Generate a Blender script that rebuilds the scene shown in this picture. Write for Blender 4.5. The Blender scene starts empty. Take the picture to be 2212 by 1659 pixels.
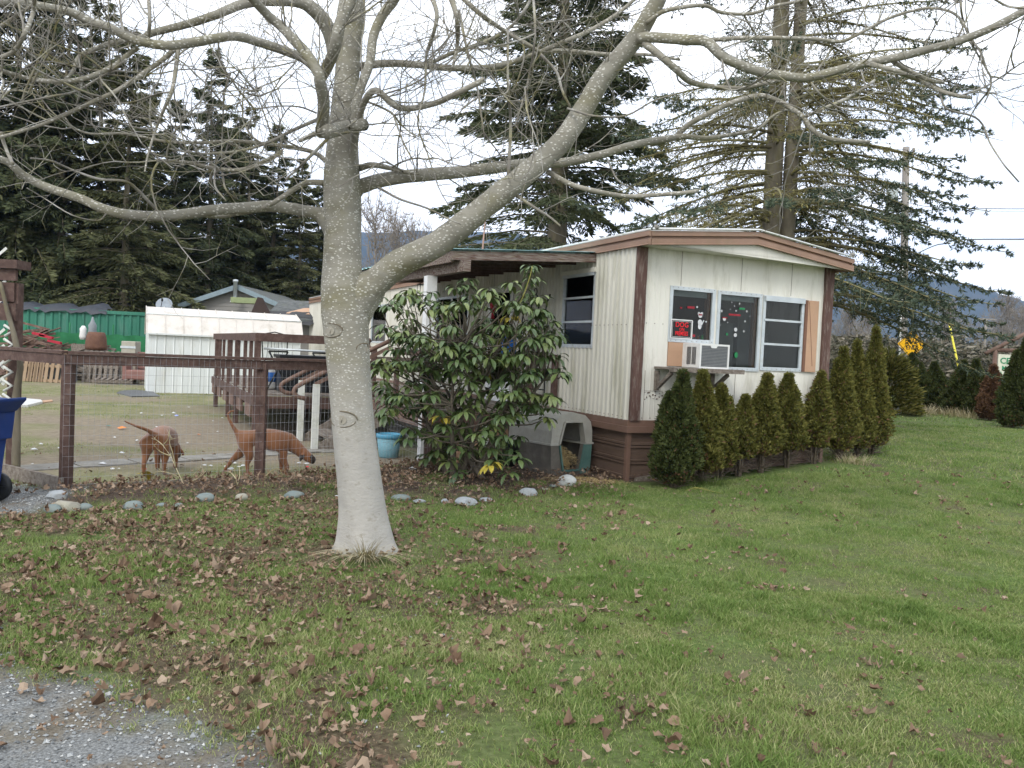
import bpy, math, random
import numpy as np
from mathutils import Vector, Matrix
random.seed(7); rng = np.random.default_rng(7)
scene = bpy.context.scene
HAZE = 1.3e-4
# ---------------------------------------------------------------- camera
PITCH, ROLL, FP = .0376, .045, 1796.0          # focal length in units of a 2212 px wide picture
_F = Vector((0, math.cos(PITCH), -math.sin(PITCH))); _U0 = Vector((0, math.sin(PITCH), math.cos(PITCH))); _R0 = Vector((1, 0, 0))
_R = _R0*math.cos(ROLL) + _U0*math.sin(ROLL); _U = -_R0*math.sin(ROLL) + _U0*math.cos(ROLL)
CAM = Vector((0, 0, 1.5))
cd = bpy.data.cameras.new('camera'); cam = bpy.data.objects.new('camera', cd); scene.collection.objects.link(cam)
cam.matrix_world = Matrix(((_R.x, _U.x, -_F.x, 0), (_R.y, _U.y, -_F.y, 0), (_R.z, _U.z, -_F.z, 1.5), (0, 0, 0, 1)))
cd.sensor_width = 36; cd.lens = 36*FP/2212; cd.clip_end = 9000; cd.clip_start = .05
scene.camera = cam
# ---------------------------------------------------------------- sky, sun, exposure
SUN_EL, SUN_AZ = math.radians(42), math.radians(200)      # azimuth clockwise from +Y
w = bpy.data.worlds.new("World"); scene.world = w; w.use_nodes = True
nt = w.node_tree; nt.nodes.clear()
def N(nt, t, **k):
    n = nt.nodes.new(t)
    for a, b in k.items(): setattr(n, a, b)
    return n
out = N(nt, 'ShaderNodeOutputWorld'); bg = N(nt, 'ShaderNodeBackground'); bg.inputs[1].default_value = .1
sky = N(nt, 'ShaderNodeTexSky', sky_type='NISHITA', sun_disc=False, sun_elevation=SUN_EL, sun_rotation=SUN_AZ, altitude=50, air_density=1.2, dust_density=2.5)
tc = N(nt, 'ShaderNodeTexCoord'); mp = N(nt, 'ShaderNodeMapping'); mp.inputs['Scale'].default_value = (1.6, 1.6, 9)
nz = N(nt, 'ShaderNodeTexNoise'); nz.inputs['Scale'].default_value = 1.3; nz.inputs['Detail'].default_value = 5
rp = N(nt, 'ShaderNodeValToRGB'); rp.color_ramp.elements[0].position = .3; rp.color_ramp.elements[0].color = (9.0, 9.8, 11.0, 1)
rp.color_ramp.elements[1].position = .62; rp.color_ramp.elements[1].color = (13.4, 13.6, 13.9, 1)
mx = N(nt, 'ShaderNodeMix', data_type='RGBA'); mx.inputs[0].default_value = .93
nt.links.new(tc.outputs['Generated'], mp.inputs[0]); nt.links.new(mp.outputs[0], nz.inputs['Vector']); nt.links.new(nz.outputs[0], rp.inputs[0])
nt.links.new(sky.outputs[0], mx.inputs[6]); nt.links.new(rp.outputs[0], mx.inputs[7]); nt.links.new(mx.outputs[2], bg.inputs[0]); nt.links.new(bg.outputs[0], out.inputs[0])
sl = bpy.data.lights.new('sun', 'SUN'); sl.energy = 1.1; sl.angle = math.radians(18); sl.color = (1, .97, .92)
so = bpy.data.objects.new('sun', sl); scene.collection.objects.link(so)
sd = Vector((math.sin(SUN_AZ)*math.cos(SUN_EL), math.cos(SUN_AZ)*math.cos(SUN_EL), math.sin(SUN_EL)))
so.rotation_euler = (-sd).to_track_quat('-Z', 'Y').to_euler()
vs = scene.view_settings; vs.view_transform = 'Standard'; vs.look = 'None'; vs.exposure = 0.70; vs.gamma = 1; vs.use_curve_mapping = False
# ---------------------------------------------------------------- geometry of the view, used to place things at their real distance
def ray(u, v): return _F + _R*((u-1106)/FP) + _U*((829.5-v)/FP)
def at(u, v, Y): d = ray(u, v); return CAM + d*(Y/d.y)
def sm(t): t = np.clip(t, 0, 1); return t*t*(3-2*t)
def vn(x, y, s, seed=0):
    x = np.asarray(x, float)/s; y = np.asarray(y, float)/s
    xi = np.floor(x).astype(np.int64); yi = np.floor(y).astype(np.int64); fx = sm(x-xi); fy = sm(y-yi)
    def hsh(a, b):
        n = (a*374761393 + b*668265263 + seed*1274126177) & 0x7fffffff
        n = ((n ^ (n >> 13))*1274126177) & 0x7fffffff
        return ((n ^ (n >> 16)) & 0xffff)/65535.0
    return (hsh(xi, yi)*(1-fx)+hsh(xi+1, yi)*fx)*(1-fy) + (hsh(xi, yi+1)*(1-fx)+hsh(xi+1, yi+1)*fx)*fy
def fb(x, y, s, seed=0, o=3):
    r = 0; a = 1; t = 0
    for i in range(o): r = r + a*vn(x, y, s/2**i, seed+i*17); t += a; a *= .5
    return r/t
def frontline(x):      # the line of stones that bounds the leaf bed
    return np.interp(x, [-5, -3.9, -3.3, -2.8, -2.1, -1.3, -.4, .25, .8, 1.4, 2.2], [6.9, 7.0, 7.35, 7.7, 8.1, 8.2, 8.3, 8.8, 9.6, 9.9, 10.0])
def backline(x):       # the fence
    return np.interp(x, [-5, -4.19, -2.65, -1.2, 1.5, 2.2], [7.6, 7.85, 8.87, 10.6, 11.5, 10.2])
def bedmask(x, y):
    d = np.minimum(y-frontline(x), backline(x)-y) + .25*(fb(x, y, .6, 3)-.5)
    return sm(d/.25+.3)*sm((x+4.4)/.4)*sm((2.0-x)/.3)
def h(x, y):
    x = np.asarray(x, float); y = np.asarray(y, float)
    r = .2*sm((x-1.2)/3.6)*sm((y-7.5)/4) + .012*np.clip(y-13, 0, 16)*sm((x-1)/6)
    r = r + .05*bedmask(x, y)*sm((.3-x)/.8) + .02*(fb(x, y, 1.1, 5)-.5)*sm((60-y)/20)
    return r
def gh(u, v):
    z = 0.0
    for _ in range(8):
        d = ray(u, v); P = CAM + d*((z-1.5)/d.z); z = float(h(P.x, P.y))
    return Vector((P.x, P.y, z))
# ---------------------------------------------------------------- scene helpers
COL = scene.collection
def tag(o, label=None, cat=None, group=None, kind=None):
    if label: o['label'] = label
    if cat: o['category'] = cat
    if group: o['group'] = group
    if kind: o['kind'] = kind
    return o
def empty(name, loc=(0, 0, 0), rz=0, label=None, cat=None, group=None):
    o = bpy.data.objects.new(name, None); COL.objects.link(o); o.location = loc; o.rotation_euler = (0, 0, rz); o.empty_display_size = .1
    return tag(o, label, cat, group)
class MB:
    def __init__(s): s.v = []; s.f = []; s.sm = []; s.r = []; s.mi = []; s.cur = 0
    def add(s, vs, fs, smooth=False, r=0.0):
        o = len(s.v); s.v += [tuple(p) for p in vs]; s.f += [tuple(i+o for i in f) for f in fs]; s.sm += [smooth]*len(fs); s.r += [r]*len(fs); s.mi += [s.cur]*len(fs); return s
    def box(s, a, b, M=None, bev=0):
        x0, y0, z0 = a; x1, y1, z1 = b
        vs = [Vector(p) for p in ((x0,y0,z0),(x1,y0,z0),(x1,y1,z0),(x0,y1,z0),(x0,y0,z1),(x1,y0,z1),(x1,y1,z1),(x0,y1,z1))]
        if M: vs = [M @ p for p in vs]
        return s.add(vs, [(0,3,2,1),(4,5,6,7),(0,1,5,4),(1,2,6,5),(2,3,7,6),(3,0,4,7)], r=random.random())
    def bar(s, p, q, wd, ht, up=(0, 0, 1), roll=0):        # box from p to q
        p = Vector(p); q = Vector(q); d = (q-p); L = d.length; d.normalize(); u = Vector(up)
        x = d.cross(u)
        if x.length < 1e-4: x = Vector((1, 0, 0))
        x.normalize(); z = x.cross(d)
        c = []
        for t in (0, L):
            for a, b in ((-1,-1),(1,-1),(1,1),(-1,1)): c.append(p + d*t + x*(a*wd/2) + z*(b*ht/2))
        return s.add(c, [(0,3,2,1)[::-1],(4,5,6,7)[::-1],(0,1,5,4)[::-1],(1,2,6,5)[::-1],(2,3,7,6)[::-1],(3,0,4,7)[::-1]], r=random.random())
    def tube(s, pts, rad, n=6, cap=True, smooth=True, jit=0):
        pts = [Vector(p) for p in pts]; k = len(pts)
        if not hasattr(rad, '__len__'): rad = [rad]*k
        t = (pts[1]-pts[0]).normalized(); ref = Vector((0, 0, 1)) if abs(t.z) < .9 else Vector((1, 0, 0))
        x = t.cross(ref).normalized(); vs = []; fs = []
        for i, p in enumerate(pts):
            a = pts[min(i+1, k-1)]-pts[max(i-1, 0)]
            if a.length > 1e-9: t = a.normalized()
            x = (x - t*x.dot(t)); x = x.normalized() if x.length > 1e-6 else t.orthogonal().normalized()
            y = t.cross(x)
            for j in range(n):
                th = 2*math.pi*j/n; rr = rad[i]*(1+(random.uniform(-jit, jit) if jit else 0))
                vs.append(p + x*(rr*math.cos(th)) + y*(rr*math.sin(th)))
        for i in range(k-1):
            for j in range(n): fs.append((i*n+j, i*n+(j+1) % n, (i+1)*n+(j+1) % n, (i+1)*n+j))
        if cap: fs.append(tuple(range(n))[::-1]); fs.append(tuple((k-1)*n+j for j in range(n)))
        return s.add(vs, fs, smooth, random.random())
    def lathe(s, prof, c=(0, 0, 0), n=20, M=None, smooth=True):
        vs = []; fs = []; k = len(prof)
        for (r, z) in prof:
            for j in range(n): th = 2*math.pi*j/n; vs.append(Vector((c[0]+r*math.cos(th), c[1]+r*math.sin(th), c[2]+z)))
        for i in range(k-1):
            for j in range(n): fs.append((i*n+j, i*n+(j+1) % n, (i+1)*n+(j+1) % n, (i+1)*n+j))
        fs.append(tuple(range(n))[::-1]); fs.append(tuple((k-1)*n+j for j in range(n)))
        if M: vs = [M @ p for p in vs]
        return s.add(vs, fs, smooth, random.random())
    def prism(s, poly, axis, a, b, M=None):   # poly: 2-D outline, extruded along axis from a to b
        n = len(poly); vs = []
        for t in (a, b):
            for (p, q) in poly: vs.append(Vector({'x': (t, p, q), 'y': (p, t, q), 'z': (p, q, t)}[axis]))
        if M: vs = [M @ p for p in vs]
        return s.add(vs, [tuple(range(n))[::-1], tuple(range(n, 2*n))] + [(i, (i+1) % n, n+(i+1) % n, n+i) for i in range(n)], r=random.random())
    def build(s, name, mat, parent=None, loc=None, bevel=0):
        me = bpy.data.meshes.new(name); me.from_pydata(s.v, [], s.f)
        me.polygons.foreach_set('use_smooth', s.sm); me.polygons.foreach_set('material_index', s.mi)
        for x in (mat if isinstance(mat, (list, tuple)) else [mat]): me.materials.append(x)
        at_ = me.attributes.new('rnd', 'FLOAT', 'FACE'); at_.data.foreach_set('value', np.array(s.r, 'f'))
        me.validate(); me.update()
        import bmesh
        bm = bmesh.new(); bm.from_mesh(me); bmesh.ops.recalc_face_normals(bm, faces=bm.faces); bm.to_mesh(me); bm.free()
        o = bpy.data.objects.new(name, me); COL.objects.link(o)
        if parent: o.parent = parent
        if loc: o.location = loc
        if bevel:
            m = o.modifiers.new('bevel', 'BEVEL'); m.width = bevel; m.segments = 2; m.limit_method = 'ANGLE'
        return o
def npmesh(name, V, Fc, mat, rnd=None, parent=None, smooth=False, attrs=None):
    """V (n,3) floats, Fc (m,k) ints: fast mesh; rnd per face"""
    me = bpy.data.meshes.new(name); V = np.ascontiguousarray(V, 'f'); Fc = np.ascontiguousarray(Fc, 'i'); m, k = Fc.shape
    me.vertices.add(len(V)); me.vertices.foreach_set('co', V.ravel())
    me.loops.add(m*k); me.loops.foreach_set('vertex_index', Fc.ravel())
    me.polygons.add(m); me.polygons.foreach_set('loop_start', np.arange(m, dtype='i')*k)
    me.polygons.foreach_set('use_smooth', np.full(m, smooth))
    me.update(calc_edges=True)
    if rnd is not None:
        a = me.attributes.new('rnd', 'FLOAT', 'FACE'); a.data.foreach_set('value', np.asarray(rnd, 'f'))
    for nm, val in (attrs or {}).items():
        a = me.attributes.new(nm, 'FLOAT', 'POINT'); a.data.foreach_set('value', np.asarray(val, 'f'))
    mats = mat if isinstance(mat, (list, tuple)) else [mat]
    for x in mats: me.materials.append(x)
    o = bpy.data.objects.new(name, me); COL.objects.link(o)
    if parent: o.parent = parent
    return o
def tree_copy(o, parent=None):
    c = o.copy(); COL.objects.link(c)
    if parent: c.parent = parent
    for ch in [x for x in bpy.data.objects if x.parent == o]: tree_copy(ch, c)
    return c
# ---------------------------------------------------------------- materials
def ramp(nt, src, stops):
    r = N(nt, 'ShaderNodeValToRGB'); e = r.color_ramp.elements
    while len(e) < len(stops): e.new(.5)
    for i, (p, c) in enumerate(stops): e[i].position = p; e[i].color = (*c, 1)
    nt.links.new(src, r.inputs[0]); return r.outputs[0]
def mat(name, stops, scale=8, rough=.75, bump=.15, bscale=None, stretch=(1, 1, 1), detail=6, rnd=0, spec=.3, metal=0, coord='Object', dirt=None, trans=0, bdist=.01):
    m = bpy.data.materials.new(name); m.use_nodes = True; nt = m.node_tree; b = nt.nodes['Principled BSDF']
    if not isinstance(stops[0], (list, tuple)): c = stops; stops = [(.3, tuple(x*.85 for x in c)), (.7, tuple(min(1, x*1.12) for x in c))]
    tcn = N(nt, 'ShaderNodeTexCoord'); mpn = N(nt, 'ShaderNodeMapping'); mpn.inputs['Scale'].default_value = stretch
    nt.links.new(tcn.outputs[coord], mpn.inputs[0])
    no = N(nt, 'ShaderNodeTexNoise'); no.inputs['Scale'].default_value = scale; no.inputs['Detail'].default_value = detail; no.inputs['Roughness'].default_value = .6
    nt.links.new(mpn.outputs[0], no.inputs['Vector']); src = no.outputs[0]
    if rnd:
        a = N(nt, 'ShaderNodeAttribute', attribute_name='rnd'); mm = N(nt, 'ShaderNodeMix', data_type='FLOAT'); mm.inputs[0].default_value = rnd
        nt.links.new(src, mm.inputs[2]); nt.links.new(a.outputs['Fac'], mm.inputs[3]); src = mm.outputs[0]
    col = ramp(nt, src, stops)
    if dirt:      # (colour, amount, scale): blotches of weathering
        d = N(nt, 'ShaderNodeTexNoise'); d.inputs['Scale'].default_value = dirt[2]; d.inputs['Detail'].default_value = 8; d.inputs['Roughness'].default_value = .7
        nt.links.new(mpn.outputs[0], d.inputs['Vector'])
        f = ramp(nt, d.outputs[0], [(.5, (0, 0, 0)), (.72, (dirt[1],)*3)])
        mm = N(nt, 'ShaderNodeMix', data_type='RGBA'); nt.links.new(f, mm.inputs[0]); nt.links.new(col, mm.inputs[6]); mm.inputs[7].default_value = (*dirt[0], 1); col = mm.outputs[2]
    nt.links.new(col, b.inputs['Base Color'])
    b.inputs['Roughness'].default_value = rough; b.inputs['Specular IOR Level'].default_value = spec; b.inputs['Metallic'].default_value = metal
    if bump:
        n2 = N(nt, 'ShaderNodeTexNoise'); n2.inputs['Scale'].default_value = bscale or scale*4; n2.inputs['Detail'].default_value = 5; nt.links.new(mpn.outputs[0], n2.inputs['Vector'])
        bm = N(nt, 'ShaderNodeBump'); bm.inputs['Strength'].default_value = bump; bm.inputs['Distance'].default_value = bdist
        nt.links.new(n2.outputs[0], bm.inputs['Height']); nt.links.new(bm.outputs[0], b.inputs['Normal'])
    if trans:
        tr = N(nt, 'ShaderNodeBsdfTranslucent'); nt.links.new(col, tr.inputs[0]); ms = N(nt, 'ShaderNodeMixShader'); ms.inputs[0].default_value = trans
        o = nt.nodes['Material Output']; nt.links.new(b.outputs[0], ms.inputs[1]); nt.links.new(tr.outputs[0], ms.inputs[2]); nt.links.new(ms.outputs[0], o.inputs[0])
    return m
M = {}
M['cream'] = mat('cream_siding', [(.3, (.60, .58, .51)), (.7, (.72, .70, .63))], 1.3, .55, .12, 60, (1, 1, .25), dirt=((.34, .32, .23), .7, 3.5))
M['cream_old'] = mat('corrugated_siding', [(.3, (.53, .51, .44)), (.7, (.65, .63, .55))], 2.0, .5, .1, 40, (1, 1, .12), dirt=((.28, .27, .18), .75, 4.5))
M['fascia'] = mat('fascia_brown', [(.3, (.235, .145, .10)), (.7, (.30, .19, .135))], 3, .5, .1, 60, dirt=((.17, .13, .07), .5, 3.5))
M['groove'] = mat('fascia_groove', (.07, .035, .02), 9, .8, 0)
M['postbrown'] = mat('weathered_brown_post', [(.35, (.078, .041, .033)), (.65, (.12, .068, .055))], 4, .8, .4, 30, (3, 3, .5), dirt=((.34, .30, .25), .6, 9.0))
M['skirt'] = mat('brown_skirting', [(.3, (.10, .067, .05)), (.7, (.16, .108, .083))], 3, .6, .15, 30, (.4, .4, 2), dirt=((.07, .05, .035), .6, 5))
M['skirttrim'] = mat('brown_skirting_trim', (.175, .105, .078), 3, .55, .15, dirt=((.12, .08, .05), .6, 5))
M['alu'] = mat('aluminium_frame', [(.3, (.42, .46, .48)), (.7, (.58, .62, .64))], 6, .42, .05, spec=.5, metal=.25, dirt=((.25, .24, .2), .6, 12))
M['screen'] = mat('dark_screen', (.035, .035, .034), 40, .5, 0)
M['tan'] = mat('tan_board', [(.35, (.42, .26, .165)), (.65, (.47, .295, .19))], 3, .65, .1, dirt=((.3, .2, .13), .5, 6))
M['tandark'] = mat('shutter_edge', (.17, .085, .055), 8, .7)
M['white'] = mat('white_paint', [(.3, (.66, .67, .66)), (.7, (.74, .74, .73))], 5, .5, .08, dirt=((.4, .38, .3), .4, 6))
M['roofwhite'] = mat('white_roof_coating', [(.3, (.62, .63, .62)), (.7, (.76, .77, .77))], 3, .6, .3, 20, dirt=((.22, .25, .12), .75, 3))
M['wood'] = mat('weathered_grey_wood', [(.35, (.13, .105, .085)), (.65, (.27, .235, .2))], 3, .85, .5, 30, (8, 1, 8), dirt=((.06, .05, .03), .6, 7))
M['redwood'] = mat('brown_stained_wood', [(.35, (.068, .04, .032)), (.65, (.112, .067, .055))], 3, .75, .3, 30, (3, 3, 3), dirt=((.17, .135, .105), .5, 6))
M['redwood2'] = mat('faded_red_wood', [(.35, (.12, .073, .056)), (.65, (.175, .11, .085))], 4, .8, .3, 30, dirt=((.28, .22, .17), .6, 8))
M['dark'] = mat('dark_void', (.015, .014, .013), 10, .9, 0)
M['black'] = mat('black_plastic', (.018, .02, .022), 10, .45, .05)
M['iron'] = mat('black_iron', (.02, .022, .02), 10, .5, .05)
M['white_pl'] = mat('white_plastic', (.68, .68, .66), 9, .4, .03, dirt=((.45, .42, .35), .5, 9))
M['grey_pl'] = mat('grey_fin', (.12, .125, .13), 20, .5, .05)
def flat(name, c, rough=.6, **k): return mat(name, c, 12, rough, .03, **k)
M['red'] = flat('red_lettering', (.75, .02, .03)); M['signblack'] = flat('black_sign_face', (.012, .012, .012), .35)
M['sticker'] = flat('white_sticker', (.55, .56, .56)); M['pinkred'] = flat('red_sticker', (.28, .02, .03)); M['green_st'] = flat('green_sticker', (.02, .2, .07))
M['blind'] = mat('window_blind', (.42, .45, .45), 4, .6); M['jamb'] = mat('brown_jamb', (.22, .10, .05), 5, .5)
M['lilac'] = mat('grey_curtain', (.30, .31, .31), 3, .8)
# glass: sees through a little, reflects the bright sky
g = bpy.data.materials.new('window_glass'); g.use_nodes = True; _n = g.node_tree; _b = _n.nodes['Principled BSDF']; _o = _n.nodes['Material Output']
_t = N(_n, 'ShaderNodeBsdfTransparent'); _t.inputs[0].default_value = (.68, .71, .70, 1); _gl = N(_n, 'ShaderNodeBsdfGlossy'); _gl.inputs['Roughness'].default_value = .03
_fr = N(_n, 'ShaderNodeFresnel'); _fr.inputs[0].default_value = 1.28; _ms = N(_n, 'ShaderNodeMixShader')
_n.links.new(_fr.outputs[0], _ms.inputs[0]); _n.links.new(_t.outputs[0], _ms.inputs[1]); _n.links.new(_gl.outputs[0], _ms.inputs[2]); _n.links.new(_ms.outputs[0], _o.inputs[0]); M['glass'] = g
def text_mesh(body, name, size, mat_, parent, Mx, depth=.004, sx=1.0, bold=.0):
    cu = bpy.data.curves.new(name, 'FONT'); cu.body = body; cu.size = size; cu.align_x = 'CENTER'; cu.align_y = 'CENTER'; cu.extrude = depth/2; cu.offset = bold; cu.resolution_u = 3
    tmp = bpy.data.objects.new('tmp', cu); COL.objects.link(tmp); dg = bpy.context.evaluated_depsgraph_get(); me = bpy.data.meshes.new_from_object(tmp.evaluated_get(dg)); bpy.data.objects.remove(tmp)
    me.transform(Matrix.Diagonal((sx, 1, 1, 1))); me.transform(Mx); me.materials.clear(); me.materials.append(mat_)
    o = bpy.data.objects.new(name, me); COL.objects.link(o); o.parent = parent; return o
# ================================================================ GROUND
def axis_pts(lo, hi, fine_lo, fine_hi, fine, grow=1.25):
    a = list(np.arange(fine_lo, fine_hi, fine)); s = fine
    while a[-1] < hi: s *= grow; a.append(a[-1]+s)
    s = fine
    while a[0] > lo: s *= grow; a.insert(0, a[0]-s)
    return np.array(a)
gx = axis_pts(-3500, 3500, -7, 8, .06); gy = axis_pts(-200, 3500, 1.8, 13, .06)
GX, GY = np.meshgrid(gx, gy); V = np.stack([GX, GY, h(GX, GY)], -1).reshape(-1, 3); nx, ny = len(gx), len(gy)
I = (np.arange(ny-1)[:, None]*nx + np.arange(nx-1)[None]).ravel(); Fc = np.stack([I, I+1, I+nx+1, I+nx], 1)
def gravelmask(x, y):
    n = fb(x, y, .5, 40)-.5; n2 = fb(x, y, .16, 41)-.5
    a, b = np.array([-2.15, 3.62]), np.array([-.72, 2.72]); d = (b-a)/np.linalg.norm(b-a)
    dist = (x-a[0])*d[1] - (y-a[1])*d[0]            # positive to the lower right of the line
    m1 = sm((-dist if False else ((a[1]-y)*d[0] + (x-a[0])*d[1]))/.5 + .4 + 1.5*n + .8*n2)
    m2 = sm((-3.95-x)/.25+.5+n)*sm((y-6.6)/.4+n)*sm((8.3-y)/.6)
    return np.clip(m1+m2, 0, 1)
def yardmask(x, y): return sm((y-backline(x)-.1)/.3)*sm((-.5-x + (y-10)*.05)/.5+.5)
def dirtpatch(x, y):
    n = fb(x, y, 2.2, 60, 4)-.06; b = .50*np.exp(-(((x+4.6)/2.2)**2+((y-13.5)/3.2)**2)) + .35*np.exp(-(((x+1.7)/1.6)**2+((y-10.2)/1.2)**2)) + .25*np.exp(-(((x+8)/4)**2+((y-18.5)/2)**2))
    return np.clip(sm((n+b-.52)/.22), 0, 1)
def thatch(x, y):      # worn, leaf littered ground: strong on the left, near the gravel and round the trunk
    n = .55*fb(x, y, .7, 71, 4)+.45*fb(x, y, .26, 73, 3); left = sm((1.3-x)/3.4); near_g = np.exp(-(((x+1.1)/1.0)**2+((y-3.5)/.8)**2)); return np.clip(sm((n-.615+.14*left+.2*near_g)/.13), 0, 1)
gm = gravelmask(V[:, 0], V[:, 1]); bm_ = bedmask(V[:, 0], V[:, 1]); ym = yardmask(V[:, 0], V[:, 1]); dp = dirtpatch(V[:, 0], V[:, 1])*ym
# ---- ground material
gmat = bpy.data.materials.new('ground_surface'); gmat.use_nodes = True; nt = gmat.node_tree; b = nt.nodes['Principled BSDF']; b.inputs['Roughness'].default_value = .95; b.inputs['Specular IOR Level'].default_value = .1
tcn = N(nt, 'ShaderNodeTexCoord')
def nse(s, d=6, r=.65):
    n = N(nt, 'ShaderNodeTexNoise'); n.inputs['Scale'].default_value = s; n.inputs['Detail'].default_value = d; n.inputs['Roughness'].default_value = r; nt.links.new(tcn.outputs['Object'], n.inputs['Vector']); return n.outputs[0]
def att(n_): return N(nt, 'ShaderNodeAttribute', attribute_name=n_).outputs['Fac']
def mixc(f, a, b_):
    m = N(nt, 'ShaderNodeMix', data_type='RGBA'); nt.links.new(f, m.inputs[0]); nt.links.new(a, m.inputs[6]); nt.links.new(b_, m.inputs[7]); return m.outputs[2]
turf = ramp(nt, nse(26), [(.3, (.05, .072, .022)), (.5, (.095, .14, .038)), (.7, (.15, .195, .07))])
turf = mixc(ramp(nt, nse(1.1), [(.4, (0, 0, 0)), (.65, (.8,)*3)]), turf, ramp(nt, nse(30), [(.3, (.07, .06, .035)), (.7, (.17, .155, .09))])); turf = mixc(att('thatch'), turf, ramp(nt, nse(38), [(.3, (.05, .038, .025)), (.55, (.12, .095, .06)), (.72, (.22, .19, .12))]))
yard = mixc(ramp(nt, nse(1.4), [(.42, (0, 0, 0)), (.62, (.8,)*3)]), ramp(nt, nse(20), [(.3, (.12, .13, .055)), (.7, (.20, .205, .10))]), ramp(nt, nse(22), [(.3, (.20, .175, .11)), (.7, (.35, .315, .21))]))
soil = ramp(nt, nse(18), [(.3, (.045, .033, .024)), (.55, (.10, .075, .058)), (.75, (.15, .12, .095))])
dirt_ = ramp(nt, nse(9), [(.3, (.165, .135, .10)), (.7, (.285, .24, .175))])
grav = ramp(nt, nse(90, 3), [(.3, (.08, .082, .08)), (.5, (.19, .195, .19)), (.68, (.30, .305, .30))])
c = mixc(att('yard'), turf, yard); c = mixc(att('dirt'), c, dirt_); c = mixc(att('bed'), c, soil); grav = mixc(ramp(nt, nse(2.6), [(.46, (0, 0, 0)), (.62, (.75,)*3)]), grav, ramp(nt, nse(40), [(.3, (.09, .07, .045)), (.7, (.24, .20, .14))])); c = mixc(att('gravel'), c, grav)
nt.links.new(c, b.inputs['Base Color'])
bp = N(nt, 'ShaderNodeBump'); bp.inputs['Strength'].default_value = .8; bp.inputs['Distance'].default_value = .02; nt.links.new(nse(45), bp.inputs['Height']); nt.links.new(bp.outputs[0], b.inputs['Normal'])
ground = npmesh('ground', V, Fc, gmat, smooth=True, attrs=dict(thatch=thatch(V[:, 0], V[:, 1]), gravel=gm, bed=bm_, yard=ym, dirt=dp)); ground['kind'] = 'structure'
# concrete path across the yard
mb = MB(); a = Vector((-5.6, 8.35)); bq = Vector((-2.1, 11.95)); dv = (bq-a).normalized(); nv = Vector((-dv.y, dv.x)); L = (bq-a).length; k = 0
t = 0
while t < L:
    l = .62; ofs = random.uniform(-.04, .04); w1 = .42
    P = [a+dv*t+nv*ofs, a+dv*(t+l-.03)+nv*ofs, a+dv*(t+l-.03)+nv*(ofs+w1), a+dv*t+nv*(ofs+w1)]
    z = .012+random.uniform(0, .012); mb.add([(p.x, p.y, -.05) for p in P]+[(p.x, p.y, z+float(h(p.x, p.y))) for p in P], [(0,3,2,1),(4,5,6,7),(0,1,5,4),(1,2,6,5),(2,3,7,6),(3,0,4,7)]); t += l
M['concrete'] = mat('worn_concrete', [(.3, (.17, .16, .14)), (.7, (.28, .27, .245))], 5, .9, .4, 40, dirt=((.12, .1, .06), .7, 4))
pth = mb.build('path', M['concrete']); pth['kind'] = 'structure'
# ================================================================ MOBILE HOME (local x along the end wall, local y back along the side)
C0 = (1.43, 10.054, 0); TH = math.radians(25)
W = 3.17; LEN = 19.6
home = empty('mobile_home', C0, TH, 'long cream mobile home with brown fascia and skirting behind the row of small hedge trees', 'mobile home')
HM = Matrix.Translation(C0) @ Matrix.Rotation(TH, 4, 'Z')
def L2W(x, y, z=0): return HM @ Vector((x, y, z))
ZB, ZT = .745, 2.86
def panel_wall(openings, x0, x1, z0, z1, y0, y1, mb):      # wall in the xz plane with rectangular holes
    xs = sorted({x0, x1, *[o[0] for o in openings], *[o[1] for o in openings]})
    for i in range(len(xs)-1):
        a, b_ = xs[i], xs[i+1]; m = (a+b_)/2; hs = sorted([(o[2], o[3]) for o in openings if o[0] <= m <= o[1]]); z = z0
        for (p, q) in hs: mb.box((a, y0, z), (b_, y1, p)); z = q
        mb.box((a, y0, z), (b_, y1, z1))
# ribbed end wall: shallow ribs as geometry
def ribbed(mb, x0, x1, z0, z1, pitch, dep, xl, ax='x', sgn=-1, wide=.3):
    n = max(1, round((x1-x0)/pitch)); p = (x1-x0)/n; pts = []
    for i in range(n):
        s = x0+i*p; pts += [(s, 0), (s+p*(1-wide-.2), 0), (s+p*(1-wide-.05), sgn*dep), (s+p*(1-.12), sgn*dep)]
    pts.append((x1, 0)); vs = []
    for (a, d) in pts:
        for z in (z0, z1): vs.append((a, xl+d, z) if ax == 'x' else (xl+d, a, z))
    fs = [(2*i, 2*i+2, 2*i+3, 2*i+1) if ax == 'x' else (2*i, 2*i+1, 2*i+3, 2*i+2) for i in range(len(pts)-1)]
    mb.add(vs, fs)
OP = [(.517, 1.187, 1.42, 2.40), (1.25, 1.945, 1.41, 2.395), (1.99, 2.675, 1.43, 2.385)]
mb = MB()
xs = [.01, .517, 1.187, 1.25, 1.945, 1.99, 2.675, W-.01]
for i in range(len(xs)-1):
    a, b_ = xs[i], xs[i+1]; m = (a+b_)/2; hole = [o for o in OP if o[0] <= m <= o[1]]
    segs = [(ZB, ZT)] if not hole else [(ZB, hole[0][2]), (hole[0][3], ZT)]
    for (p, q) in segs: ribbed(mb, a, b_, p, q, .075, .0035, 0.0, 'x', -1, .12)
panel_wall(OP, .01, W-.01, ZB, ZT, .004, .06, mb)
mb.cur = 1
for x in (.66, 1.60, 2.44):
    mb.box((x, -.0065, 2.42), (x+.004, -.0045, ZT))
for x in (1.585, .2): mb.box((x, -.0065, ZB), (x+.004, -.0045, 1.36))
for x in np.arange(.06, 3.1, .12): 
    for z in (.77, 1.93): 
        if z > 1 and .5 < x < 2.95: continue
        mb.box((x, -.008, z), (x+.009, -.004, z+.009))
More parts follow.
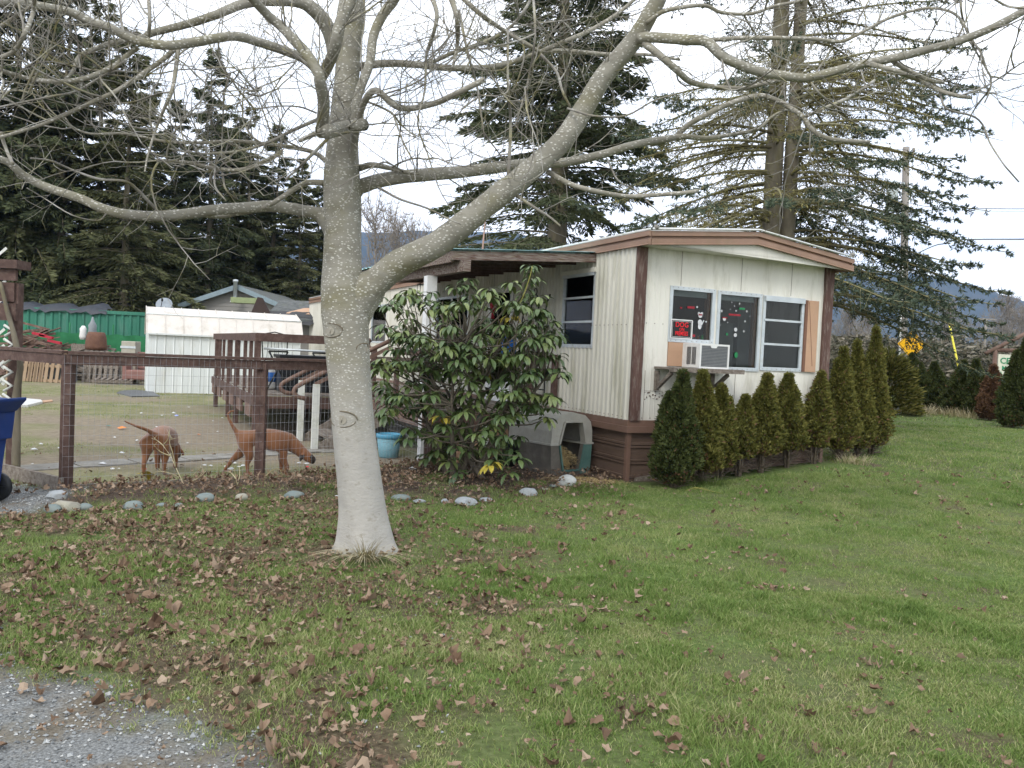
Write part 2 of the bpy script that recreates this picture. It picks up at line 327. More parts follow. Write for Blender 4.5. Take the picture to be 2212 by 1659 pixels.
for i in range(26):
    x = .2+.27*random.random(); z = 1.0+.1*random.random(); mb.box((x, -.0085, z), (x+random.uniform(.004, .022), -.0045, z+random.uniform(.003, .016)))
for i in range(14): mb.box((.2+i*.02, -.0085, 1.107), (.2+i*.02+.012, -.0045, 1.111))
mb.build('end_wall', [M['cream'], M['groove']], home)
# corrugated long wall
SW = [(.93, 1.79, 1.62, 2.62), (3.42, 4.38, .70, 2.58), (5.35, 7.0, 1.55, 2.50), (10.5, 11.8, 1.6, 2.5)]
mb = MB(); ys = [.01, .93, 1.79, 3.42, 4.38, 5.35, 7.0, 10.5, 11.8, LEN]
for i in range(len(ys)-1):
    a, b_ = ys[i], ys[i+1]; m = (a+b_)/2; hole = [o for o in SW if o[0] <= m <= o[1]]
    segs = [(ZB, ZT)] if not hole else [(ZB, hole[0][2]), (hole[0][3], ZT)]
    for (p, q) in segs:
        if q-p > .02: ribbed(mb, a, b_, p, q, .103, .019, 0.0, 'y', -1, .32)
SWM = mb; mb = MB(); mb.box((W-.03, .02, ZB), (W, LEN, ZT)); mb.box((.02, LEN-.03, ZB), (W-.04, LEN, ZT)); mb.box((.03, .07, ZB), (W-.05, LEN-.05, ZB+.03)); mb.box((.03, .07, ZT-.03), (W-.05, LEN-.05, ZT-.002)); mb.build('rear_wall', M['cream'], home)
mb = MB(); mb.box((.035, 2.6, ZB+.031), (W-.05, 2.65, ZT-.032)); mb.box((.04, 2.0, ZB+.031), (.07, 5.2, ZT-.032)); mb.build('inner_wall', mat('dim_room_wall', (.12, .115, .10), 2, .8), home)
mb = MB(); mb.box((1.7, .75, ZB+.04), (2.15, 1.5, 2.05)); mb.box((2.35, .9, ZB+.04), (2.9, 1.4, 2.7)); mb.build('inner_cupboard', M['lilac'], home)
# fasteners along the side wall
mb = SWM; mb.cur = 1
for y in np.arange(.05, 1.8, .103):
    for z in (.78, 1.90):
        if z > 1 and y > .9: continue
        mb.box((-.024, y+.07, z), (-.019, y+.08, z+.01))
mb.build('side_wall', [M['cream_old'], M['groove']], home)
# fascia (two lips and a groove) following the low gable at the ends and level along the sides
def gz(x): return .145*(1-abs(x-W/2)/(W/2))
def fascia_run(p, q, nrm, name, zt=3.0, ht=.165):
    mb = MB(); p = Vector(p); q = Vector(q); n = Vector(nrm)
    prof = [(0, 0), (.04, -.004), (.04, -.062), (.004, -.068), (.004, -.088), (.034, -.094), (.034, -ht+.012), (.045, -ht+.004), (.045, -ht), (0, -ht)]
    vs = []
    for c_ in (p, q):
        for (o, z) in prof: vs.append(c_ + n*o + Vector((0, 0, z)))
    k = len(prof); mb.add(vs, [(i, (i+1) % k, k+(i+1) % k, k+i) for i in range(k)] + [tuple(range(k))[::-1], tuple(range(k, 2*k))]); return mb.build(name, M['fascia'], home)
OV = .30; zt = 3.0
SO = .0
for a, b_ in (((-SO, -OV+.035, zt), (W/2, -OV+.035, zt+.15)), ((W/2, -OV+.035, zt+.15), (W+SO+.03, -OV+.035, zt-.045))):
    fascia_run(a, b_, (0, -1, 0), 'end_fascia')
fascia_run((-SO-.008, -OV, zt), (-SO-.008, LEN, zt), (-1, 0, 0), 'side_fascia')
fascia_run((W+SO+.03, -OV, zt-.045), (W+SO+.03, LEN, zt-.02), (1, 0, 0), 'side_fascia')
# pediment: cream board closing the gable, with a soffit ledge
mb = MB(); mb.prism([(.15, 2.865), (W, 2.80), (W, 2.86), (W/2, 2.995), (.0, 2.85)], 'y', -.255, -.235); mb.prism([(0, 2.845), (.0, 2.868), (W, 2.868), (W, 2.845)], 'y', -.235, .055); mb.build('gable_soffit', M['cream'], home)
# roof
mb = MB(); nseg = 12; poly = []
top = [(W*i/nseg + (0 if i else -.02) + (.05 if i == nseg else 0), 0) for i in range(nseg+1)]
vs = []
for y in (-OV+.06, LEN):
    for i in range(nseg+1):
        x = -.02+(W+.07)*i/nseg; vs.append((x, y, zt+.01+gz(np.clip(x, 0, W))*(1.06)-.045*(x/W if x > W/2 else 0)))
    for i in range(nseg+1):
        x = -.02+(W+.07)*i/nseg; vs.append((x, y, 2.95 if 0 < i < nseg else zt-.05))
k = nseg+1; fs = []
for i in range(nseg): fs += [(i, i+1, 2*k+i+1, 2*k+i), (k+i, 2*k+k+i, 2*k+k+i+1, k+i+1), (i, k+i, k+i+1, i+1), (2*k+i, 2*k+i+1, 3*k+i+1, 3*k+i)]
fs += [(0, 2*k, 3*k, k), (nseg, k+nseg, 3*k+nseg, 2*k+nseg)]
mb.add(vs, fs)
mb.tube([(-.0, -OV-.02, zt+.018), (W/2, -OV-.02, zt+.168), (W+.03, -OV-.02, zt-.03)], .016, 5, jit=.3)
mb.tube([(-.03, -OV, zt+.014), (-.03, LEN, zt+.014)], .018, 5); rf = mb.build('roof', M['roofwhite'], home)
mb = MB()
for (x, y, z) in ((.04, -OV-.02, zt+.04), (W, -OV-.02, zt)): mb = MB(); mb.lathe([(.005, -.03), (.028, -.02), (.034, 0), (.026, .022), (.004, .03)], (x, y, z), 8); mb.build('roof_knob', M['concrete'], home)

# corner posts on the end face
for (x0, x1) in ((-.004, .135), (3.02, 3.165)):
    mb = MB(); k = 14; vs = []; fs = []
    for i in range(k+1):
        z = ZB+.0+(ZT-.02-ZB)*i/k; j = random.uniform(-.004, .004); 
        for (px, py) in ((x0+j, -.042), (x1-j, -.042), (x1-j, -.0), (x0+j, -.0)): vs.append((px, py, z))
    for i in range(k):
        for j in range(4): fs.append((i*4+j, i*4+(j+1) % 4, i*4+4+(j+1) % 4, i*4+4+j))
    fs += [(0, 1, 2, 3), (k*4, k*4+1, k*4+2, k*4+3)]
    mb.add(vs, fs); mb.build('corner_post', M['postbrown'], home)
# skirting
mb = MB()
def skirt(p, q, nrm):
    p = Vector(p); q = Vector(q); n = Vector(nrm)
    prof = [(0, .60), (0, .47), (.016, .465), (.016, .44), (.004, .433), (.004, .428), (.016, .421), (.016, .405), (0, .40), (0, .27), (.016, .265), (.016, .24), (.004, .233), (.004, .228), (.016, .221), (.016, .205), (0, .2), (0, .07), (.012, .065), (.012, .04), (0, .03), (0, -.15)]
    k = len(prof); vs = [c_+n*o+Vector((0, 0, z)) for c_ in (p, q) for (o, z) in prof]
    mb.add(vs, [(i, i+1, k+i+1, k+i) for i in range(k-1)])
skirt((.05, .03, 0), (W-.03, .03, 0), (0, -1, 0)); skirt((.03, .05, 0), (.03, LEN, 0), (-1, 0, 0)); skirt((W-.03, .05, 0), (W-.03, LEN, 0), (1, 0, 0)); mb.build('skirting', M['skirt'], home)
MB().box((-.005, -.005, -.12), (.05, .05, .60)).build('skirting_corner', M['skirttrim'], home); MB().box((W-.05, -.005, -.1), (W+.005, .05, .6)).build('skirting_corner', M['skirttrim'], home)
mb = MB()
for (d, z0, z1) in ((.018, .672, .748), (.038, .595, .672)):
    mb.box((-d, -d, z0), (W+d, .02, z1)); mb.box((-d, .02, z0), (.02, LEN, z1)); mb.box((W-.02, .02, z0), (W+d, LEN, z1))
mb.box((-.012, -.012, .666), (W, .01, .678)); mb.build('skirting_band', M['skirttrim'], home)
mb = MB(); mb.prism([(.11, -.02), (.75, .0), (.72, .13), (.115, .045)], 'y', -.045, -.02); mb.build('loose_board', M['wood'], home)
# windows of the end wall
def window(name, o, parent, kind, rails=(), blind=0, ax='end'):
    x0, x1, z0, z1 = o
    def B(mb, a0, a1, za, zb, d0, d1):
        if ax == 'end': mb.box((a0, -d1, za), (a1, -d0, zb))
        else: mb.box((-d1, a0, za), (-d0, a1, zb))
    mb = MB(); f = .034
    B(mb, x0-.012, x1+.012, z1-f, z1+.012, -.02, .018); B(mb, x0-.012, x1+.012, z0-.012, z0+f, -.02, .018); B(mb, x0-.012, x0+f, z0+f, z1-f, -.02, .016); B(mb, x1-f, x1+.012, z0+f, z1-f, -.02, .016)
    mb.cur = 1
    for i in range(9):
        a_ = x0+.02+(x1-x0-.04)*i/8
        for z in (z1-.006, z0+.004): B(mb, a_, a_+.007, z, z+.007, .018, .021)
    w_ = mb.build('window', [M['alu'], M['groove']], parent)
    mb = MB(); B(mb, x0+f, x1-f, z0+f, z1-f, -.012, -.008); mb.build('pane', M['glass'], w_)
    if rails:
        mb = MB()
        for z in rails: B(mb, x0+.01, x1-.01, z-.014, z+.014, .0, .026 if kind == 'louvre' else .02)
        if kind == 'louvre': B(mb, x0+.004, x1-.004, z1-.06, z1-.0, .019, .045)
        mb.build('rail', M['alu'], w_)
    if blind:
        mb = MB(); B(mb, x0+.05, x1-.07, z1-f-blind, z1-f, -.05, -.035); mb.build('blind', M['blind'], w_)
        mb = MB(); B(mb, x1-.085, x1-.03, z0+f, z1-f, -.08, -.02); mb.build('jamb', M['jamb'], w_)
    return w_
w1 = window('window', (.517, 1.187, 1.735, 2.40), home, 'plain', blind=.07); w1['label'] = 'left window with stickers and a white dog decal'
w2 = window('window', OP[1], home, 'plain', blind=.07); w2['label'] = 'middle window with snowflake stickers'
w3 = window('window', OP[2], home, 'louvre', rails=(2.08, 1.765)); w3['label'] = 'right window of three louvre panes'
mb = MB()
mb.box((.52, -.012, 1.425), (1.185, .003, 1.722)); mb.box((.52, -.014, 1.60), (.76, -.0125, 1.603)); mb.build('filler_board', M['tan'], home)
mb = MB(); mb.box((2.70, -.03, 1.42), (2.925, -.002, 2.378)); sh = mb.build('shutter', M['tan'], home)
mb = MB(); mb.box((2.692, -.031, 1.42), (2.735, -.0, 2.379)); mb.bar((2.75, -.033, 2.36), (2.86, -.033, 1.5), .004, .003); mb.build('edge_strip', M['tandark'], sh)
# faded marks low on the wall
# stickers: small flat decals on the panes
def disc(mb, x, z, r, n=10, y=-.0005, sx=1): mb.prism([(x+sx*r*math.cos(2*math.pi*i/n), z+r*math.sin(2*math.pi*i/n)) for i in range(n)], 'y', y-.002, y)
def flake(mb, x, z, r):
    for i in range(6):
        a_ = math.pi*i/3; mb.bar((x, -.002, z), (x+r*math.cos(a_), -.002, z+r*math.sin(a_)), r*.35, .002, up=(0, 1, 0)); disc(mb, x+r*.8*math.cos(a_), z+r*.8*math.sin(a_), r*.25, 6)
mb = MB()
def c3(x, y):                     # crop pixels of the window close-up -> wall coordinates
    return .517+(x-180)/2212*2.66*.985/1.0, 2.40-(y-60)/1359*1.39
disc(mb, .985, 1.985, .038, 12, sx=.85); disc(mb, .985, 1.935, .035, 12, sx=.8); disc(mb, .985, 2.075, .032, 12); disc(mb, .962, 2.10, .017, 8); disc(mb, 1.008, 2.10, .017, 8); disc(mb, .955, 2.09, .012, 8)
mb.bar((1.01, -.002, 1.955), (1.045, -.002, 2.015), .016, .002, up=(0, 1, 0)); disc(mb, 1.08, 2.0, .011, 8); disc(mb, .93, 2.175, .013, 8); mb.build('sticker', M['sticker'], w1)
mb = MB(); mb.box((.958, -.004, 2.072), (1.012, -.0028, 2.09)); mb.box((.78, -.004, 2.15), (.89, -.0028, 2.178)); mb.box((.67, -.004, 2.14), (.70, -.0028, 2.16)); mb.box((.85, -.004, 1.80), (.92, -.0028, 1.83)); mb.build('sticker', M['pinkred'], w1)
mb = MB()
for (x, z, r) in ((1.315, 2.15, .018), (1.47, 2.27, .008), (1.595, 2.26, .013), (1.515, 2.225, .008), (1.545, 2.165, .013), (1.72, 2.17, .016), (1.45, 2.18, .006), (1.42, 2.01, .009), (1.70, 2.04, .014), (1.69, 1.91, .015), (1.775, 2.11, .006), (1.31, 1.97, .006)): flake(mb, x, z, r)
disc(mb, 1.365, 2.05, .024); disc(mb, 1.555, 1.925, .026, sx=1); disc(mb, 1.555, 1.855, .026); mb.build('sticker', M['sticker'], w2)
mb = MB(); mb.box((1.33, -.004, 2.06), (1.41, -.0028, 2.075)); mb.box((1.43, -.004, 2.10), (1.62, -.0028, 2.125)); mb.build('sticker', M['pinkred'], w2)
mb = MB(); mb.box((1.59, -.004, 2.185), (1.685, -.0028, 2.21)); disc(mb, 1.42, 1.86, .018); disc(mb, 1.585, 1.60, .04, sx=.7); mb.build('sticker', M['green_st'], w2)
# little things on the sill inside the left window
for i, (x, r, col, lab, cat) in enumerate(((.90, .032, (.35, .33, .27), 'pale stone ornament on the window sill', 'ornament'), (1.0, .02, (.30, .13, .05), 'small rusty brown figurine on the window sill', 'figurine'), (1.065, .022, (.08, .38, .12), 'small green leafy figurine on the window sill', 'figurine'), (1.135, .026, (.2, .5, .7), 'pale blue and white egg ornament on the window sill', 'ornament'))):
    mb = MB(); mb.lathe([(r*.5, 0), (r, r*.5), (r*.8, r*1.4), (r*.45, r*2.1), (r*.1, r*2.5)], (0, 0, 0), 10); 
    if i in (1, 2): mb.lathe([(r*.1, 0), (r*.35, r*.5), (r*.1, r*1.2)], (r*.5, 0, r*1.8), 7); mb.lathe([(r*.1, 0), (r*.3, r*.5), (r*.1, r)], (-r*.4, 0, r*1.6), 7)
    o = mb.build('sill_ornament', flat('ornament_%d' % i, col)); o.location = L2W(x, .045, 1.772); tag(o, lab, cat)
# side windows, louvre style with sloping open panes, and the door
ws = window('window', SW[0], home, 'louvre', rails=(2.28, 1.955), ax='side'); ws['label'] = 'side window with awning panes'
mb = MB(); mb.box((-.05, .90, 2.60), (-.0, 1.83, 2.66)); mb.build('drip_cap', M['cream_old'], ws)
window('window', SW[2], home, 'plain', rails=(), ax='side'); window('window', SW[3], home, 'plain', ax='side')
mb = MB(); mb.box((-.03, 6.13, 1.58), (-.018, 6.2, 2.48)); mb.build('mullion', M['white'], home)
mb = MB(); y0, y1 = 3.42, 4.38
mb.box((-.035, y0, .70), (.0, y0+.10, 2.58)); mb.box((-.035, y1-.10, .70), (.0, y1, 2.58)); mb.box((-.035, y0+.1, 2.46), (.0, y1-.1, 2.58)); mb.box((-.03, y0+.1, .70), (0, y1-.1, 1.1)); dr = mb.build('door', M['white'], home)
mb = MB(); mb.box((-.012, y0+.1, 1.1), (-.008, y1-.1, 2.46)); mb.build('pane', M['glass'], dr)
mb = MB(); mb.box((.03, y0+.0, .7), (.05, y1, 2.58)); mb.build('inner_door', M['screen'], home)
# shelf below the air conditioner, two brackets
mb = MB(); mb.box((.33, -.40, 1.385), (1.40, -.0045, 1.413)); mb.box((.32, -.42, 1.36), (1.38, -.33, 1.384)); sf = mb.build('air_conditioner_shelf', M['wood'], home)
for x in (.36, 1.2):
    mb = MB(); mb.bar((x, -.03, 1.36), (x, -.03, 1.12), .05, .045, up=(0, 1, 0)); mb.bar((x, -.33, 1.345), (x, -.06, 1.16), .04, .04); mb.build('bracket', M['wood'], sf)
# air conditioner
ac = empty('air_conditioner', L2W(.735, -.36, 1.414), TH, 'white boxy window air conditioner resting on a wooden shelf', 'air conditioner')
mb = MB(); mb.box((0, .02, 0), (.445, .36, .30)); mb.build('case', M['white_pl'], ac, bevel=.008)
mb = MB(); t_ = .022; mb.box((0, 0, 0), (.445, .02, t_)); mb.box((0, 0, .30-t_), (.445, .02, .30)); mb.box((0, 0, t_), (t_, .02, .30-t_)); mb.box((.445-t_, 0, t_), (.445, .02, .30-t_)); mb.prism([(.15, .277), (.17, .25), (.24, .25), (.26, .277)], 'y', -.002, .0); mb.build('front_frame', M['white_pl'], ac)
mb = MB(); mb.box((t_, .012, t_), (.445-t_, .0195, .30-t_)); mb.build('coil', M['grey_pl'], ac)
mb = MB()
for i in range(14): mb.box((t_, .004, .036+i*.0178), (.445-t_, .0115, .0395+i*.0178))
mb.build('grille', mat('grey_louvre', (.34, .35, .35), 8, .4), ac)
mb = MB()
for (a_, b_) in ((.075, .155), (.175, .255)):
    for i in range(22): mb.box((-.003, a_, .045+i*.0098), (-.0005, b_, .0505+i*.0098))
mb.build('side_vent', M['black'], ac)
# DOG ON PREMISES sign hanging in front of the left window
sg = empty('warning_sign', L2W(.69, -.03, 1.885), TH, 'black warning sign with red letters in the left window above the air conditioner', 'sign')
mb = MB(); mb.prism([(-.155, -.12), (.155, -.12), (.165, -.11), (.165, .11), (.155, .12), (-.155, .12), (-.165, .11), (-.165, -.11)], 'y', .0, .006); mb.build('board', M['white_pl'], sg)
mb = MB(); mb.box((-.15, -.0015, -.107), (.15, .001, .107)); mb.build('face', M['signblack'], sg)
mb = MB(); q = .0035
for (a_, b_, c_, d_) in ((-.142, .142, .094, .094+q), (-.142, .142, -.094-q, -.094), (-.142, -.142+q, -.094, .094), (.142-q, .142, -.094, .094)): mb.box((a_, -.003, c_), (b_, -.0014, d_))
mb.build('border_line', M['white_pl'], sg)
RX = Matrix.Rotation(math.pi/2, 4, 'X')
for (tx, sz, z, sx, nm) in (('DOG', .086, .052, 1.0, 'lettering'), ('ON', .05, -.004, .95, 'lettering'), ('PREMISES', .072, -.056, .66, 'lettering')):
    text_mesh(tx, nm, sz, M['red'], sg, Matrix.Translation((0, -.004, z)) @ RX, .003, sx, .0004)
# pipes and mast on the roof
o = MB().tube([L2W(.9, 7.0, 3.05), L2W(.9, 7.0, 3.5), L2W(.93, 7.0, 4.15)], [.028, .022, .014], 6).build('roof_mast', mat('rusty_pipe', (.30, .2, .16), 9, .6), None); tag(o, 'thin rusty mast rising from the roof of the cream mobile home', 'mast')
# ================================================================ MAIN BARE TREE
def bark(name, c0, c1, spot, spotamt, sc, low=None):
    m = bpy.data.materials.new(name); m.use_nodes = True; nt = m.node_tree; b = nt.nodes['Principled BSDF']; b.inputs['Roughness'].default_value = .85; b.inputs['Specular IOR Level'].default_value = .2
    tcn = N(nt, 'ShaderNodeTexCoord'); mpn = N(nt, 'ShaderNodeMapping'); mpn.inputs['Scale'].default_value = (1, 1, 1.9); nt.links.new(tcn.outputs['Object'], mpn.inputs[0])
    def no(s, d=6, r=.6):
        n = N(nt, 'ShaderNodeTexNoise'); n.inputs['Scale'].default_value = s; n.inputs['Detail'].default_value = d; n.inputs['Roughness'].default_value = r; nt.links.new(mpn.outputs[0], n.inputs['Vector']); return n.outputs[0]
    def mixc(f, a, b_):
        mm = N(nt, 'ShaderNodeMix', data_type='RGBA'); nt.links.new(f, mm.inputs[0])
        nt.links.new(a, mm.inputs[6])
        if isinstance(b_, tuple): mm.inputs[7].default_value = (*b_, 1)
        else: nt.links.new(b_, mm.inputs[7])
        return mm.outputs[2]
    c = ramp(nt, no(4), [(.3, c0), (.7, c1)])
    c = mixc(ramp(nt, no(2.2, 4), [(.5, (0, 0, 0)), (.72, (.6,)*3)]), c, (.17, .155, .06))       # moss tint
    vo = N(nt, 'ShaderNodeTexVoronoi'); vo.inputs['Scale'].default_value = sc; vo.inputs['Randomness'].default_value = 1; nt.links.new(mpn.outputs[0], vo.inputs['Vector'])
    a = N(nt, 'ShaderNodeMath', operation='MULTIPLY_ADD'); nt.links.new(no(9), a.inputs[0]); a.inputs[1].default_value = -.5; a.inputs[2].default_value = .52
    l = N(nt, 'ShaderNodeMath', operation='LESS_THAN'); nt.links.new(vo.outputs['Distance'], l.inputs[0]); nt.links.new(a.outputs[0], l.inputs[1])
    k = N(nt, 'ShaderNodeMath', operation='MULTIPLY'); nt.links.new(l.outputs[0], k.inputs[0]); k.inputs[1].default_value = spotamt
    c = mixc(k.outputs[0], c, spot)
    if low:      # smooth pale bark near the ground
        sp = N(nt, 'ShaderNodeSeparateXYZ'); nt.links.new(tcn.outputs['Object'], sp.inputs[0])
        ad = N(nt, 'ShaderNodeMath', operation='MULTIPLY_ADD'); nt.links.new(no(2), ad.inputs[0]); ad.inputs[1].default_value = .9; ad.inputs[2].default_value = -.45
        s2 = N(nt, 'ShaderNodeMath', operation='ADD'); nt.links.new(sp.outputs[2], s2.inputs[0]); nt.links.new(ad.outputs[0], s2.inputs[1])
        mr = N(nt, 'ShaderNodeMapRange'); mr.inputs[1].default_value = 1.55; mr.inputs[2].default_value = .75; nt.links.new(s2.outputs[0], mr.inputs[0])
        c = mixc(mr.outputs[0], c, ramp(nt, no(7), [(.3, tuple(x*.82 for x in low)), (.7, low)]))
        rgh = ramp(nt, no(14), [(.56, (0, 0, 0)), (.70, (.5,)*3)]); c = mixc(rgh, c, (.17, .15, .11))
    nt.links.new(c, b.inputs['Base Color'])
    bp = N(nt, 'ShaderNodeBump'); bp.inputs['Strength'].default_value = .5; bp.inputs['Distance'].default_value = .012; nt.links.new(no(30), bp.inputs['Height']); nt.links.new(bp.outputs[0], b.inputs['Normal']); return m
M['bark'] = bark('speckled_grey_bark', (.20, .19, .155), (.325, .31, .26), (.62, .61, .55), .75, 34, (.385, .37, .335))
M['bark2'] = bark('lichen_branch_bark', (.20, .185, .145), (.34, .32, .27), (.58, .57, .52), .8, 30)
M['twig'] = mat('grey_twig', [(.3, (.13, .115, .095)), (.5, (.24, .225, .195)), (.68, (.42, .41, .37))], 5, .8, 0, dirt=((.27, .24, .05), .8, 4))
M['moss'] = mat('yellow_lichen', (.3, .27, .04), 6, .9, .2)
def cr(pts, sub=4):
    P = [Vector(p) for p in pts]; P = [P[0]*2-P[1]] + P + [P[-1]*2-P[-2]]; o = []
    for i in range(1, len(P)-2):
        for k in range(sub):
            t = k/sub; a, b, c, d = P[i-1], P[i], P[i+1], P[i+2]
            o.append(.5*((2*b)+(c-a)*t+(2*a-5*b+4*c-d)*t*t+(3*b-a-3*c+d)*t**3))
    o.append(P[-2]); return o
OFS = {1: 0.0, 2: 648.0, 3: 1404.0}
def limb3(cr_, pts, w0, w1, Y0, Y1, sub=4):
    n = len(pts); out = []
    seg = [0]
    for i in range(1, n): seg.append(seg[-1]+math.hypot(pts[i][0]-pts[i-1][0], pts[i][1]-pts[i-1][1]))
    for i, (x, y) in enumerate(pts):
        t = seg[i]/seg[-1]; Y = Y0+(Y1-Y0)*t + .10*math.sin(3.1*t*math.pi+cr_); out.append(at(OFS[cr_]+x*.3906, y*.3906, Y))
    P = cr(out, sub); m = len(P); R_ = []
    for i in range(m):
        t = i/(m-1); Y = Y0+(Y1-Y0)*t; R_.append(.5*(w0+(w1-w0)*t)*.3906/FP*Y)
    return P, R_
tree = empty('bare_tree', (-1.0, 6.05, 0), 0, 'large leafless tree with speckled pale trunk in the foreground lawn', 'tree')
TINV = Matrix.Translation((1.0, -6.05, 0))
def tp(P): return [TINV @ Vector(p) for p in P]
# trunk with root flare
tr = [((790, 1215), 150), ((789, 1196), 138), ((788, 1165), 116), ((783, 1110), 104), ((776, 1040), 96), ((768, 970), 93), ((760, 890), 91), ((755, 820), 91), ((750, 740), 94), ((746, 680), 99), ((741, 625), 89), ((741, 560), 81), ((741, 490), 78), ((739, 430), 80), ((738, 375), 76), ((740, 310), 66), ((744, 240), 58), ((748, 180), 52), ((752, 110), 50), ((756, 40), 58), ((766, -40), 50), ((775, -160), 40), ((770, -330), 30), ((780, -520), 20), ((785, -700), 8)]
P = []; Rr = []
for (u, v), wd in tr: p = at(u, v, 6.08); P.append(p); Rr.append(wd/2/FP*6.08)
P2 = cr(P, 3); R2 = list(np.interp(np.linspace(0, len(Rr)-1, len(P2)), range(len(Rr)), Rr))
mb = MB(); n = 28; vs = []; fs = []
for i, (p, r) in enumerate(zip(P2, R2)):
    for j in range(n):
        th = 2*math.pi*j/n; fl = 1+max(0, (.30-p.z)/.35)*.22*(.5+.5*math.cos(th*5+1.0)) + .03*math.sin(3*th+p.z*2.1)+.02*math.sin(7*th+p.z*5)
        vs.append(TINV @ Vector((p.x+r*fl*math.cos(th), p.y+r*fl*math.sin(th), p.z)))
for i in range(len(P2)-1):
    for j in range(n): fs.append((i*n+j, i*n+(j+1) % n, (i+1)*n+(j+1) % n, (i+1)*n+j))
mb.add(vs, fs, True); trunk = mb.build('trunk', M['bark'], tree)
# eye-shaped pruning scars: raised lids round a cut knot
def scar(u, v, wd, ht, parent):
    c = at(u, v, 6.08); r = float(np.interp(c.z, [q.z for q in P2], R2)); cx = float(np.interp(c.z, [q.z for q in P2], [q.x for q in P2])); cy = float(np.interp(c.z, [q.z for q in P2], [q.y for q in P2]))
    mb = MB(); s = 1/FP*6.08
    def on(du, dz, o=0):
        x = (c.x-cx)+du*s; x = max(-r*.97, min(r*.97, x)); return TINV @ Vector((cx+x*(1+o/r), cy-math.sqrt(max(1e-5, r*r-x*x))*(1+o/r), c.z+dz*s))
    up = [on(wd/2*math.cos(a)*1.1, ht/2*math.sin(a)**.8*1.25) for a in np.linspace(.02, math.pi-.02, 11)]; lo = [on(wd/2*math.cos(a), -ht/2*math.sin(a)) for a in np.linspace(.02, math.pi-.02, 11)]
    mb.tube(up, [.002]+[.0055]*9+[.002], 5); mb.tube(lo, [.001]+[.0035]*9+[.001], 5); mb.build('knot_scar', M['knot'], parent)
    mb = MB(); mb.add([on(0, 0, .004)]+[on(wd*.2*math.cos(a), ht*.33*math.sin(a), .003) for a in np.linspace(0, 2*math.pi, 12)[:-1]], [(0, i+1, (i+1) % 11+1) for i in range(11)], True); mb.tube([on(2, 5, .006), on(1, -5, .006)], .004, 4); mb.build('knot_core', M['knotc'], parent)
M['knot'] = mat('scar_bark', (.16, .135, .095), 12, .9, .5, 60); M['knotc'] = mat('scar_wood', (.30, .28, .23), 12, .9, .4, 50)
for a in ((746, 904, 62, 30), (722, 716, 52, 26), (793, 757, 30, 24)): scar(*a, trunk)
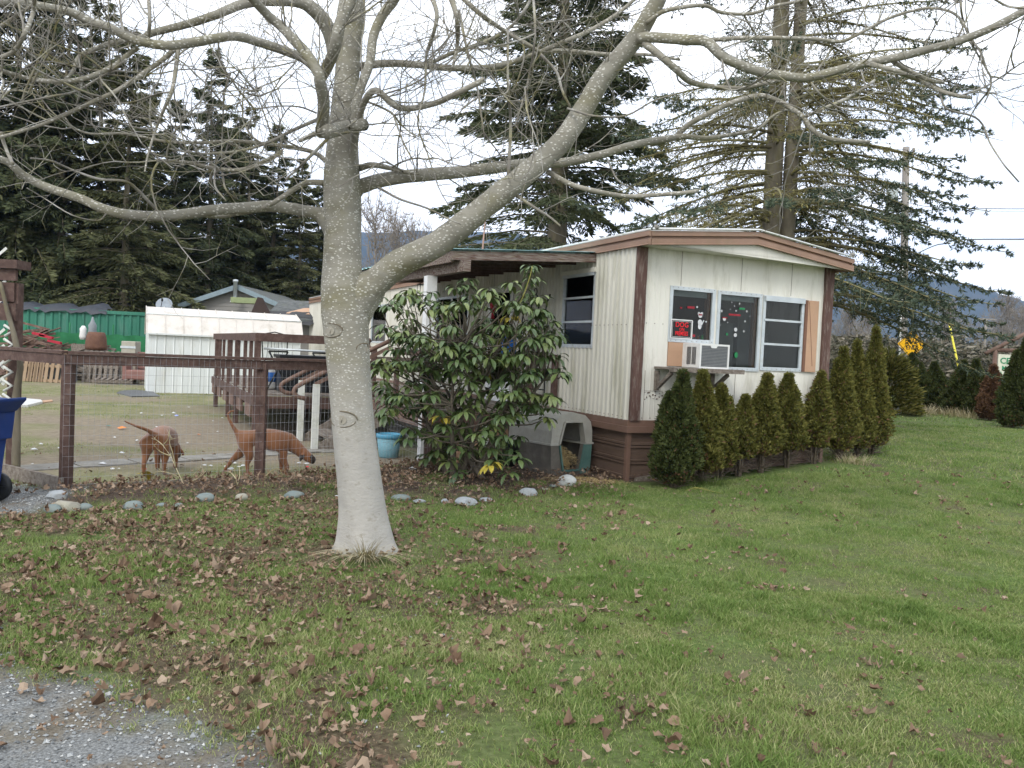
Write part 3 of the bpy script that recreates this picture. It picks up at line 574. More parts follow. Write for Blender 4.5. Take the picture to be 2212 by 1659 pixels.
# limbs traced in three close-ups: (view, points, width at both ends, distance at both ends)
LIMBS = [
 (2, [(270,1700),(330,1640),(420,1560),(560,1450),(760,1350),(950,1200),(1150,1040),(1300,920),(1450,780),(1560,620),(1680,420),(1800,280),(1870,190),(1940,70),(2010,-60),(2090,-260),(2150,-520)], 190, 70, 6.05, 5.7),
 (2, [(240,1090),(330,1035),(480,990),(700,965),(900,950),(1100,925),(1290,905),(1450,900),(1650,860),(1850,800),(2074,760)], 85, 36, 6.1, 6.6),
 (3, [(130,770),(200,700),(300,640),(450,570),(600,530),(700,555),(780,600),(850,650),(900,720),(1000,770),(1210,787)], 32, 24, 6.6, 6.5),
 (3, [(0,795),(170,755),(300,765),(450,745),(600,710),(680,640),(770,600)], 36, 8, 6.6, 6.7),
 (2, [(300,380),(380,360),(500,350),(620,355),(800,375),(1000,375),(1150,350),(1300,300),(1450,280),(1700,300),(1900,300),(2100,330)], 45, 14, 6.1, 6.9),
 (2, [(1300,300),(1450,235),(1600,170),(1750,80),(1880,-30)], 28, 18, 6.5, 6.8),
 (2, [(262,985),(290,860),(305,740),(305,620),(330,500),(385,350),(405,200),(460,80),(530,-20),(600,-200),(640,-420)], 40, 60, 5.98, 5.8),
 (2, [(330,700),(338,610),(380,525),(430,505),(520,580),(600,600),(750,570),(900,500),(1020,440)], 40, 30, 5.8, 5.5),
 (2, [(300,690),(350,690),(250,705),(150,730)], 60, 78, 5.95, 5.55),
 (2, [(120,745),(128,660),(130,560),(112,460),(100,400),(30,290),(-30,225),(-100,150),(-160,100),(-230,30),(-330,-90),(-430,-260)], 70, 44, 5.55, 5.0),
 (2, [(108,440),(150,370),(195,260),(225,120),(290,-20),(340,-200),(420,-400)], 62, 66, 5.5, 5.0),
 (2, [(130,720),(60,750),(0,778)], 34, 20, 5.5, 5.35),
 (1, [(1880,1250),(1780,1190),(1680,1165),(1500,1140),(1350,1150),(1200,1160),(1050,1180),(880,1195),(700,1185),(560,1150),(450,1100),(300,1050),(200,1010),(120,960),(50,900),(0,880),(-150,820),(-400,760)], 70, 34, 6.05, 5.4),
 (1, [(1750,385),(1680,325),(1600,290),(1450,240),(1300,200),(1150,220),(950,250),(800,235),(700,200),(600,150),(500,120),(400,70),(200,30),(0,15),(-250,30)], 52, 44, 5.6, 4.7),
 (1, [(1850,330),(1830,220),(1790,130),(1720,50),(1640,10),(1500,5),(1350,20),(1200,80),(1050,130),(850,180),(780,210),(650,230),(540,265),(440,310),(400,400),(330,470)], 74, 14, 6.1, 5.3),
 (1, [(1830,160),(1780,80),(1700,10),(1600,-80),(1450,-190)], 60, 40, 6.15, 6.6),
 (1, [(1800,1012),(1700,1010),(1620,1050),(1530,1110),(1430,1160),(1300,1185),(1200,1200),(1100,1190)], 34, 16, 6.0, 5.9),
 (1, [(985,255),(900,330),(800,400),(650,500),(500,570),(350,640),(200,700),(0,760),(-120,800)], 28, 16, 5.2, 4.9),
 (1, [(760,260),(700,310),(620,370),(480,430),(350,450),(180,440),(0,390),(-100,370)], 28, 24, 5.1, 4.9),
 (1, [(985,265),(970,400),(950,500),(900,620),(860,720),(820,850),(800,950)], 26, 8, 5.2, 5.1),
 (1, [(1770,655),(1620,720),(1500,780),(1350,830),(1150,850),(1000,835),(930,820)], 22, 8, 5.7, 5.6),
 (1, [(1810,900),(1750,850),(1650,820),(1500,800),(1300,780),(1100,790),(900,780),(700,740),(500,740),(400,700),(360,650)], 28, 8, 6.0, 5.6),
 (1, [(1560,840),(1450,900),(1330,940),(1180,930),(1050,900),(870,885)], 26, 18, 5.8, 5.6),
 (1, [(0,320),(80,280),(140,180),(185,60),(190,-60)], 26, 22, 4.6, 4.6),
 (1, [(820,230),(828,100),(820,-60),(830,-200)], 18, 24, 5.2, 5.2),
 (3, [(-60,215),(0,205),(200,220),(310,230),(400,310),(500,360),(620,400),(750,420),(880,430),(1050,385),(1200,350),(1400,310),(1550,270),(1700,230),(1900,150),(2068,60),(2280,-60)], 58, 38, 5.75, 5.2),
 (3, [(330,222),(500,210),(700,210),(900,215),(1050,230),(1150,190),(1300,110),(1430,65),(1540,45),(1650,60),(1720,110),(1780,220),(1830,290),(1860,380),(1885,430),(1880,500),(1850,570)], 24, 8, 5.6, 5.4),
 (3, [(-30,240),(60,310),(150,390),(220,450),(320,475),(500,490),(620,465),(820,420)], 44, 18, 5.75, 5.9),
 (3, [(1200,350),(1350,390),(1480,440),(1600,500),(1700,530),(1775,540)], 28, 18, 5.5, 5.5),
 (3, [(1350,345),(1450,400),(1550,445),(1620,455)], 26, 20, 5.5, 5.6),
 (3, [(1600,500),(1640,600),(1780,640),(1840,690),(1880,790),(1950,900),(2000,960),(2040,1005)], 12, 8, 5.5, 5.4),
 (3, [(1700,535),(1830,490),(1920,440),(2068,340),(2150,300)], 10, 7, 5.5, 5.4),
 (3, [(850,650),(960,600),(1100,540),(1180,490),(1240,445)], 20, 16, 6.5, 6.6),
 (3, [(880,440),(930,510),(1000,570),(1100,610),(1250,600)], 14, 7, 5.6, 5.7),
 (2, [(1370,950),(1500,1020),(1650,1060),(1800,1085),(1950,1080),(2130,1065),(2200,1055)], 30, 20, 5.9, 6.1),
 (3, [(1860,380),(1790,260),(1740,140),(1720,40),(1730,-60)], 10, 12, 5.4, 5.4),
 (3, [(1880,-20),(1980,35),(2090,45)], 12, 14, 5.0, 5.0),
 (3, [(-20,130),(60,70),(150,45),(300,30),(400,70),(560,75),(700,30),(850,0),(950,-60)], 26, 12, 5.7, 5.9),
 (2, [(870,-40),(1000,80),(1130,170),(1250,240),(1330,290)], 28, 20, 6.0, 6.5),
 (2, [(700,-80),(755,60),(740,180),(700,300),(690,500),(650,650)], 28, 8, 5.6, 5.7),
 (2, [(820,-60),(868,100),(870,250),(850,350),(830,400)], 34, 10, 5.8, 6.0),
 (2, [(1285,-80),(1300,200),(1260,450),(1230,560),(1190,700)], 16, 8, 5.7, 5.8),
 (2, [(880,60),(930,300),(980,480),(1000,620),(1020,760)], 18, 8, 5.8, 5.8),
 (2, [(1150,160),(1150,450),(1165,700),(1150,990)], 12, 22, 5.7, 5.9),
 (2, [(1180,1070),(1300,1150),(1380,1200),(1440,1250)], 22, 10, 5.8, 5.8),
 (2, [(430,1035),(550,1100),(700,1150),(820,1210),(890,1240)], 14, 8, 6.0, 5.8),
 (2, [(370,560),(500,620),(560,690),(640,755)], 14, 8, 5.7, 5.6),
 (2, [(330,930),(400,912),(500,930),(580,950),(660,960)], 36, 18, 6.05, 6.0),
 (2, [(680,370),(850,290),(1000,240),(1150,160),(1240,60),(1290,-40)], 22, 14, 6.2, 6.4),
 (2, [(1500,605),(1450,500),(1420,400),(1330,300)], 14, 18, 5.9, 6.3),
 (2, [(1480,600),(1620,640),(1800,640),(1950,560),(2080,520)], 14, 7, 5.8, 5.6),
 (2, [(1700,880),(1760,1000),(1850,1050),(1990,1180)], 12, 6, 6.3, 6.0),
 (1, [(0,730),(40,840),(72,905)], 20, 18, 5.3, 5.4),
 (1, [(870,1165),(750,1040),(680,1000),(550,990),(400,940),(280,890),(170,875)], 18, 10, 5.6, 5.3),
 (1, [(1810,770),(1700,880),(1640,940),(1580,990)], 20, 10, 5.8, 5.6),
 (1, [(1750,625),(1650,590),(1500,590),(1300,620),(1230,600)], 10, 5, 5.7, 5.5),
 (1, [(1640,340),(1500,370),(1350,380),(1220,415),(1080,380)], 9, 5, 5.5, 5.2),
 (1, [(1630,350),(1550,430),(1440,480),(1300,530),(1180,500)], 9, 5, 5.5, 5.2),
 (1, [(1230,960),(1250,1050),(1310,1100),(1290,1060)], 12, 8, 5.6, 5.6),
 (1, [(1190,930),(1190,1030),(1250,1110)], 14, 8, 5.6, 5.6),
 (1, [(590,1180),(540,1220),(400,1190),(250,1100),(150,1040)], 10, 6, 5.6, 5.4),
 (1, [(0,150),(120,70),(180,30)], 24, 18, 4.8, 4.8),
 (1, [(-40,600),(150,560),(300,530),(430,500),(600,400),(700,330)], 10, 14, 4.9, 5.1),
 (1, [(-60,520),(100,500),(240,540),(400,580),(560,580)], 10, 5, 4.9, 5.1),
]
limb_pts = []; tw = MB()
def cap_end(P, R_):
    return P, R_
first = True
for li, (v_, pts, w0, w1, Y0, Y1) in enumerate(LIMBS):
    P, R_ = limb3(v_, pts, w0, w1, Y0, Y1)
    if li == 0: R_[:8] = list(np.linspace(.20, .125, 8)); R_[8:] = list(np.interp(np.linspace(0, 1, len(R_)-8), [0, .25, .55, .75, 1], [.105, .082, .070, .058, .045]))
    if li == 1: R_[:5] = list(np.linspace(.13, .055, 5))
    if li == 12: R_[:6] = list(np.linspace(.15, .045, 6)); 
    limb_pts.append((P, R_))
    n = 16 if max(w0, w1) > 50 else (10 if max(w0, w1) > 25 else 6)
    if max(w0, w1) >= 24:
        mb = MB(); mb.tube(tp(P), R_, n, jit=.04); mb.build('limb', M['bark'] if max(w0, w1) > 50 else M['bark2'], tree)
    else: tw.tube(tp(P), R_, n, jit=.08)
# crown above the frame
for k in range(16):
    z0 = random.uniform(5.2, 8.5); i = min(range(len(P2)), key=lambda q: abs(P2[q].z-z0)); a = random.uniform(0, 6.28); L_ = random.uniform(1.2, 3.0); P = [P2[i].copy()]; d = Vector((math.cos(a), math.sin(a), .5)).normalized()
    for s in range(9): d = (d+Vector((random.uniform(-.2, .2), random.uniform(-.2, .2), random.uniform(-.05, .18)))).normalized(); P.append(P[-1]+d*L_/9)
    R_ = list(np.linspace(.05, .012, 10)); limb_pts.append((P, R_)); MB().tube(tp(P), R_, 7, jit=.05).build('limb', M['bark2'], tree)
def twig(p, d, L, r, lev, mb):
    seg = max(3, int(L/.07)); P = [Vector(p)]; d = Vector(d).normalized(); kids = []
    bend = Vector((random.uniform(-.5, .5), random.uniform(-.5, .5), random.uniform(-.1, .7)))*.16
    for i in range(seg):
        d = (d + bend + Vector((random.gauss(0, 1), random.gauss(0, 1), random.gauss(0, 1)))*.13).normalized(); P.append(P[-1]+d*L/seg)
        if lev > 0 and i > 0 and random.random() < (.62 if lev > 1 else .4): kids.append((P[-1].copy(), d.copy()))
    R_ = [r*(1-.65*i/seg) for i in range(seg+1)]; mb.tube(tp(P), R_, 5 if r > .006 else 3, cap=False, jit=.1)
    for (q, dd) in kids:
        ax = Vector((random.gauss(0, 1), random.gauss(0, 1), random.gauss(0, 1))).cross(dd)
        if ax.length < .01: continue
        nd = (dd*.6+ax.normalized()*.8+Vector((0, 0, .12))).normalized()
        twig(q, nd, L*random.uniform(.28, .6), max(.0016, r*.55), lev-1, mb)
random.seed(11)
tot = 0
for (P, R_) in limb_pts:
    L_ = sum((P[i+1]-P[i]).length for i in range(len(P)-1)); big = R_[0] > .045
    nt_ = int(L_*(6.5 if not big else 3.6)+1)
    for k in range(nt_):
        f = random.uniform(.12 if not big else .3, 1); i = min(len(P)-2, int(f*(len(P)-1))); p = P[i].lerp(P[i+1], random.random()); 
        if p.z < 2.35 or (p.x < -.2 and p.z < 2.6) or (p.x > .15 and p.z < 3.3): continue
        t = (P[i+1]-P[i]).normalized(); ax = Vector((random.gauss(0, 1), random.gauss(0, .8), random.gauss(0, 1))).cross(t)
        if ax.length < .01: continue
        d = (t*.7+ax.normalized()*.8+Vector((0, 0, .15)))
        L2 = random.uniform(.3, 1.05); twig(p, d, L2, random.uniform(.0035, .0075), 2 if random.random() < .75 else 1, tw); tot += 1
tw.build('twigs', M['twig'], tree); print('twigs', tot, len(tw.f))
# ================================================================ CONIFERS
M['fir1'] = mat('dark_fir_foliage', [(.2, (.03, .04, .022)), (.5, (.068, .082, .04)), (.8, (.125, .14, .068))], 1.2, .8, 0, rnd=.55, spec=.15)
M['fir2'] = mat('olive_fir_foliage', [(.2, (.038, .046, .022)), (.5, (.085, .092, .042)), (.8, (.15, .155, .075))], 1.2, .8, 0, rnd=.55, spec=.15)
M['fir3'] = mat('blue_green_spruce_foliage', [(.2, (.03, .044, .03)), (.5, (.065, .088, .056)), (.8, (.12, .145, .09))], 1.5, .7, 0, rnd=.6, spec=.2)
M['trunkfir'] = mat('conifer_bark', [(.3, (.10, .085, .06)), (.7, (.21, .185, .135))], 5, .9, .6, 25, (1, 1, .3), dirt=((.20, .18, .06), .7, 3))
M['mossbr'] = mat('mossy_branch', [(.3, (.10, .088, .05)), (.5, (.19, .17, .08)), (.7, (.26, .245, .15))], 4, .9, 0, rnd=.5, spec=.1)
def kites(B, T, wd, rg, tilt=None):
    """B base points, T tip vectors (n,3), wd widths -> verts, faces (two-sided flat kites)"""
    n = len(B); r = rg.normal(size=(n, 3)); r[:, 2] *= .6; s = np.cross(T, r); s /= (np.linalg.norm(s, axis=1, keepdims=True)+1e-9)
    m = B+T*.45; w_ = np.asarray(wd).reshape(-1, 1)*.5
    V = np.stack([B, m+s*w_, B+T, m-s*w_], 1).reshape(-1, 3); F_ = np.arange(n*4).reshape(-1, 4); return V, F_
def fir(name, H, R, base, nbr, ntuft, tl, tw_, seed, mt, lab=None, cat='tree', loc=(0, 0, 0), group=None, droop=.12, topk=.85, sparse=0, trunk_r=.22, upper_sparse=0, rz=0):
    rg = np.random.default_rng(seed); root = empty(name, loc, rz, lab, cat, group)
    k = 10; random.seed(seed); MB().tube([(random.uniform(-.05, .05)*i/3, random.uniform(-.05, .05)*i/3, H*i/k-.1) for i in range(k+1)], [trunk_r*(1-i/k*.96) for i in range(k+1)], 9, jit=.05).build('trunk', M['trunkfir'], root)
    f = rg.random(nbr)**.9; z0 = base+(H-base)*f; az = rg.random(nbr)*2*np.pi; L = R*np.power(1-f, topk)*rg.uniform(.6, 1.12, nbr)+.12
    L *= np.where(rg.random(nbr) < sparse, .55, 1); up = .12+.5*f**2
    per = np.maximum(2, (ntuft*L/L.sum()).astype(int)); idx = np.repeat(np.arange(nbr), per); n = len(idx)
    t = rg.random(n)**.62; r = L[idx]*t; lat = rg.normal(size=n)*.28*L[idx]*(1.02-t)**.8*.62
    ca, sa = np.cos(az[idx]), np.sin(az[idx]); x = r*ca-lat*sa; y = r*sa+lat*ca
    z = z0[idx]+up[idx]*r-droop*(1+.8*(1-f[idx]))*r**2/np.maximum(L[idx], .5) - abs(lat)*.35 - rg.random(n)*.16*tl*2
    out = np.stack([ca, sa, np.zeros(n)], 1); lt = np.stack([-sa, ca, np.zeros(n)], 1)*np.sign(lat)[:, None]
    T = out*rg.uniform(.4, 1, n)[:, None]+lt*rg.uniform(.1, .8, n)[:, None]; T[:, 2] += rg.uniform(-.75, .15, n); T /= np.linalg.norm(T, axis=1, keepdims=True); T *= (tl*rg.uniform(.6, 1.3, n))[:, None]
    V, F_ = kites(np.stack([x, y, z], 1), T, tw_*rg.uniform(.6, 1.4, n), rg)
    cl = .5*rg.random(nbr)[idx]+.5*rg.random(n); npmesh('crown', V, F_, mt, cl, root)
    mb = MB()
    for i in range(nbr):
        q = [];
        for s in range(4): rr = L[i]*s/3; q.append((rr*math.cos(az[i]), rr*math.sin(az[i]), z0[i]+up[i]*rr-droop*(1+.8*(1-f[i]))*rr**2/max(L[i], .5)))
        mb.tube(q, [.035*(.3+L[i]/R), .025, .014, .006], 3, cap=False)
    mb.build('branches', M['trunkfir'], root)
    return root
def fac(u, v, Y): p = at(u, v, Y); return p
# left wood: individual conifers
FT = {}
specs = [  # u, top v, Y, kind, label
 (-90, -560, 36, 0, 'tall dark fir at the far left edge behind the green shipping container'),
 (30, -430, 37.5, 1, 'tall olive fir behind the left end of the green container'),
 (128, -120, 37, 0, 'tall dark fir rising behind the middle of the green container'),
 (205, -40, 38, 2, 'thin topped fir behind the right half of the green container'),
 (265, 60, 36, 1, 'fir with a sparse top left of the brownish narrow conifer'),
 (312, 165, 37, 2, 'narrow brownish conifer between the tall left firs and the pointed fir'),
 (368, 215, 41, 0, 'short fir just left of the tallest pointed fir'),
 (444, 104, 37, 0, 'tallest sharply pointed fir standing against the sky left of the big bare tree'),
 (500, 250, 42, 1, 'small topped conifer just right of the pointed fir'),
 (527, 222, 39, 2, 'slim fir with a thin tip behind the grey gabled house'),
 (586, 270, 40, 0, 'narrow pointed fir above the chimney pipe of the grey house'),
 (640, 340, 39, 1, 'low rounded conifer above the right slope of the grey house'),
 (682, 400, 41, 0, 'lowest conifer at the right end of the left wood beside the bare tree trunk'),
 (70, 120, 46, 0, 'dark fir deep in the left wood above the wood pile'),
 (230, 260, 46, 1, 'shaded fir deep in the wood above the satellite dish'),
 (395, 330, 47, 2, 'shaded fir deep in the wood above the left slope of the grey house'),
 (550, 380, 48, 0, 'shaded fir deep in the wood directly above the chimney pipe'),
]
gm_ = [M['fir1'], M['fir2'], M['fir2']]
for i, (u, v, Y, kd, lab) in enumerate(specs):
    if u > 280: Y = Y+6.5
    p = at(u, 735, Y); H = at(u, v, Y).z-(.0); key = kd
    if key not in FT:
        H0 = 15.0; FT[key] = fir('fir_tree', H0, (3.6, 3.9, 2.9)[kd], .6, (210, 190, 160)[kd], (46000, 42000, 28000)[kd], .28, .06, 40+kd, gm_[kd], lab, 'tree', (0, 0, 0), 'conifers of the left wood', sparse=(.1, .2, .45)[kd], droop=.26); o = FT[key]
    else:
        o = tree_copy(FT[key]); o['label'] = lab
    o.location = (p.x, Y, 0); s = H/15.0; o.scale = (min(1.35, .55+.5*s)*(.85 if u > 430 and u < 700 and Y < 49 else 1), min(1.35, .55+.5*s), s); o.rotation_euler = (0, 0, random.uniform(0, 6.28))
# a leafy dark understorey so the wood has no see-through floor
n = 26000; rg = np.random.default_rng(5); xx = rg.uniform(-34, -8.2, n); yy = rg.uniform(46, 52, n); zt_ = 4.5*(.55+.45*fb(xx, yy, 3.5, 9)); zz = zt_*rg.random(n)**.8
T = rg.normal(size=(n, 3))*.35; V_, F_ = kites(np.stack([xx, yy, zz], 1), T, .25*np.ones(n), rg); o = npmesh('undergrowth', V_, F_, M['fir1'], rg.random(n)); tag(o, 'dark undergrowth of shrubs at the foot of the left wood', 'undergrowth', kind='stuff')
# the dark conifer behind the porch
p = at(1205, 500, 21.5)
fir('fir_tree', 17.5, 4.1, 1.0, 330, 110000, .19, .042, 77, M['fir1'], 'large dark drooping fir behind the porch roof left of the twin trunk spruce', 'tree', (p.x, 21.5, .1), droop=.17, topk=.72, sparse=.12, trunk_r=.33)
p = at(1335, 500, 24); fir('fir_tree', 4.9, 2.0, .3, 90, 12000, .2, .055, 78, M['fir3'], 'short young blue green conifer just above the mobile home roof', 'tree', (p.x, 24, .2), droop=.1, trunk_r=.1)
# ---- twin-trunk mossy spruce
sp = empty('spruce_tree', (5.17, 16.6, .2), 0, 'twin trunk spruce with bare mossy branches rising behind the mobile home', 'tree')
random.seed(21); SPX = ((-.27, 0), (.23, .05))
for (dx, r0) in ((-.12, .21), (.13, .17)):
    MB().tube([(dx*(1+.08*i)+random.uniform(-.02, .02), .02*i, -.3+1.35*i) for i in range(15)], [r0*(1-.045*i) for i in range(15)], 14, jit=.04).build('trunk', M['trunkfir'], sp)
rg = np.random.default_rng(31); br = MB(); KB, KT, KW, KR = [], [], [], []; MBs, MT, MW = [], [], []
for k in range(250):
    a = rg.uniform(0, 2*math.pi); z = rg.uniform(3.0 if abs(math.cos(a)) < .9 else 2.3, 18) if k % 3 else rg.uniform(2.6, 7); dx = -.16 if math.cos(a) < 0 else .15
    low = max(0, 1-z/18); L = (1.5+2.6*low**.6)*rg.uniform(.75, 1.12)*(1.06 if math.cos(a) > .3 and z < 5 else 1)
    n = 12; q = []; el = rg.uniform(.0, .3) if z > 5 else rg.uniform(-.08, .15); a2 = a+rg.uniform(-.15, .15); pos = np.array([dx, 0, z], float)
    for s in range(n+1):
        t = s/n; q.append(pos.copy()); ang = el-.45*math.sin(t*math.pi*.62)+max(0, t-.72)*1.3; aa = a2+.12*math.sin(t*5+k)
        pos = pos+np.array([math.cos(aa)*math.cos(ang), math.sin(aa)*math.cos(ang), math.sin(ang)])*L/n
    br.tube(q, [.034*(1-.8*s/n)*(.6+.4*L/4) for s in range(n+1)], 5, cap=False, jit=.15)
    live = rg.uniform(.35, .6) if (math.cos(a) > -.1 and z < 5.2) else (rg.uniform(.68, .88) if z < 12 else .5)
    Q = np.array(q)
    for s in np.arange(.12, 1, .035):
        for sd_ in (-1, 1):
            if rg.random() < .18: continue
            i = min(n-1, int(s*n)); p0 = Q[i]+(Q[i+1]-Q[i])*(s*n-i); d = (Q[i+1]-Q[i]); d /= np.linalg.norm(d); lat = np.array([-d[1], d[0], 0])*sd_
            l2 = (.18+.62*math.sin(min(1, s*1.15)*math.pi)**.7)*rg.uniform(.5, 1.1)*(1.2-s*.5); pp = [p0]; dd = d*.55+lat*.8; dd[2] -= rg.uniform(0, .45)
            for e_ in range(4): dd = dd+rg.normal(size=3)*.16; dd /= np.linalg.norm(dd); pp.append(pp[-1]+dd*l2/4)
            br.tube(pp, [.009, .007, .005, .004, .003], 3, cap=False)
            pp = np.array(pp)
            # mossy tufts on the bare inner part, needle shoots outside
            m = 8 if s < live else 0
            for _ in range(m):
                j = rg.integers(0, 4); b0 = pp[j]+(pp[j+1]-pp[j])*rg.random(); MBs.append(b0); tv = rg.normal(size=3)*.035; tv[2] -= .03; MT.append(tv); MW.append(.02)
            if s > live-.05:
                for _ in range(int((56*l2+12)*(.85 if z < 5.2 else .55))):
                    j = rg.integers(0, 4); b0 = pp[j]+(pp[j+1]-pp[j])*rg.random(); dv = (pp[j+1]-pp[j])/(l2/4); tv = dv*.6+rg.normal(size=3)*.42; tv[2] += .15; tv = tv/np.linalg.norm(tv)*rg.uniform(.05, .11); KB.append(b0); KT.append(tv); KW.append(.024); KR.append(.5*rg.random()+.5*((k*37) % 10)/10)
                if rg.random() < .9:
                    dv = pp[4]-pp[3]; dv /= np.linalg.norm(dv)
                    for _ in range(9): tv = dv+rg.normal(size=3)*.4; KB.append(pp[4]); KT.append(tv/np.linalg.norm(tv)*.09); KW.append(.02); KR.append(rg.random())
br.build('branches', M['mossbr'], sp)
V_, F_ = kites(np.array(MBs), np.array(MT), np.array(MW), rg); npmesh('moss', V_, F_, mat('branch_moss', [(.3, (.10, .085, .025)), (.5, (.19, .17, .05)), (.75, (.26, .24, .10))], 2, .9, 0, rnd=.5), rg.random(len(F_)), sp)
V_, F_ = kites(np.array(KB), np.array(KT), np.array(KW), rg); npmesh('crown', V_, F_, M['fir3'], np.array(KR), sp); print('spruce', len(KB), len(MBs))
# ================================================================ ARBORVITAE
M['thuja'] = mat('arborvitae_foliage', [(.15, (.045, .052, .014)), (.4, (.10, .105, .026)), (.65, (.17, .16, .042)), (.9, (.24, .195, .065))], 3, .75, 0, rnd=.6, spec=.15, trans=.15)
M['thuja_d'] = mat('dark_arborvitae_foliage', [(.15, (.025, .037, .013)), (.5, (.06, .076, .024)), (.85, (.11, .12, .04))], 3, .75, 0, rnd=.6, spec=.15, trans=.15)
M['thuja_b'] = mat('brown_dead_foliage', [(.2, (.07, .04, .022)), (.6, (.15, .085, .05)), (.9, (.2, .13, .08))], 3, .85, 0, rnd=.6, spec=.1)
M['stem'] = mat('shrub_stem', [(.3, (.09, .07, .05)), (.7, (.19, .155, .12))], 9, .9, .3)
def thuja_pts(rg, n, H, R, z0, shape=1.0):
    t = rg.random(n)**.85; z = z0+(H-z0)*t
    pr = R*np.clip(np.minimum(1, ((t+.08)/.24)**.5)*(1-t**1.55)**.92, .035, 1)
    a = rg.random(n)*2*np.pi; ph_ = rg.random(4)*6.28; lump = 1.03+.17*np.sin(3*a+9*t+ph_[0])+.14*np.sin(5*a-17*t+ph_[1])+.12*np.sin(9*a+29*t+ph_[2])+.08*np.sin(15*a-43*t+ph_[3])
    r = pr*lump*(1-.5*rg.random(n)**2.2); return a, r, z, t
def thuja(name, H, R, seed, n, loc, lab, z0=.12, mt='thuja', brown=.06, group=None, cat='hedge shrub', size=.055, tips=1):
    rg = np.random.default_rng(seed); root = empty(name, loc, 0, lab, cat, group)
    a, r, z, t = thuja_pts(rg, n, H, R, z0); B = np.stack([r*np.cos(a), r*np.sin(a), z], 1)
    bx_, by_ = rg.normal(size=2)*.10*R; fz = ((B[:, 2]-z0)/(H-z0))**1.5; B[:, 0] += bx_*2*fz; B[:, 1] += by_*2*fz
    k2 = rg.random(n) < .16; hh_ = rg.uniform(.72, .9); ox = rg.choice([-1, 1])*R*rg.uniform(.3, .5); B[k2, 0] = B[k2, 0]*.42+ox; B[k2, 1] *= .42; B[k2, 2] = z0+(B[k2, 2]-z0)*hh_*.6+(H-z0)*hh_*.4
    if tips:
        m = max(10, n//26); tz = H+rg.random(m)*.16*H*.5-.08; B[:m] = np.stack([rg.normal(size=m)*.016+bx_*2, rg.normal(size=m)*.016+by_*2, tz], 1)
    T = np.stack([np.cos(a)*.55, np.sin(a)*.55, np.full(n, .8)], 1)+rg.normal(size=(n, 3))*.38; T /= np.linalg.norm(T, axis=1, keepdims=True); T *= (size*rg.uniform(.6, 1.4, n))[:, None]
    # three-fingered sprays
    Bs, Ts, Ws, Rs = [], [], [], []; col = .5*fb(a*R*2+seed, z, .09, seed, 2)+.5*rg.random(n)
    S = np.cross(T, rg.normal(size=(n, 3))); S /= np.linalg.norm(S, axis=1, keepdims=True)+1e-9; S *= np.linalg.norm(T, axis=1, keepdims=True)
    for k_, (f, g_) in enumerate(((1, 0), (.75, .5), (.75, -.5))): Bs.append(B+T*.1*k_); Ts.append(T*f+S*g_); Ws.append(np.full(n, size*.42)); Rs.append(col)
    B, T, Wd, Rn = np.concatenate(Bs), np.concatenate(Ts), np.concatenate(Ws), np.concatenate(Rs)
    zrel = (B[:, 2]-z0)/(H-z0); lowb = (rg.random(len(B)) < brown+.5*np.clip(.16-zrel, 0, 1)*3)
    for nm, msk, mm in (('foliage', ~lowb, M[mt]), ('dead_foliage', lowb, M['thuja_b'])):
        if msk.sum() > 20: V_, F_ = kites(B[msk], T[msk], Wd[msk], rg); npmesh(nm, V_, F_, mm, Rn[msk], root)
    random.seed(seed); mb = MB()
    for k_ in range(5):
        an = random.uniform(0, 6.28); mb.tube([(.02*math.cos(an), .02*math.sin(an), -.08), (.05*math.cos(an), .05*math.sin(an), .25), (.25*R*math.cos(an), .25*R*math.sin(an), H*.5), (.1*R*math.cos(an), .1*R*math.sin(an), H*.85)], [.02, .014, .009, .004], 5)
    for k_ in range(75):
        an = random.uniform(0, 6.28); z_ = random.uniform(.04, .36); l = R*random.uniform(.5, 1.1); mb.tube([(0, 0, z_*.6), (l*.5*math.cos(an), l*.5*math.sin(an), z_*.8), (l*math.cos(an+.3), l*math.sin(an+.3), z_+random.uniform(-.06, .1))], [.006, .004, .002], 3, cap=False)
    mb.build('stem', M['stem'], root); return root
near = [  # x, y world from the picture, top v, width px, label
 (1455, 1040, 800, 118, 9, 'first and broadest hedge tree at the left, partly hiding the corner of the brown skirting'),
 (1518, 1034, 800, 84, 0, 'second hedge tree from the left, its tip just right below the air conditioner shelf'),
 (1553, 1030, 828, 70, 0, 'third hedge tree from the left with a thin leaning tip'),
 (1594, 1030, 850, 66, 1, 'shortest hedge tree of the front row, fourth from the left'),
 (1643, 1028, 806, 84, 1, 'fifth hedge tree from the left standing on bare pale stems'),
 (1700, 1018, 806, 74, 1, 'sixth hedge tree from the left, yellow green with a narrow pointed tip'),
 (1757, 1012, 800, 66, 1, 'seventh hedge tree from the left with a brown dead patch at its foot'),
 (1812, 1002, 752, 72, 0, 'eighth hedge tree from the left, tall in front of the right corner post'),
 (1852, 990, 738, 62, 0, 'ninth hedge tree, narrow and tall just right of the corner post'),
 (1882, 985, 712, 70, 0, 'tallest and last hedge tree at the right end of the front row')]
yy_ = [9.62, 9.95, 10.2, 10.42, 10.62, 10.95, 11.2, 11.65, 12.0, 12.5]
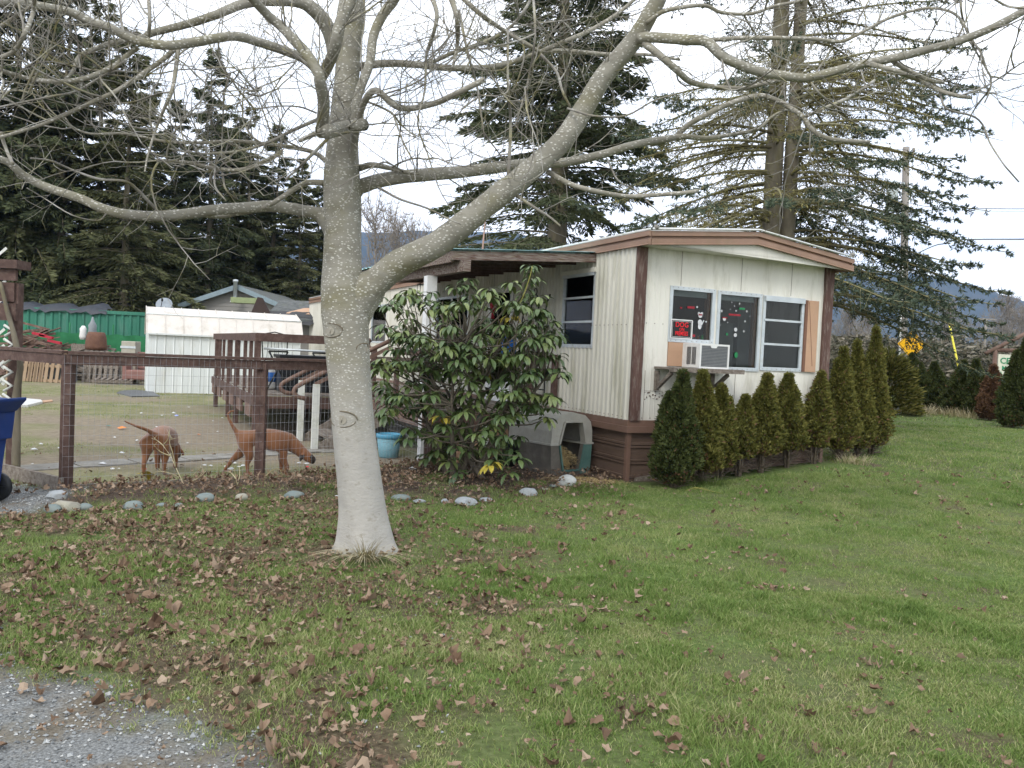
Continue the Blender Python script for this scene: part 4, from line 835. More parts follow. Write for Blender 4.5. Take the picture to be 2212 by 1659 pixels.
for i, (u, vb, vt, wd, kd, lab) in enumerate(near):
    g_ = at(u, vb, yy_[i]); z0 = float(h(g_.x, g_.y)); top = at(u, vt, yy_[i]).z; R_ = wd/2/FP*yy_[i]
    thuja('hedge_tree', top-z0-.05, R_*(.82 if i == 0 else .93), 300+i*7, int(6500*(top-z0)/1.3*R_/.24), (g_.x, yy_[i], z0), lab, (.22 if i in (3, 4, 5, 6) else .15) if kd != 9 else .06, 'thuja' if kd == 1 else 'thuja_d' if kd == 9 else 'thuja', .03 if i != 6 else .10, 'row of small evergreens along the end wall')
o = None
far = [(1975, 885, 770, 46, 'evergreen directly below the yellow dead end sign, leftmost of the far hedge', 'thuja_d'), (2021, 888, 788, 40, 'evergreen second from the left in the far hedge', 'thuja_d'), (2066, 893, 785, 44, 'evergreen below the yellow guy wire guard in the far hedge', 'thuja_d'), (2106, 896, 783, 34, 'slim evergreen just left of the brown dying one in the far hedge', 'thuja_d'), (2138, 908, 795, 34, 'brown dying evergreen in the far hedge', 'thuja_b'), (2188, 925, 735, 62, 'tall evergreen in front of the wooden park sign at the right edge', 'thuja_d')]
for i, (u, vb, vt, wd, lab, mt_) in enumerate(far):
    Y = (25, 24.3, 23.4, 22.8, 21.5, 19.5)[i]; g_ = at(u, vb, Y); z0 = float(h(g_.x, Y)); top = at(u, vt, Y).z; thuja('hedge_tree', top-z0, wd/2/FP*Y*(1.4 if i < 5 else 1.1), 500+i, 9500, (g_.x, Y, z0), lab, .03, mt_, .03, 'far evergreen hedge by the road', size=.085)
# mounded conifer shrub behind the trailer corner
rg = np.random.default_rng(77); Y = 22.5; g_ = at(1910, 895, Y); z0 = float(h(g_.x, Y)); root = empty('mounded_juniper', (g_.x, Y, z0), 0, 'broad mounded olive evergreen shrub between the front row and the far hedge', 'shrub')
n = 9000; a = rg.random(n)*2*np.pi; ph = np.arccos(rg.random(n)); rr = (.86+.14*rg.random(n))*(1+.08*np.sin(5*a)+.06*np.sin(17*ph)); B = np.stack([.85*rr*np.sin(ph)*np.cos(a), .85*rr*np.sin(ph)*np.sin(a), 1.5*rr*np.cos(ph)+.05], 1)
T = B*np.array([1, 1, .1]); T /= np.linalg.norm(T, axis=1, keepdims=True)+1e-6; T = T*.14+rg.normal(size=(n, 3))*.04; T[:, 2] += .02; V_, F_ = kites(B, T, .05*np.ones(n), rg); npmesh('foliage', V_, F_, M['thuja'], rg.random(n), root)
MB().tube([(0, 0, -.1), (0, 0, .5), (.05, 0, 1.1)], [.08, .05, .02], 8).build('stem', M['stem'], root)
# ================================================================ RHODODENDRON
M['rleaf'] = mat('rhododendron_leaf', [(.15, (.042, .075, .026)), (.5, (.088, .135, .042)), (.85, (.19, .225, .07))], 4, .42, 0, rnd=.75, spec=.5)
M['yleaf'] = mat('yellow_leaf', [(.2, (.34, .27, .03)), (.8, (.5, .42, .08))], 6, .6, 0, rnd=.5)
M['rstem'] = mat('shrub_bark', [(.3, (.095, .08, .06)), (.7, (.18, .155, .12))], 8, .9, .4); M['shoot'] = mat('green_shoot', (.25, .24, .06), 8, .6)
rb = gh(990, 1046); rb = Vector((rb.x, 9.55, float(h(rb.x, 9.55)))); rh = empty('rhododendron', rb, 0, 'big rhododendron bush with drooping leaves between the tree trunk and the dog house', 'bush')
random.seed(5); tips = []
def bush_at(u, v, dy): p = at(u, v, 9.55+dy); return Vector((p.x-rb.x, p.y-rb.y, p.z-rb.z))
outline = [(815, 640), (850, 560+90), (880, 640), (930, 630), (985, 615), (1010, 600), (1060, 640), (1105, 610), (1145, 570), (1150, 600), (1140, 630), (1165, 640), (1190, 690), (1200, 720), (1205, 765), (1170, 800), (1150, 850), (1215, 800), (1180, 900), (1120, 940), (1060, 960)]
mbs = MB(); shoots = MB(); leaf_rows = []
for (u, v) in outline: tips.append((bush_at(u, v, random.uniform(-.3, .5)), .0))
k_ = 0
while len(tips) < 330:
    u = random.uniform(808, 1212); v = random.uniform(615, 1000)
    # crown silhouette
    if v > 985 and not (950 < u < 1130): continue
    if v > 930 and u < 870: continue
    if v > 885 and u > 1115: continue
    if v < 690 and random.random() < .35: continue
    if v < 640 and random.random() < .45: continue
    if v > 900 and u < 880: continue
    dy = random.uniform(-.75, .65); q = ((u-1010)/205)**2+((v-790)/215)**2+(dy/.85)**2
    if q > 1.12: continue
    tips.append((bush_at(u, v, dy), 0))
for (u, v, dy) in ((1060, 1000, -.7), (1100, 1015, -.7), (1120, 985, -.75), (1068, 990, -.6), (990, 1018, -.55), (1090, 940, -.7), (880, 945, -.5), (1030, 935, -.7)): tips.append((bush_at(u, v, dy), 0))
bases = [Vector((random.uniform(-.25, .3), random.uniform(-.15, .2), -.05)) for _ in range(9)]
trunks = []
for i, b_ in enumerate(bases):
    a = (i-4)*.26; mid = Vector((b_.x*1.3+math.sin(a)*.45, b_.y+random.uniform(-.25, .25), random.uniform(.5, .8))); top_ = mid+Vector((math.sin(a)*.45, random.uniform(-.3, .3), random.uniform(.4, .8)))
    pts = cr([b_, b_.lerp(mid, .5)+Vector((random.uniform(-.05, .05),)*3), mid, top_], 4); rs = list(np.linspace(.038, .012, len(pts))); mbs.tube(pts, rs, 8, jit=.06); trunks.append(pts)
for (tpt, _) in tips:
    best = min((q for tr_ in trunks for q in tr_[3:]), key=lambda q: (q-tpt).length*random.uniform(.6, 1.7) + (2 if q.z > tpt.z+.1 else 0)); m = best.lerp(tpt, .55)+Vector((random.uniform(-.06, .06), random.uniform(-.06, .06), -.04)); mbs.tube(cr([best, m, tpt], 3), [.011, .010, .009, .008, .007, .005, .004], 5, cap=False)
rg = np.random.default_rng(9); LV, LF, LR, YV, YF = [], [], [], [], []
yset = set([8, 60, 91, 120]); 
def leafgeo(p, d, L, wd, droop_):
    """curved elliptic leaf as a 2 x 5 strip"""
    d = d/np.linalg.norm(d); side = np.cross(d, [0, 0, 1]); side /= np.linalg.norm(side)+1e-6; pts = []; pos = np.array(p, float); dd = d.copy()
    prof = [.12, .62, .95, 1.0, .72, .08]
    for i, w_ in enumerate(prof):
        nrm = np.cross(side, dd); pts.append(pos-side*wd*w_/2+nrm*.15*wd*w_); pts.append(pos+nrm*0); pts.append(pos+side*wd*w_/2+nrm*.15*wd*w_)
        pos = pos+dd*L/5; dd = dd+np.array([0, 0, -droop_/5]); dd /= np.linalg.norm(dd)
    return pts
FQ = []
for i in range(5):
    for j in range(2): FQ.append((i*3+j, i*3+j+1, i*3+j+4, i*3+j+3))
FQ = np.array(FQ)
for ti, (tpt, _) in enumerate(tips):
    nl = rg.integers(7, 12); a0 = rg.random()*6.28; col = rg.random(); ylw = ti in (57, 103, 150, 199) or ti == len(tips)-8
    for j in range(nl):
        a = a0+j*2.4; el = rg.uniform(-.35, .35); d = np.array([math.cos(a)*math.cos(el), math.sin(a)*math.cos(el), math.sin(el)]); p = np.array(tpt)+np.array([0, 0, -rg.random()*.05])+d*.02
        g = leafgeo(p, d, rg.uniform(.13, .19), rg.uniform(.042, .060), rg.uniform(1.0, 2.4)); (YV if ylw else LV).extend(g)
        if not ylw: LR += [.55*col+.45*rg.random()]*10
n_ = len(LV)//18; Fc_ = (FQ[None]+np.arange(n_)[:, None, None]*18).reshape(-1, 4); npmesh('leaves', np.array(LV), Fc_, M['rleaf'], LR, rh, smooth=True)
n_ = len(YV)//18; Fc_ = (FQ[None]+np.arange(n_)[:, None, None]*18).reshape(-1, 4); o = npmesh('leaves', np.array(YV), Fc_, M['yleaf'], rg.random(len(Fc_)), rh, smooth=True); o['label'] = 'yellowed leaf whorls'
mbs.build('stems', M['rstem'], rh)
# the tall bare shoot at the upper right and a few buds
mb = MB(); pp = [bush_at(*q) for q in ((1075, 745, 0), (1105, 690, 0), (1130, 640, 0), (1144, 600, 0), (1150, 575, 0))]; mb.tube(cr(pp, 3), list(np.linspace(.010, .006, 13)), 6)
for (u, v) in ((1090, 740), (1118, 715), (1140, 690)): pass
mb.tube(cr([bush_at(1085, 800, 0), bush_at(1120, 745, 0), bush_at(1155, 705, 0)], 3), .007, 6); mb.build('shoots', M['shoot'], rh)
LV = []
for q in cr(pp, 3)[4:]:
    for j in range(2): a = rg.random()*6.28; d = np.array([math.cos(a), math.sin(a)*.6, .1]); LV.extend(leafgeo(np.array(q), d, .12, .045, 1.9))
n_ = len(LV)//18; npmesh('leaves', np.array(LV), (FQ[None]+np.arange(n_)[:, None, None]*18).reshape(-1, 4), M['rleaf'], rg.random(n_*10), rh, smooth=True)
# ================================================================ LAWN: blades, fallen leaves, gravel
M['grass'] = mat('grass_blade', [(.12, (.06, .096, .022)), (.36, (.112, .185, .04)), (.56, (.175, .25, .064)), (.74, (.28, .305, .12)), (.95, (.46, .42, .24))], 1.6, .7, 0, rnd=.72, spec=.25, trans=.25)
M['dead'] = mat('fallen_leaf', [(.1, (.07, .045, .03)), (.35, (.14, .09, .058)), (.58, (.22, .15, .10)), (.78, (.31, .235, .17)), (.96, (.44, .38, .30))], 8, .8, 0, rnd=.85, spec=.15)
def in_view(x, y, mgn=.06): return np.abs(x) < y*(.62+mgn)+.4
trunkx, trunky = -1.02, 6.08
def leafdens(x, y):
    n = fb(x, y, .8, 70, 3); left = sm((1.6-x)/4.2); base = .07+.70*left; far = 1
    d = base*sm((n-.44+.20*left)/.2); d = np.maximum(d, .62*thatch(x, y)*sm((3.2-x)/3.5)); d = np.maximum(d, .5*sm((fb(x, y, .22, 77, 2)-.70)/.08)*(.35+.65*sm((fb(x, y, 1.6, 78)-.45)/.15)))
    nearrock = np.exp(-((y-frontline(x)+.1)/.55)**2)*(x < 1.2)*.9
    d = np.maximum(d, nearrock*sm((n-.2)/.4)); b_ = bedmask(x, y)*(.9*(x < -.9)+.35*(x >= -.9)); d = np.maximum(d, b_)
    return np.clip(d*.78*(1-.8*gravelmask(x, y)), 0, 1)*(1-yardmask(x, y)*.97)
def lawnmask(x, y):
    r = 1-np.clip(gravelmask(x, y)*1.15, 0, 1); r = r*(1-.96*bedmask(x, y)*sm((fb(x, y, .35, 88)-.25)/.3)); r = r*(1-.5*leafdens(x, y))*(1-.70*thatch(x, y))
    bare = sm((fb(x, y, .38, 91, 3)-.62)/.1); r = r*(1-.8*bare)
    loc_x = (x-C0[0])*math.cos(TH)+(y-C0[1])*math.sin(TH); loc_y = -(x-C0[0])*math.sin(TH)+(y-C0[1])*math.cos(TH)
    r = r*(1-((loc_x > -.1) & (loc_x < W+.1) & (loc_y > -.45))*1.0); r = r*(1-((loc_x > -2.2) & (loc_x <= -.1) & (loc_y > .2)))
    return np.clip(r, 0, 1)
def blades(n, y0, y1, hmin, hmax, wd, seed, segs=2, yard=False):
    rg = np.random.default_rng(seed); y = (y0**2+(y1**2-y0**2)*rg.random(n))**.5 if not yard else y0+(y1-y0)*rg.random(n)
    x = (rg.random(n)*2-1)*(y*.78+1.3); k = rg.random(n)
    cl = fb(x, y, .13, 23, 2)                                     # tufts
    m = lawnmask(x, y)*(.3+.7*sm((cl-.33)/.2)); ym_ = yardmask(x, y); m = m*(1-ym_*(1-.6*(1-dirtpatch(x, y))*sm((fb(x, y, 1.5, 33)-.33)/.25)))
    ok = k < m; x, y, cl, ym_ = x[ok], y[ok], cl[ok], ym_[ok]; n = len(x); tall = sm((fb(x, y, .38, 29, 3)-.42)/.22); H = (hmin+(hmax-hmin)*rg.random(n)**1.6*(.35+.65*tall)*(.5+cl))*(1-.45*ym_)
    H *= np.where(rg.random(n) < .01, 1.8, 1)
    a = rg.random(n)*2*np.pi; le = rg.uniform(.15, .95, n)*H; lx, ly = np.cos(a)*le, np.sin(a)*le; b = rg.random(n)*np.pi; wx, wy = np.cos(b)*wd/2, np.sin(b)*wd/2; z = h(x, y)-.004
    f = lambda t, w_: (np.stack([x+lx*t**1.7-wx*w_, y+ly*t**1.7-wy*w_, z+H*(t-.22*t*t)], 1), np.stack([x+lx*t**1.7+wx*w_, y+ly*t**1.7+wy*w_, z+H*(t-.22*t*t)], 1))
    col = np.clip(.45*rg.random(n)+.48*fb(x, y, .5, 61, 3)+.12*(1-tall)+.10*ym_+np.where(rg.random(n) < .12, .35, 0)+.10*sm((1-x)/3)+.10*sm((fb(x, y, 1.3, 66)-.5)/.2), 0, 1)
    if segs == 2:
        A, B_ = f(0, 1); C_, D_ = f(.55, .8); E_, _ = f(1, 0); V_ = np.stack([A, B_, D_, C_, E_], 1).reshape(-1, 3); base = np.arange(n)[:, None]*5
        tri = np.concatenate([base+np.array([0, 1, 2]), base+np.array([0, 2, 3]), base+np.array([3, 2, 4])]); return V_, tri, np.tile(col, 3)
    A, B_ = f(0, 1); E_, _ = f(1, 0); V_ = np.stack([A, B_, E_], 1).reshape(-1, 3); return V_, np.arange(n*3).reshape(-1, 3), col
parts = [blades(860000, 2.2, 5.6, .012, .070, .0042, 101), blades(720000, 5.6, 10.5, .016, .074, .0062, 102, 1), blades(360000, 10.5, 19, .025, .09, .012, 103, 1), blades(150000, 19, 42, .03, .09, .03, 104, 1)]
o_ = 0; Vs, Fs, Cs = [], [], []
for V_, F_, c_ in parts: Vs.append(V_); Fs.append(F_+o_); Cs.append(c_); o_ += len(V_)
o = npmesh('grass', np.concatenate(Vs), np.concatenate(Fs), M['grass'], np.concatenate(Cs)); tag(o, 'short patchy winter grass of the lawn and yard', 'grass', kind='stuff'); print('grass tris', sum(len(f) for f in Fs))
# fallen leaves: curled lobed sheets
def leaves(n, y0, y1, seed, smin, smax, lift=.0):
    rg = np.random.default_rng(seed); y = (y0**2+(y1**2-y0**2)*rg.random(n))**.5; x = (rg.random(n)*2-1)*(y*.74+.9); ok = rg.random(n) < leafdens(x, y); x, y = x[ok], y[ok]; n = len(x)
    S = smin+(smax-smin)*rg.random(n)**1.8; K = 10; th = np.linspace(0, 2*np.pi, K, endpoint=False); lob = np.array([1, .78, .95, .72, .85, .55, .85, .72, .95, .78])
    rr = lob[None]*(1+.13*rg.normal(size=(n, K))); px = rr*np.cos(th)*S[:, None]*.5; py = rr*np.sin(th)*S[:, None]*.5*rg.uniform(.45, 1, n)[:, None]
    cu = rg.uniform(-.6, 1.6, n)[:, None]/S[:, None]*1.6; cu2 = rg.uniform(-.5, .9, n)[:, None]/S[:, None]*1.2; pz = cu*py**2*2+cu2*px**2*1.5+.07*S[:, None]*rg.normal(size=(n, K))
    P = np.concatenate([np.zeros((n, 1, 3)), np.stack([px, py, pz], 2)], 1)
    # random tilt and heading
    a = rg.random(n)*2*np.pi; tl = np.abs(rg.normal(size=n))*.5*np.where(rg.random(n) < .15, 2, 1); ax = rg.random(n)*2*np.pi
    def rotz(P, a): c, s = np.cos(a)[:, None], np.sin(a)[:, None]; return np.stack([P[..., 0]*c-P[..., 1]*s, P[..., 0]*s+P[..., 1]*c, P[..., 2]], 2)
    P = rotz(P, a); c, s = np.cos(tl)[:, None], np.sin(tl)[:, None]; P = np.stack([P[..., 0], P[..., 1]*c-P[..., 2]*s, P[..., 1]*s+P[..., 2]*c], 2); P = rotz(P, ax)
    zmin = P[..., 2].min(1); z = h(x, y)-zmin*.7+.004+rg.random(n)*(.028+.05*bedmask(x, y)); P = P+np.stack([x, y, z], 1)[:, None]
    base = np.arange(n)[:, None, None]*(K+1); tri = np.array([(0, i+1, (i+1) % K+1) for i in range(K)])[None]; F_ = (base+tri).reshape(-1, 3); col = np.repeat(np.clip(.15+.7*rg.random(n)+.0, 0, 1), K); return P.reshape(-1, 3), F_, col
pl = [leaves(30000, 2.3, 6.2, 201, .010, .045), leaves(11500, 2.3, 6.5, 205, .030, .078), leaves(54000, 6.2, 10.8, 202, .018, .068), leaves(750, 2.8, 5.5, 203, .05, .095)]
o_ = 0; Vs, Fs, Cs = [], [], []
for V_, F_, c_ in pl: Vs.append(V_); Fs.append(F_+o_); Cs.append(c_); o_ += len(V_)
o = npmesh('fallen_leaves', np.concatenate(Vs), np.concatenate(Fs), M['dead'], np.concatenate(Cs)); tag(o, 'brown curled dead leaves scattered over the lawn and thick in the stone edged bed', 'fallen leaves', kind='stuff'); print('leaf', sum(len(f) for f in Fs)//10)
# gravel: faceted stones
rg = np.random.default_rng(301); n = 40000; y = rg.uniform(2.2, 8.4, n); x = np.where(y < 5, rg.uniform(-3.4, -.2, n), rg.uniform(-5.6, -3.8, n)); ok = rg.random(n) < (gravelmask(x, y)*.97+.02)*np.where(y < 5, 1, .5)*(.35+.65*sm((fb(x, y, .4, 99)-.35)/.2)); x, y = x[ok], y[ok]; n = len(x)
octv = np.array([(1, 0, 0), (-1, 0, 0), (0, 1, 0), (0, -1, 0), (0, 0, 1), (0, 0, -1)]); octf = np.array([(0, 2, 4), (2, 1, 4), (1, 3, 4), (3, 0, 4), (2, 0, 5), (1, 2, 5), (3, 1, 5), (0, 3, 5)])
P = octv[None]*rg.uniform(.5, 1.2, (n, 6, 1))*(rg.uniform(.003, .011, n)*np.where(rg.random(n) < .04, 1.9, 1))[:, None, None]+rg.normal(size=(n, 6, 3))*.0012; a = rg.random(n)*6.28; c, s = np.cos(a)[:, None], np.sin(a)[:, None]; P = np.stack([P[..., 0]*c-P[..., 1]*s, P[..., 0]*s+P[..., 1]*c, P[..., 2]*.7], 2)+np.stack([x, y, h(x, y)+.003], 1)[:, None]
M['gravel'] = mat('gravel_stone', [(.1, (.10, .105, .105)), (.4, (.21, .22, .22)), (.7, (.33, .34, .335)), (.95, (.48, .48, .46))], 10, .85, 0, rnd=.9)
o = npmesh('gravel', P.reshape(-1, 3), (octf[None]+np.arange(n)[:, None, None]*6).reshape(-1, 3), M['gravel'], np.repeat(rg.random(n), 8)); tag(o, 'blue grey gravel of the drive at the lower left', 'gravel', kind='stuff')
# tuft of long dry grass at the foot of the tree
def tuft(name, loc, n, L, lab, mt, seed, spread=.5, cat='grass tuft', r0=.12, arc=None, wd=.005):
    rg = np.random.default_rng(seed); V_, F_ = [], []
    for i in range(n):
        a = rg.uniform(*(arc or (0, 6.28))); b0 = np.array([math.cos(a)*r0*rg.random(), math.sin(a)*r0*rg.random(), 0]); l = L*rg.uniform(.5, 1.1); s = spread*rg.uniform(.3, 1.2); sd_ = np.array([-math.sin(a), math.cos(a), 0])*wd/2; k0 = len(V_)
        for t in (0, .35, .7, 1): p = b0+np.array([math.cos(a)*s*l*t**1.3*1.4, math.sin(a)*s*l*t**1.3*1.4, l*(t-.62*s*t*t*1.2)]); p[2] = max(p[2], .01+.01*rg.random()) if t > 0 else 0; V_ += [p-sd_*(1-t*.8), p+sd_*(1-t*.8)]
        for j in range(3): F_.append((k0+2*j, k0+2*j+1, k0+2*j+3, k0+2*j+2))
    o = npmesh(name, np.array(V_), np.array(F_), mt, np.repeat(rg.random(n), 3)); o.location = loc; return tag(o, lab, cat)
M['straw'] = mat('dry_straw', [(.2, (.28, .23, .12)), (.8, (.52, .46, .30))], 9, .8, 0, rnd=.8)
M['lush'] = mat('fresh_grass', [(.2, (.06, .10, .02)), (.8, (.15, .21, .05))], 9, .7, 0, rnd=.8, trans=.2)
tb = gh(800, 1195); tuft('grass_tuft', (tb.x, 5.80, float(h(tb.x, 5.8))), 220, .27, 'arching pale dry grass tuft at the foot of the bare tree', M['straw'], 61, .95, r0=.09, arc=(-3.0, .0), wd=.006)
tuft('grass_tuft', (tb.x-.02, 5.84, float(h(tb.x, 5.84))), 60, .13, 'green grass tuft mixed into the dry one at the foot of the bare tree', M['lush'], 62, .7, r0=.10, arc=(-3, 0))
for i, (u, v, L_, lab) in enumerate(((1545, 1048, .17, 'fresh green grass tuft below the second hedge tree'), (1250, 1055, .09, 'small green grass tuft beside the round pale stone'), (660, 1052, .05, 'bright green weeds in the leaf bed left of the tree trunk'), (700, 1056, .06, 'bright green weeds right next to the tree trunk in the leaf bed'), (1500, 1052, .12, 'grass tuft below the broadest hedge tree'))):
    g_ = gh(u, v); tuft('grass_tuft', g_, 190, L_, lab, M['lush'], 70+i, .7, r0=.2)
for i, (u, v, lab) in enumerate(((1990, 893, 'dry straw coloured grass clump under the left part of the far hedge'), (2050, 897, 'dry straw coloured grass clump under the middle of the far hedge'), (2100, 903, 'dry straw coloured grass clump under the brown dying evergreen'), (1845, 1000, 'dry grass clump under the last tall tree of the front hedge'))):
    g_ = gh(u, v); tuft('dry_grass_clump', g_, 260, .34 if i < 3 else .16, lab, M['straw'], 90+i, .6, r0=.7 if i < 3 else .3, wd=.012 if i < 3 else .005)
# stones along the bed
M['stone_b'] = mat('blue_grey_stone', [(.3, (.12, .15, .145)), (.7, (.22, .26, .25))], 9, .8, .5, 30, dirt=((.12, .10, .07), .6, 9)); M['stone_t'] = mat('tan_stone', [(.3, (.24, .225, .18)), (.7, (.38, .36, .30))], 9, .85, .5, 30, dirt=((.14, .15, .08), .5, 9)); M['stone_g'] = mat('grey_stone', [(.3, (.24, .26, .27)), (.7, (.38, .40, .41))], 7, .85, .6, 25, dirt=((.16, .15, .12), .6, 9)); M['stone_w'] = mat('pale_round_stone', [(.3, (.36, .375, .36)), (.7, (.48, .49, .47))], 14, .8, .4, 40)
def rock(loc, sx, sy, sz, seed, mt, lab, rough=.16, sharp=0):
    import bmesh
    bm = bmesh.new(); bmesh.ops.create_icosphere(bm, subdivisions=4 if sharp == 0 else 3, radius=1); rg = np.random.default_rng(seed); pl_ = [(Vector(rg.normal(size=3)).normalized(), rg.uniform(.62, .9)) for _ in range(9)] if sharp else []
    f = rg.normal(size=(4, 3))*1.6; ph = rg.random(4)*6
    for v in bm.verts:
        d = 1+rough*sum(math.sin(v.co.dot(Vector(f[i]))*(1+i*.5)+ph[i])/(1+i*.6) for i in range(4))*.5; v.co *= d
        for (nn, dd) in pl_:
            e_ = v.co.dot(nn)-dd
            if e_ > 0: v.co -= nn*e_
        v.co = Vector((v.co.x*sx, v.co.y*sy, v.co.z*sz))
    me = bpy.data.meshes.new('stone'); bm.to_mesh(me); bm.free(); me.materials.append(mt); me.polygons.foreach_set('use_smooth', [sharp == 0]*len(me.polygons)); o = bpy.data.objects.new('stone', me); COL.objects.link(o); o.location = (loc[0], loc[1], loc[2]+sz*.36); o.rotation_euler = (0, 0, random.uniform(-.6, .6)); return tag(o, lab, 'stone', 'stones edging the leaf bed')
RK = [((1225, 1049), 20, 'stone_w', 0, 1.0, 'smooth round pale stone in front of the dog house'), ((1142, 1071), 21, 'stone_g', 1, .75, 'jagged grey rock left of the round pale stone'), ((1007, 1092), 27, 'stone_g', 1, .6, 'largest blocky grey rock in front of the rhododendron'), ((1050, 1084), 17, 'stone_g', 1, .4, 'low flat grey rock against the largest blocky one'), ((1175, 1060), 10, 'stone_t', 0, .5, 'small pale stone just right of the jagged rock'), ((1195, 1053), 9, 'stone_b', 0, .6, 'small bluish stone touching the round pale stone'), ((963, 1088), 10, 'stone_g', 0, .8, 'small round grey stone left of the largest blocky rock'), ((865, 1082), 22, 'stone_b', 0, .5, 'low greenish stone just right of the tree trunk'), ((906, 1087), 13, 'stone_g', 0, .5, 'low dull stone between the trunk side stone and the small round one'), ((637, 1075), 23, 'stone_b', 0, .55, 'pale blue stone by the green weeds left of the trunk'), ((522, 1083), 14, 'stone_t', 0, 1.0, 'upright tan egg shaped stone in the leaf bed'), ((443, 1084), 21, 'stone_b', 0, .75, 'domed blue green stone in the middle of the leaf bed edge'), ((385, 1096), 10, 'stone_b', 0, .7, 'small blue stone left of the domed blue green one'), ((350, 1095), 12, 'stone_b', 0, .5, 'small flat blue stone half under leaves'), ((288, 1100), 24, 'stone_b', 0, .6, 'wide blue green stone nearest the dry stalks'), ((185, 1100), 15, 'stone_b', 0, .8, 'blue grey stone right of the tan block by the fence corner'), ((143, 1104), 29, 'stone_t', 1, .8, 'big tan block of stone in front of the fence corner post'), ((115, 1094), 19, 'stone_b', 0, .8, 'pale turquoise stone left of the tan block'), ((122, 1078), 22, 'stone_g', 1, .7, 'dark grey block behind the pale turquoise stone')]
for i, ((u, v), r, mt_, shp, zz, lab) in enumerate(RK):
    g_ = gh(u, v-2); s = r/FP*g_.y; rock(g_, s, s*.8, s*zz*.8, 400+i, M[mt_], lab, .12 if r > 12 else .1, shp)
# straw bedding spilled in front of the dog house is built with the dog house below
# dry flower stalks in the bed
def stalks(lab, u, v, segs, Y, col='straw'):
    g_ = at(u, v, Y); g_.z = float(h(g_.x, Y)); mb = MB()
    for s_ in segs:
        pts = [at(a, b, Y+random.uniform(-.05, .05))-g_ for (a, b) in s_]; mb.tube(cr(pts, 3), list(np.linspace(.007, .0025, (len(pts)-1)*3+1)), 4, jit=.15)
        for k_ in range(3): q = pts[-1].lerp(pts[-2], random.random()); mb.tube([q, q+Vector((random.uniform(-.07, .07), random.uniform(-.05, .05), random.uniform(.0, .09)))], [.003, .001], 3)
    o = mb.build('dry_stalk', M['straw']); o.location = g_; return tag(o, lab, 'dead plant')
random.seed(3)
stalks('branching dry stalks in front of the left dog', 402, 1062, [[(402, 1062), (396, 1045), (380, 1010), (368, 985), (352, 962)], [(396, 1045), (385, 1030), (360, 1020), (335, 1018)], [(380, 1010), (372, 975), (366, 955), (372, 945)], [(402, 1062), (410, 1040), (424, 1020), (436, 1012)], [(410, 1040), (425, 1035), (445, 1018)], [(368, 985), (345, 975), (330, 958)], [(352, 962), (362, 950), (366, 938)], [(352, 962), (340, 952), (330, 948)]], 8.2)
stalks('thin dry stalks below the hind legs of the right dog', 518, 1068, [[(518, 1068), (513, 1048), (508, 1025), (506, 1008)], [(513, 1048), (518, 1025), (516, 1005)], [(510, 1035), (500, 1022), (492, 1018)]], 8.3)
stalks('dry stalk arching over the leaves left of the tree trunk', 590, 1040, [[(570, 1035), (585, 1018), (603, 1013), (612, 1030)]], 8.5)
stalks('leaning broken dry stem at the left end of the leaf bed', 262, 1062, [[(262, 1062), (280, 1045), (296, 1034)], [(250, 1060), (268, 1052), (285, 1043)]], 7.9)
mb = MB(); g_ = gh(322, 1046); 
YV = []
for a in (2.0, 2.6, .9, 1.5): YV.extend(leafgeo(np.array([0, 0, .02]), np.array([math.cos(a)*.5, -.3, 1.0]), .17, .06, 1.6))
n_ = len(YV)//18; o = npmesh('leafy_weed', np.array(YV), (FQ[None]+np.arange(n_)[:, None, None]*18).reshape(-1, 4), M['yleaf'], None, None, smooth=True); o.location = g_; tag(o, 'yellow green leafy weed at the left side of the dry stalks', 'weed')
g_ = gh(1480, 1062); mb = MB(); mb.tube([(0, 0, .01), (.12, .02, .05), (.26, -.05, .03), (.4, -.1, .015)], [.006, .006, .004, .002], 4); mb.tube([(.1, 0, .03), (.2, .08, .04), (.33, .06, .01)], [.004, .004, .002], 4); o = mb.build('fallen_twig', M['shoot']); o.location = g_; tag(o, 'yellowish fallen twig on the grass below the broadest hedge tree', 'twig')
# ================================================================ PORCH (own thing, built in the trailer's local frame)
porch = empty('porch', C0, TH, 'brown railed wooden porch and deck with a lean-to roof beside the mobile home', 'porch')
XN, XW, Y0, YW, YE, ZD = -1.95, -3.7, 1.85, 4.75, 11.7, .69
mb = MB()
for i in range(14): 
    a = XN+ (0-XN-.03)*i/14; mb.box((a+.004, Y0, ZD-.03), (a+(0-XN-.03)/14-.004, YE, ZD+random.uniform(0, .004)))
for i in range(12): a = XW+(XN-XW)*i/12; mb.box((a+.004, YW, ZD-.03), (a+(XN-XW)/12-.004, YE, ZD+random.uniform(0, .004)))
mb.build('deck_floor', M['wood'], porch)
def rim(p, q, z0, z1, m='redwood2', th=.038, nm='rim_board'): mb = MB(); mb.bar((p[0], p[1], (z0+z1)/2), (q[0], q[1], (z0+z1)/2), th, z1-z0); return mb.build(nm, M[m], porch)
rim((XN-.02, Y0-.02), (XN-.02, YW-.04), .46, .655, 'redwood2'); rim((XN-.04, Y0-.02), (-.03, Y0-.02), .46, .655, 'redwood2'); rim((XW-.02, YW-.02), (XW-.02, YE), .5, .655, 'redwood'); rim((XW-.04, YW-.02), (XN-.045, YW-.02), .47, .655, 'redwood')
for y in np.arange(YW+.4, YE-.3, 1.15):
    mb = MB(); mb.prism([(y, .30), (y+.62, .30), (y+.62, .5), (y, .5)], 'x', XW-.04, XW-.0); mb.build('stair_step_brace', M['redwood2'], porch)
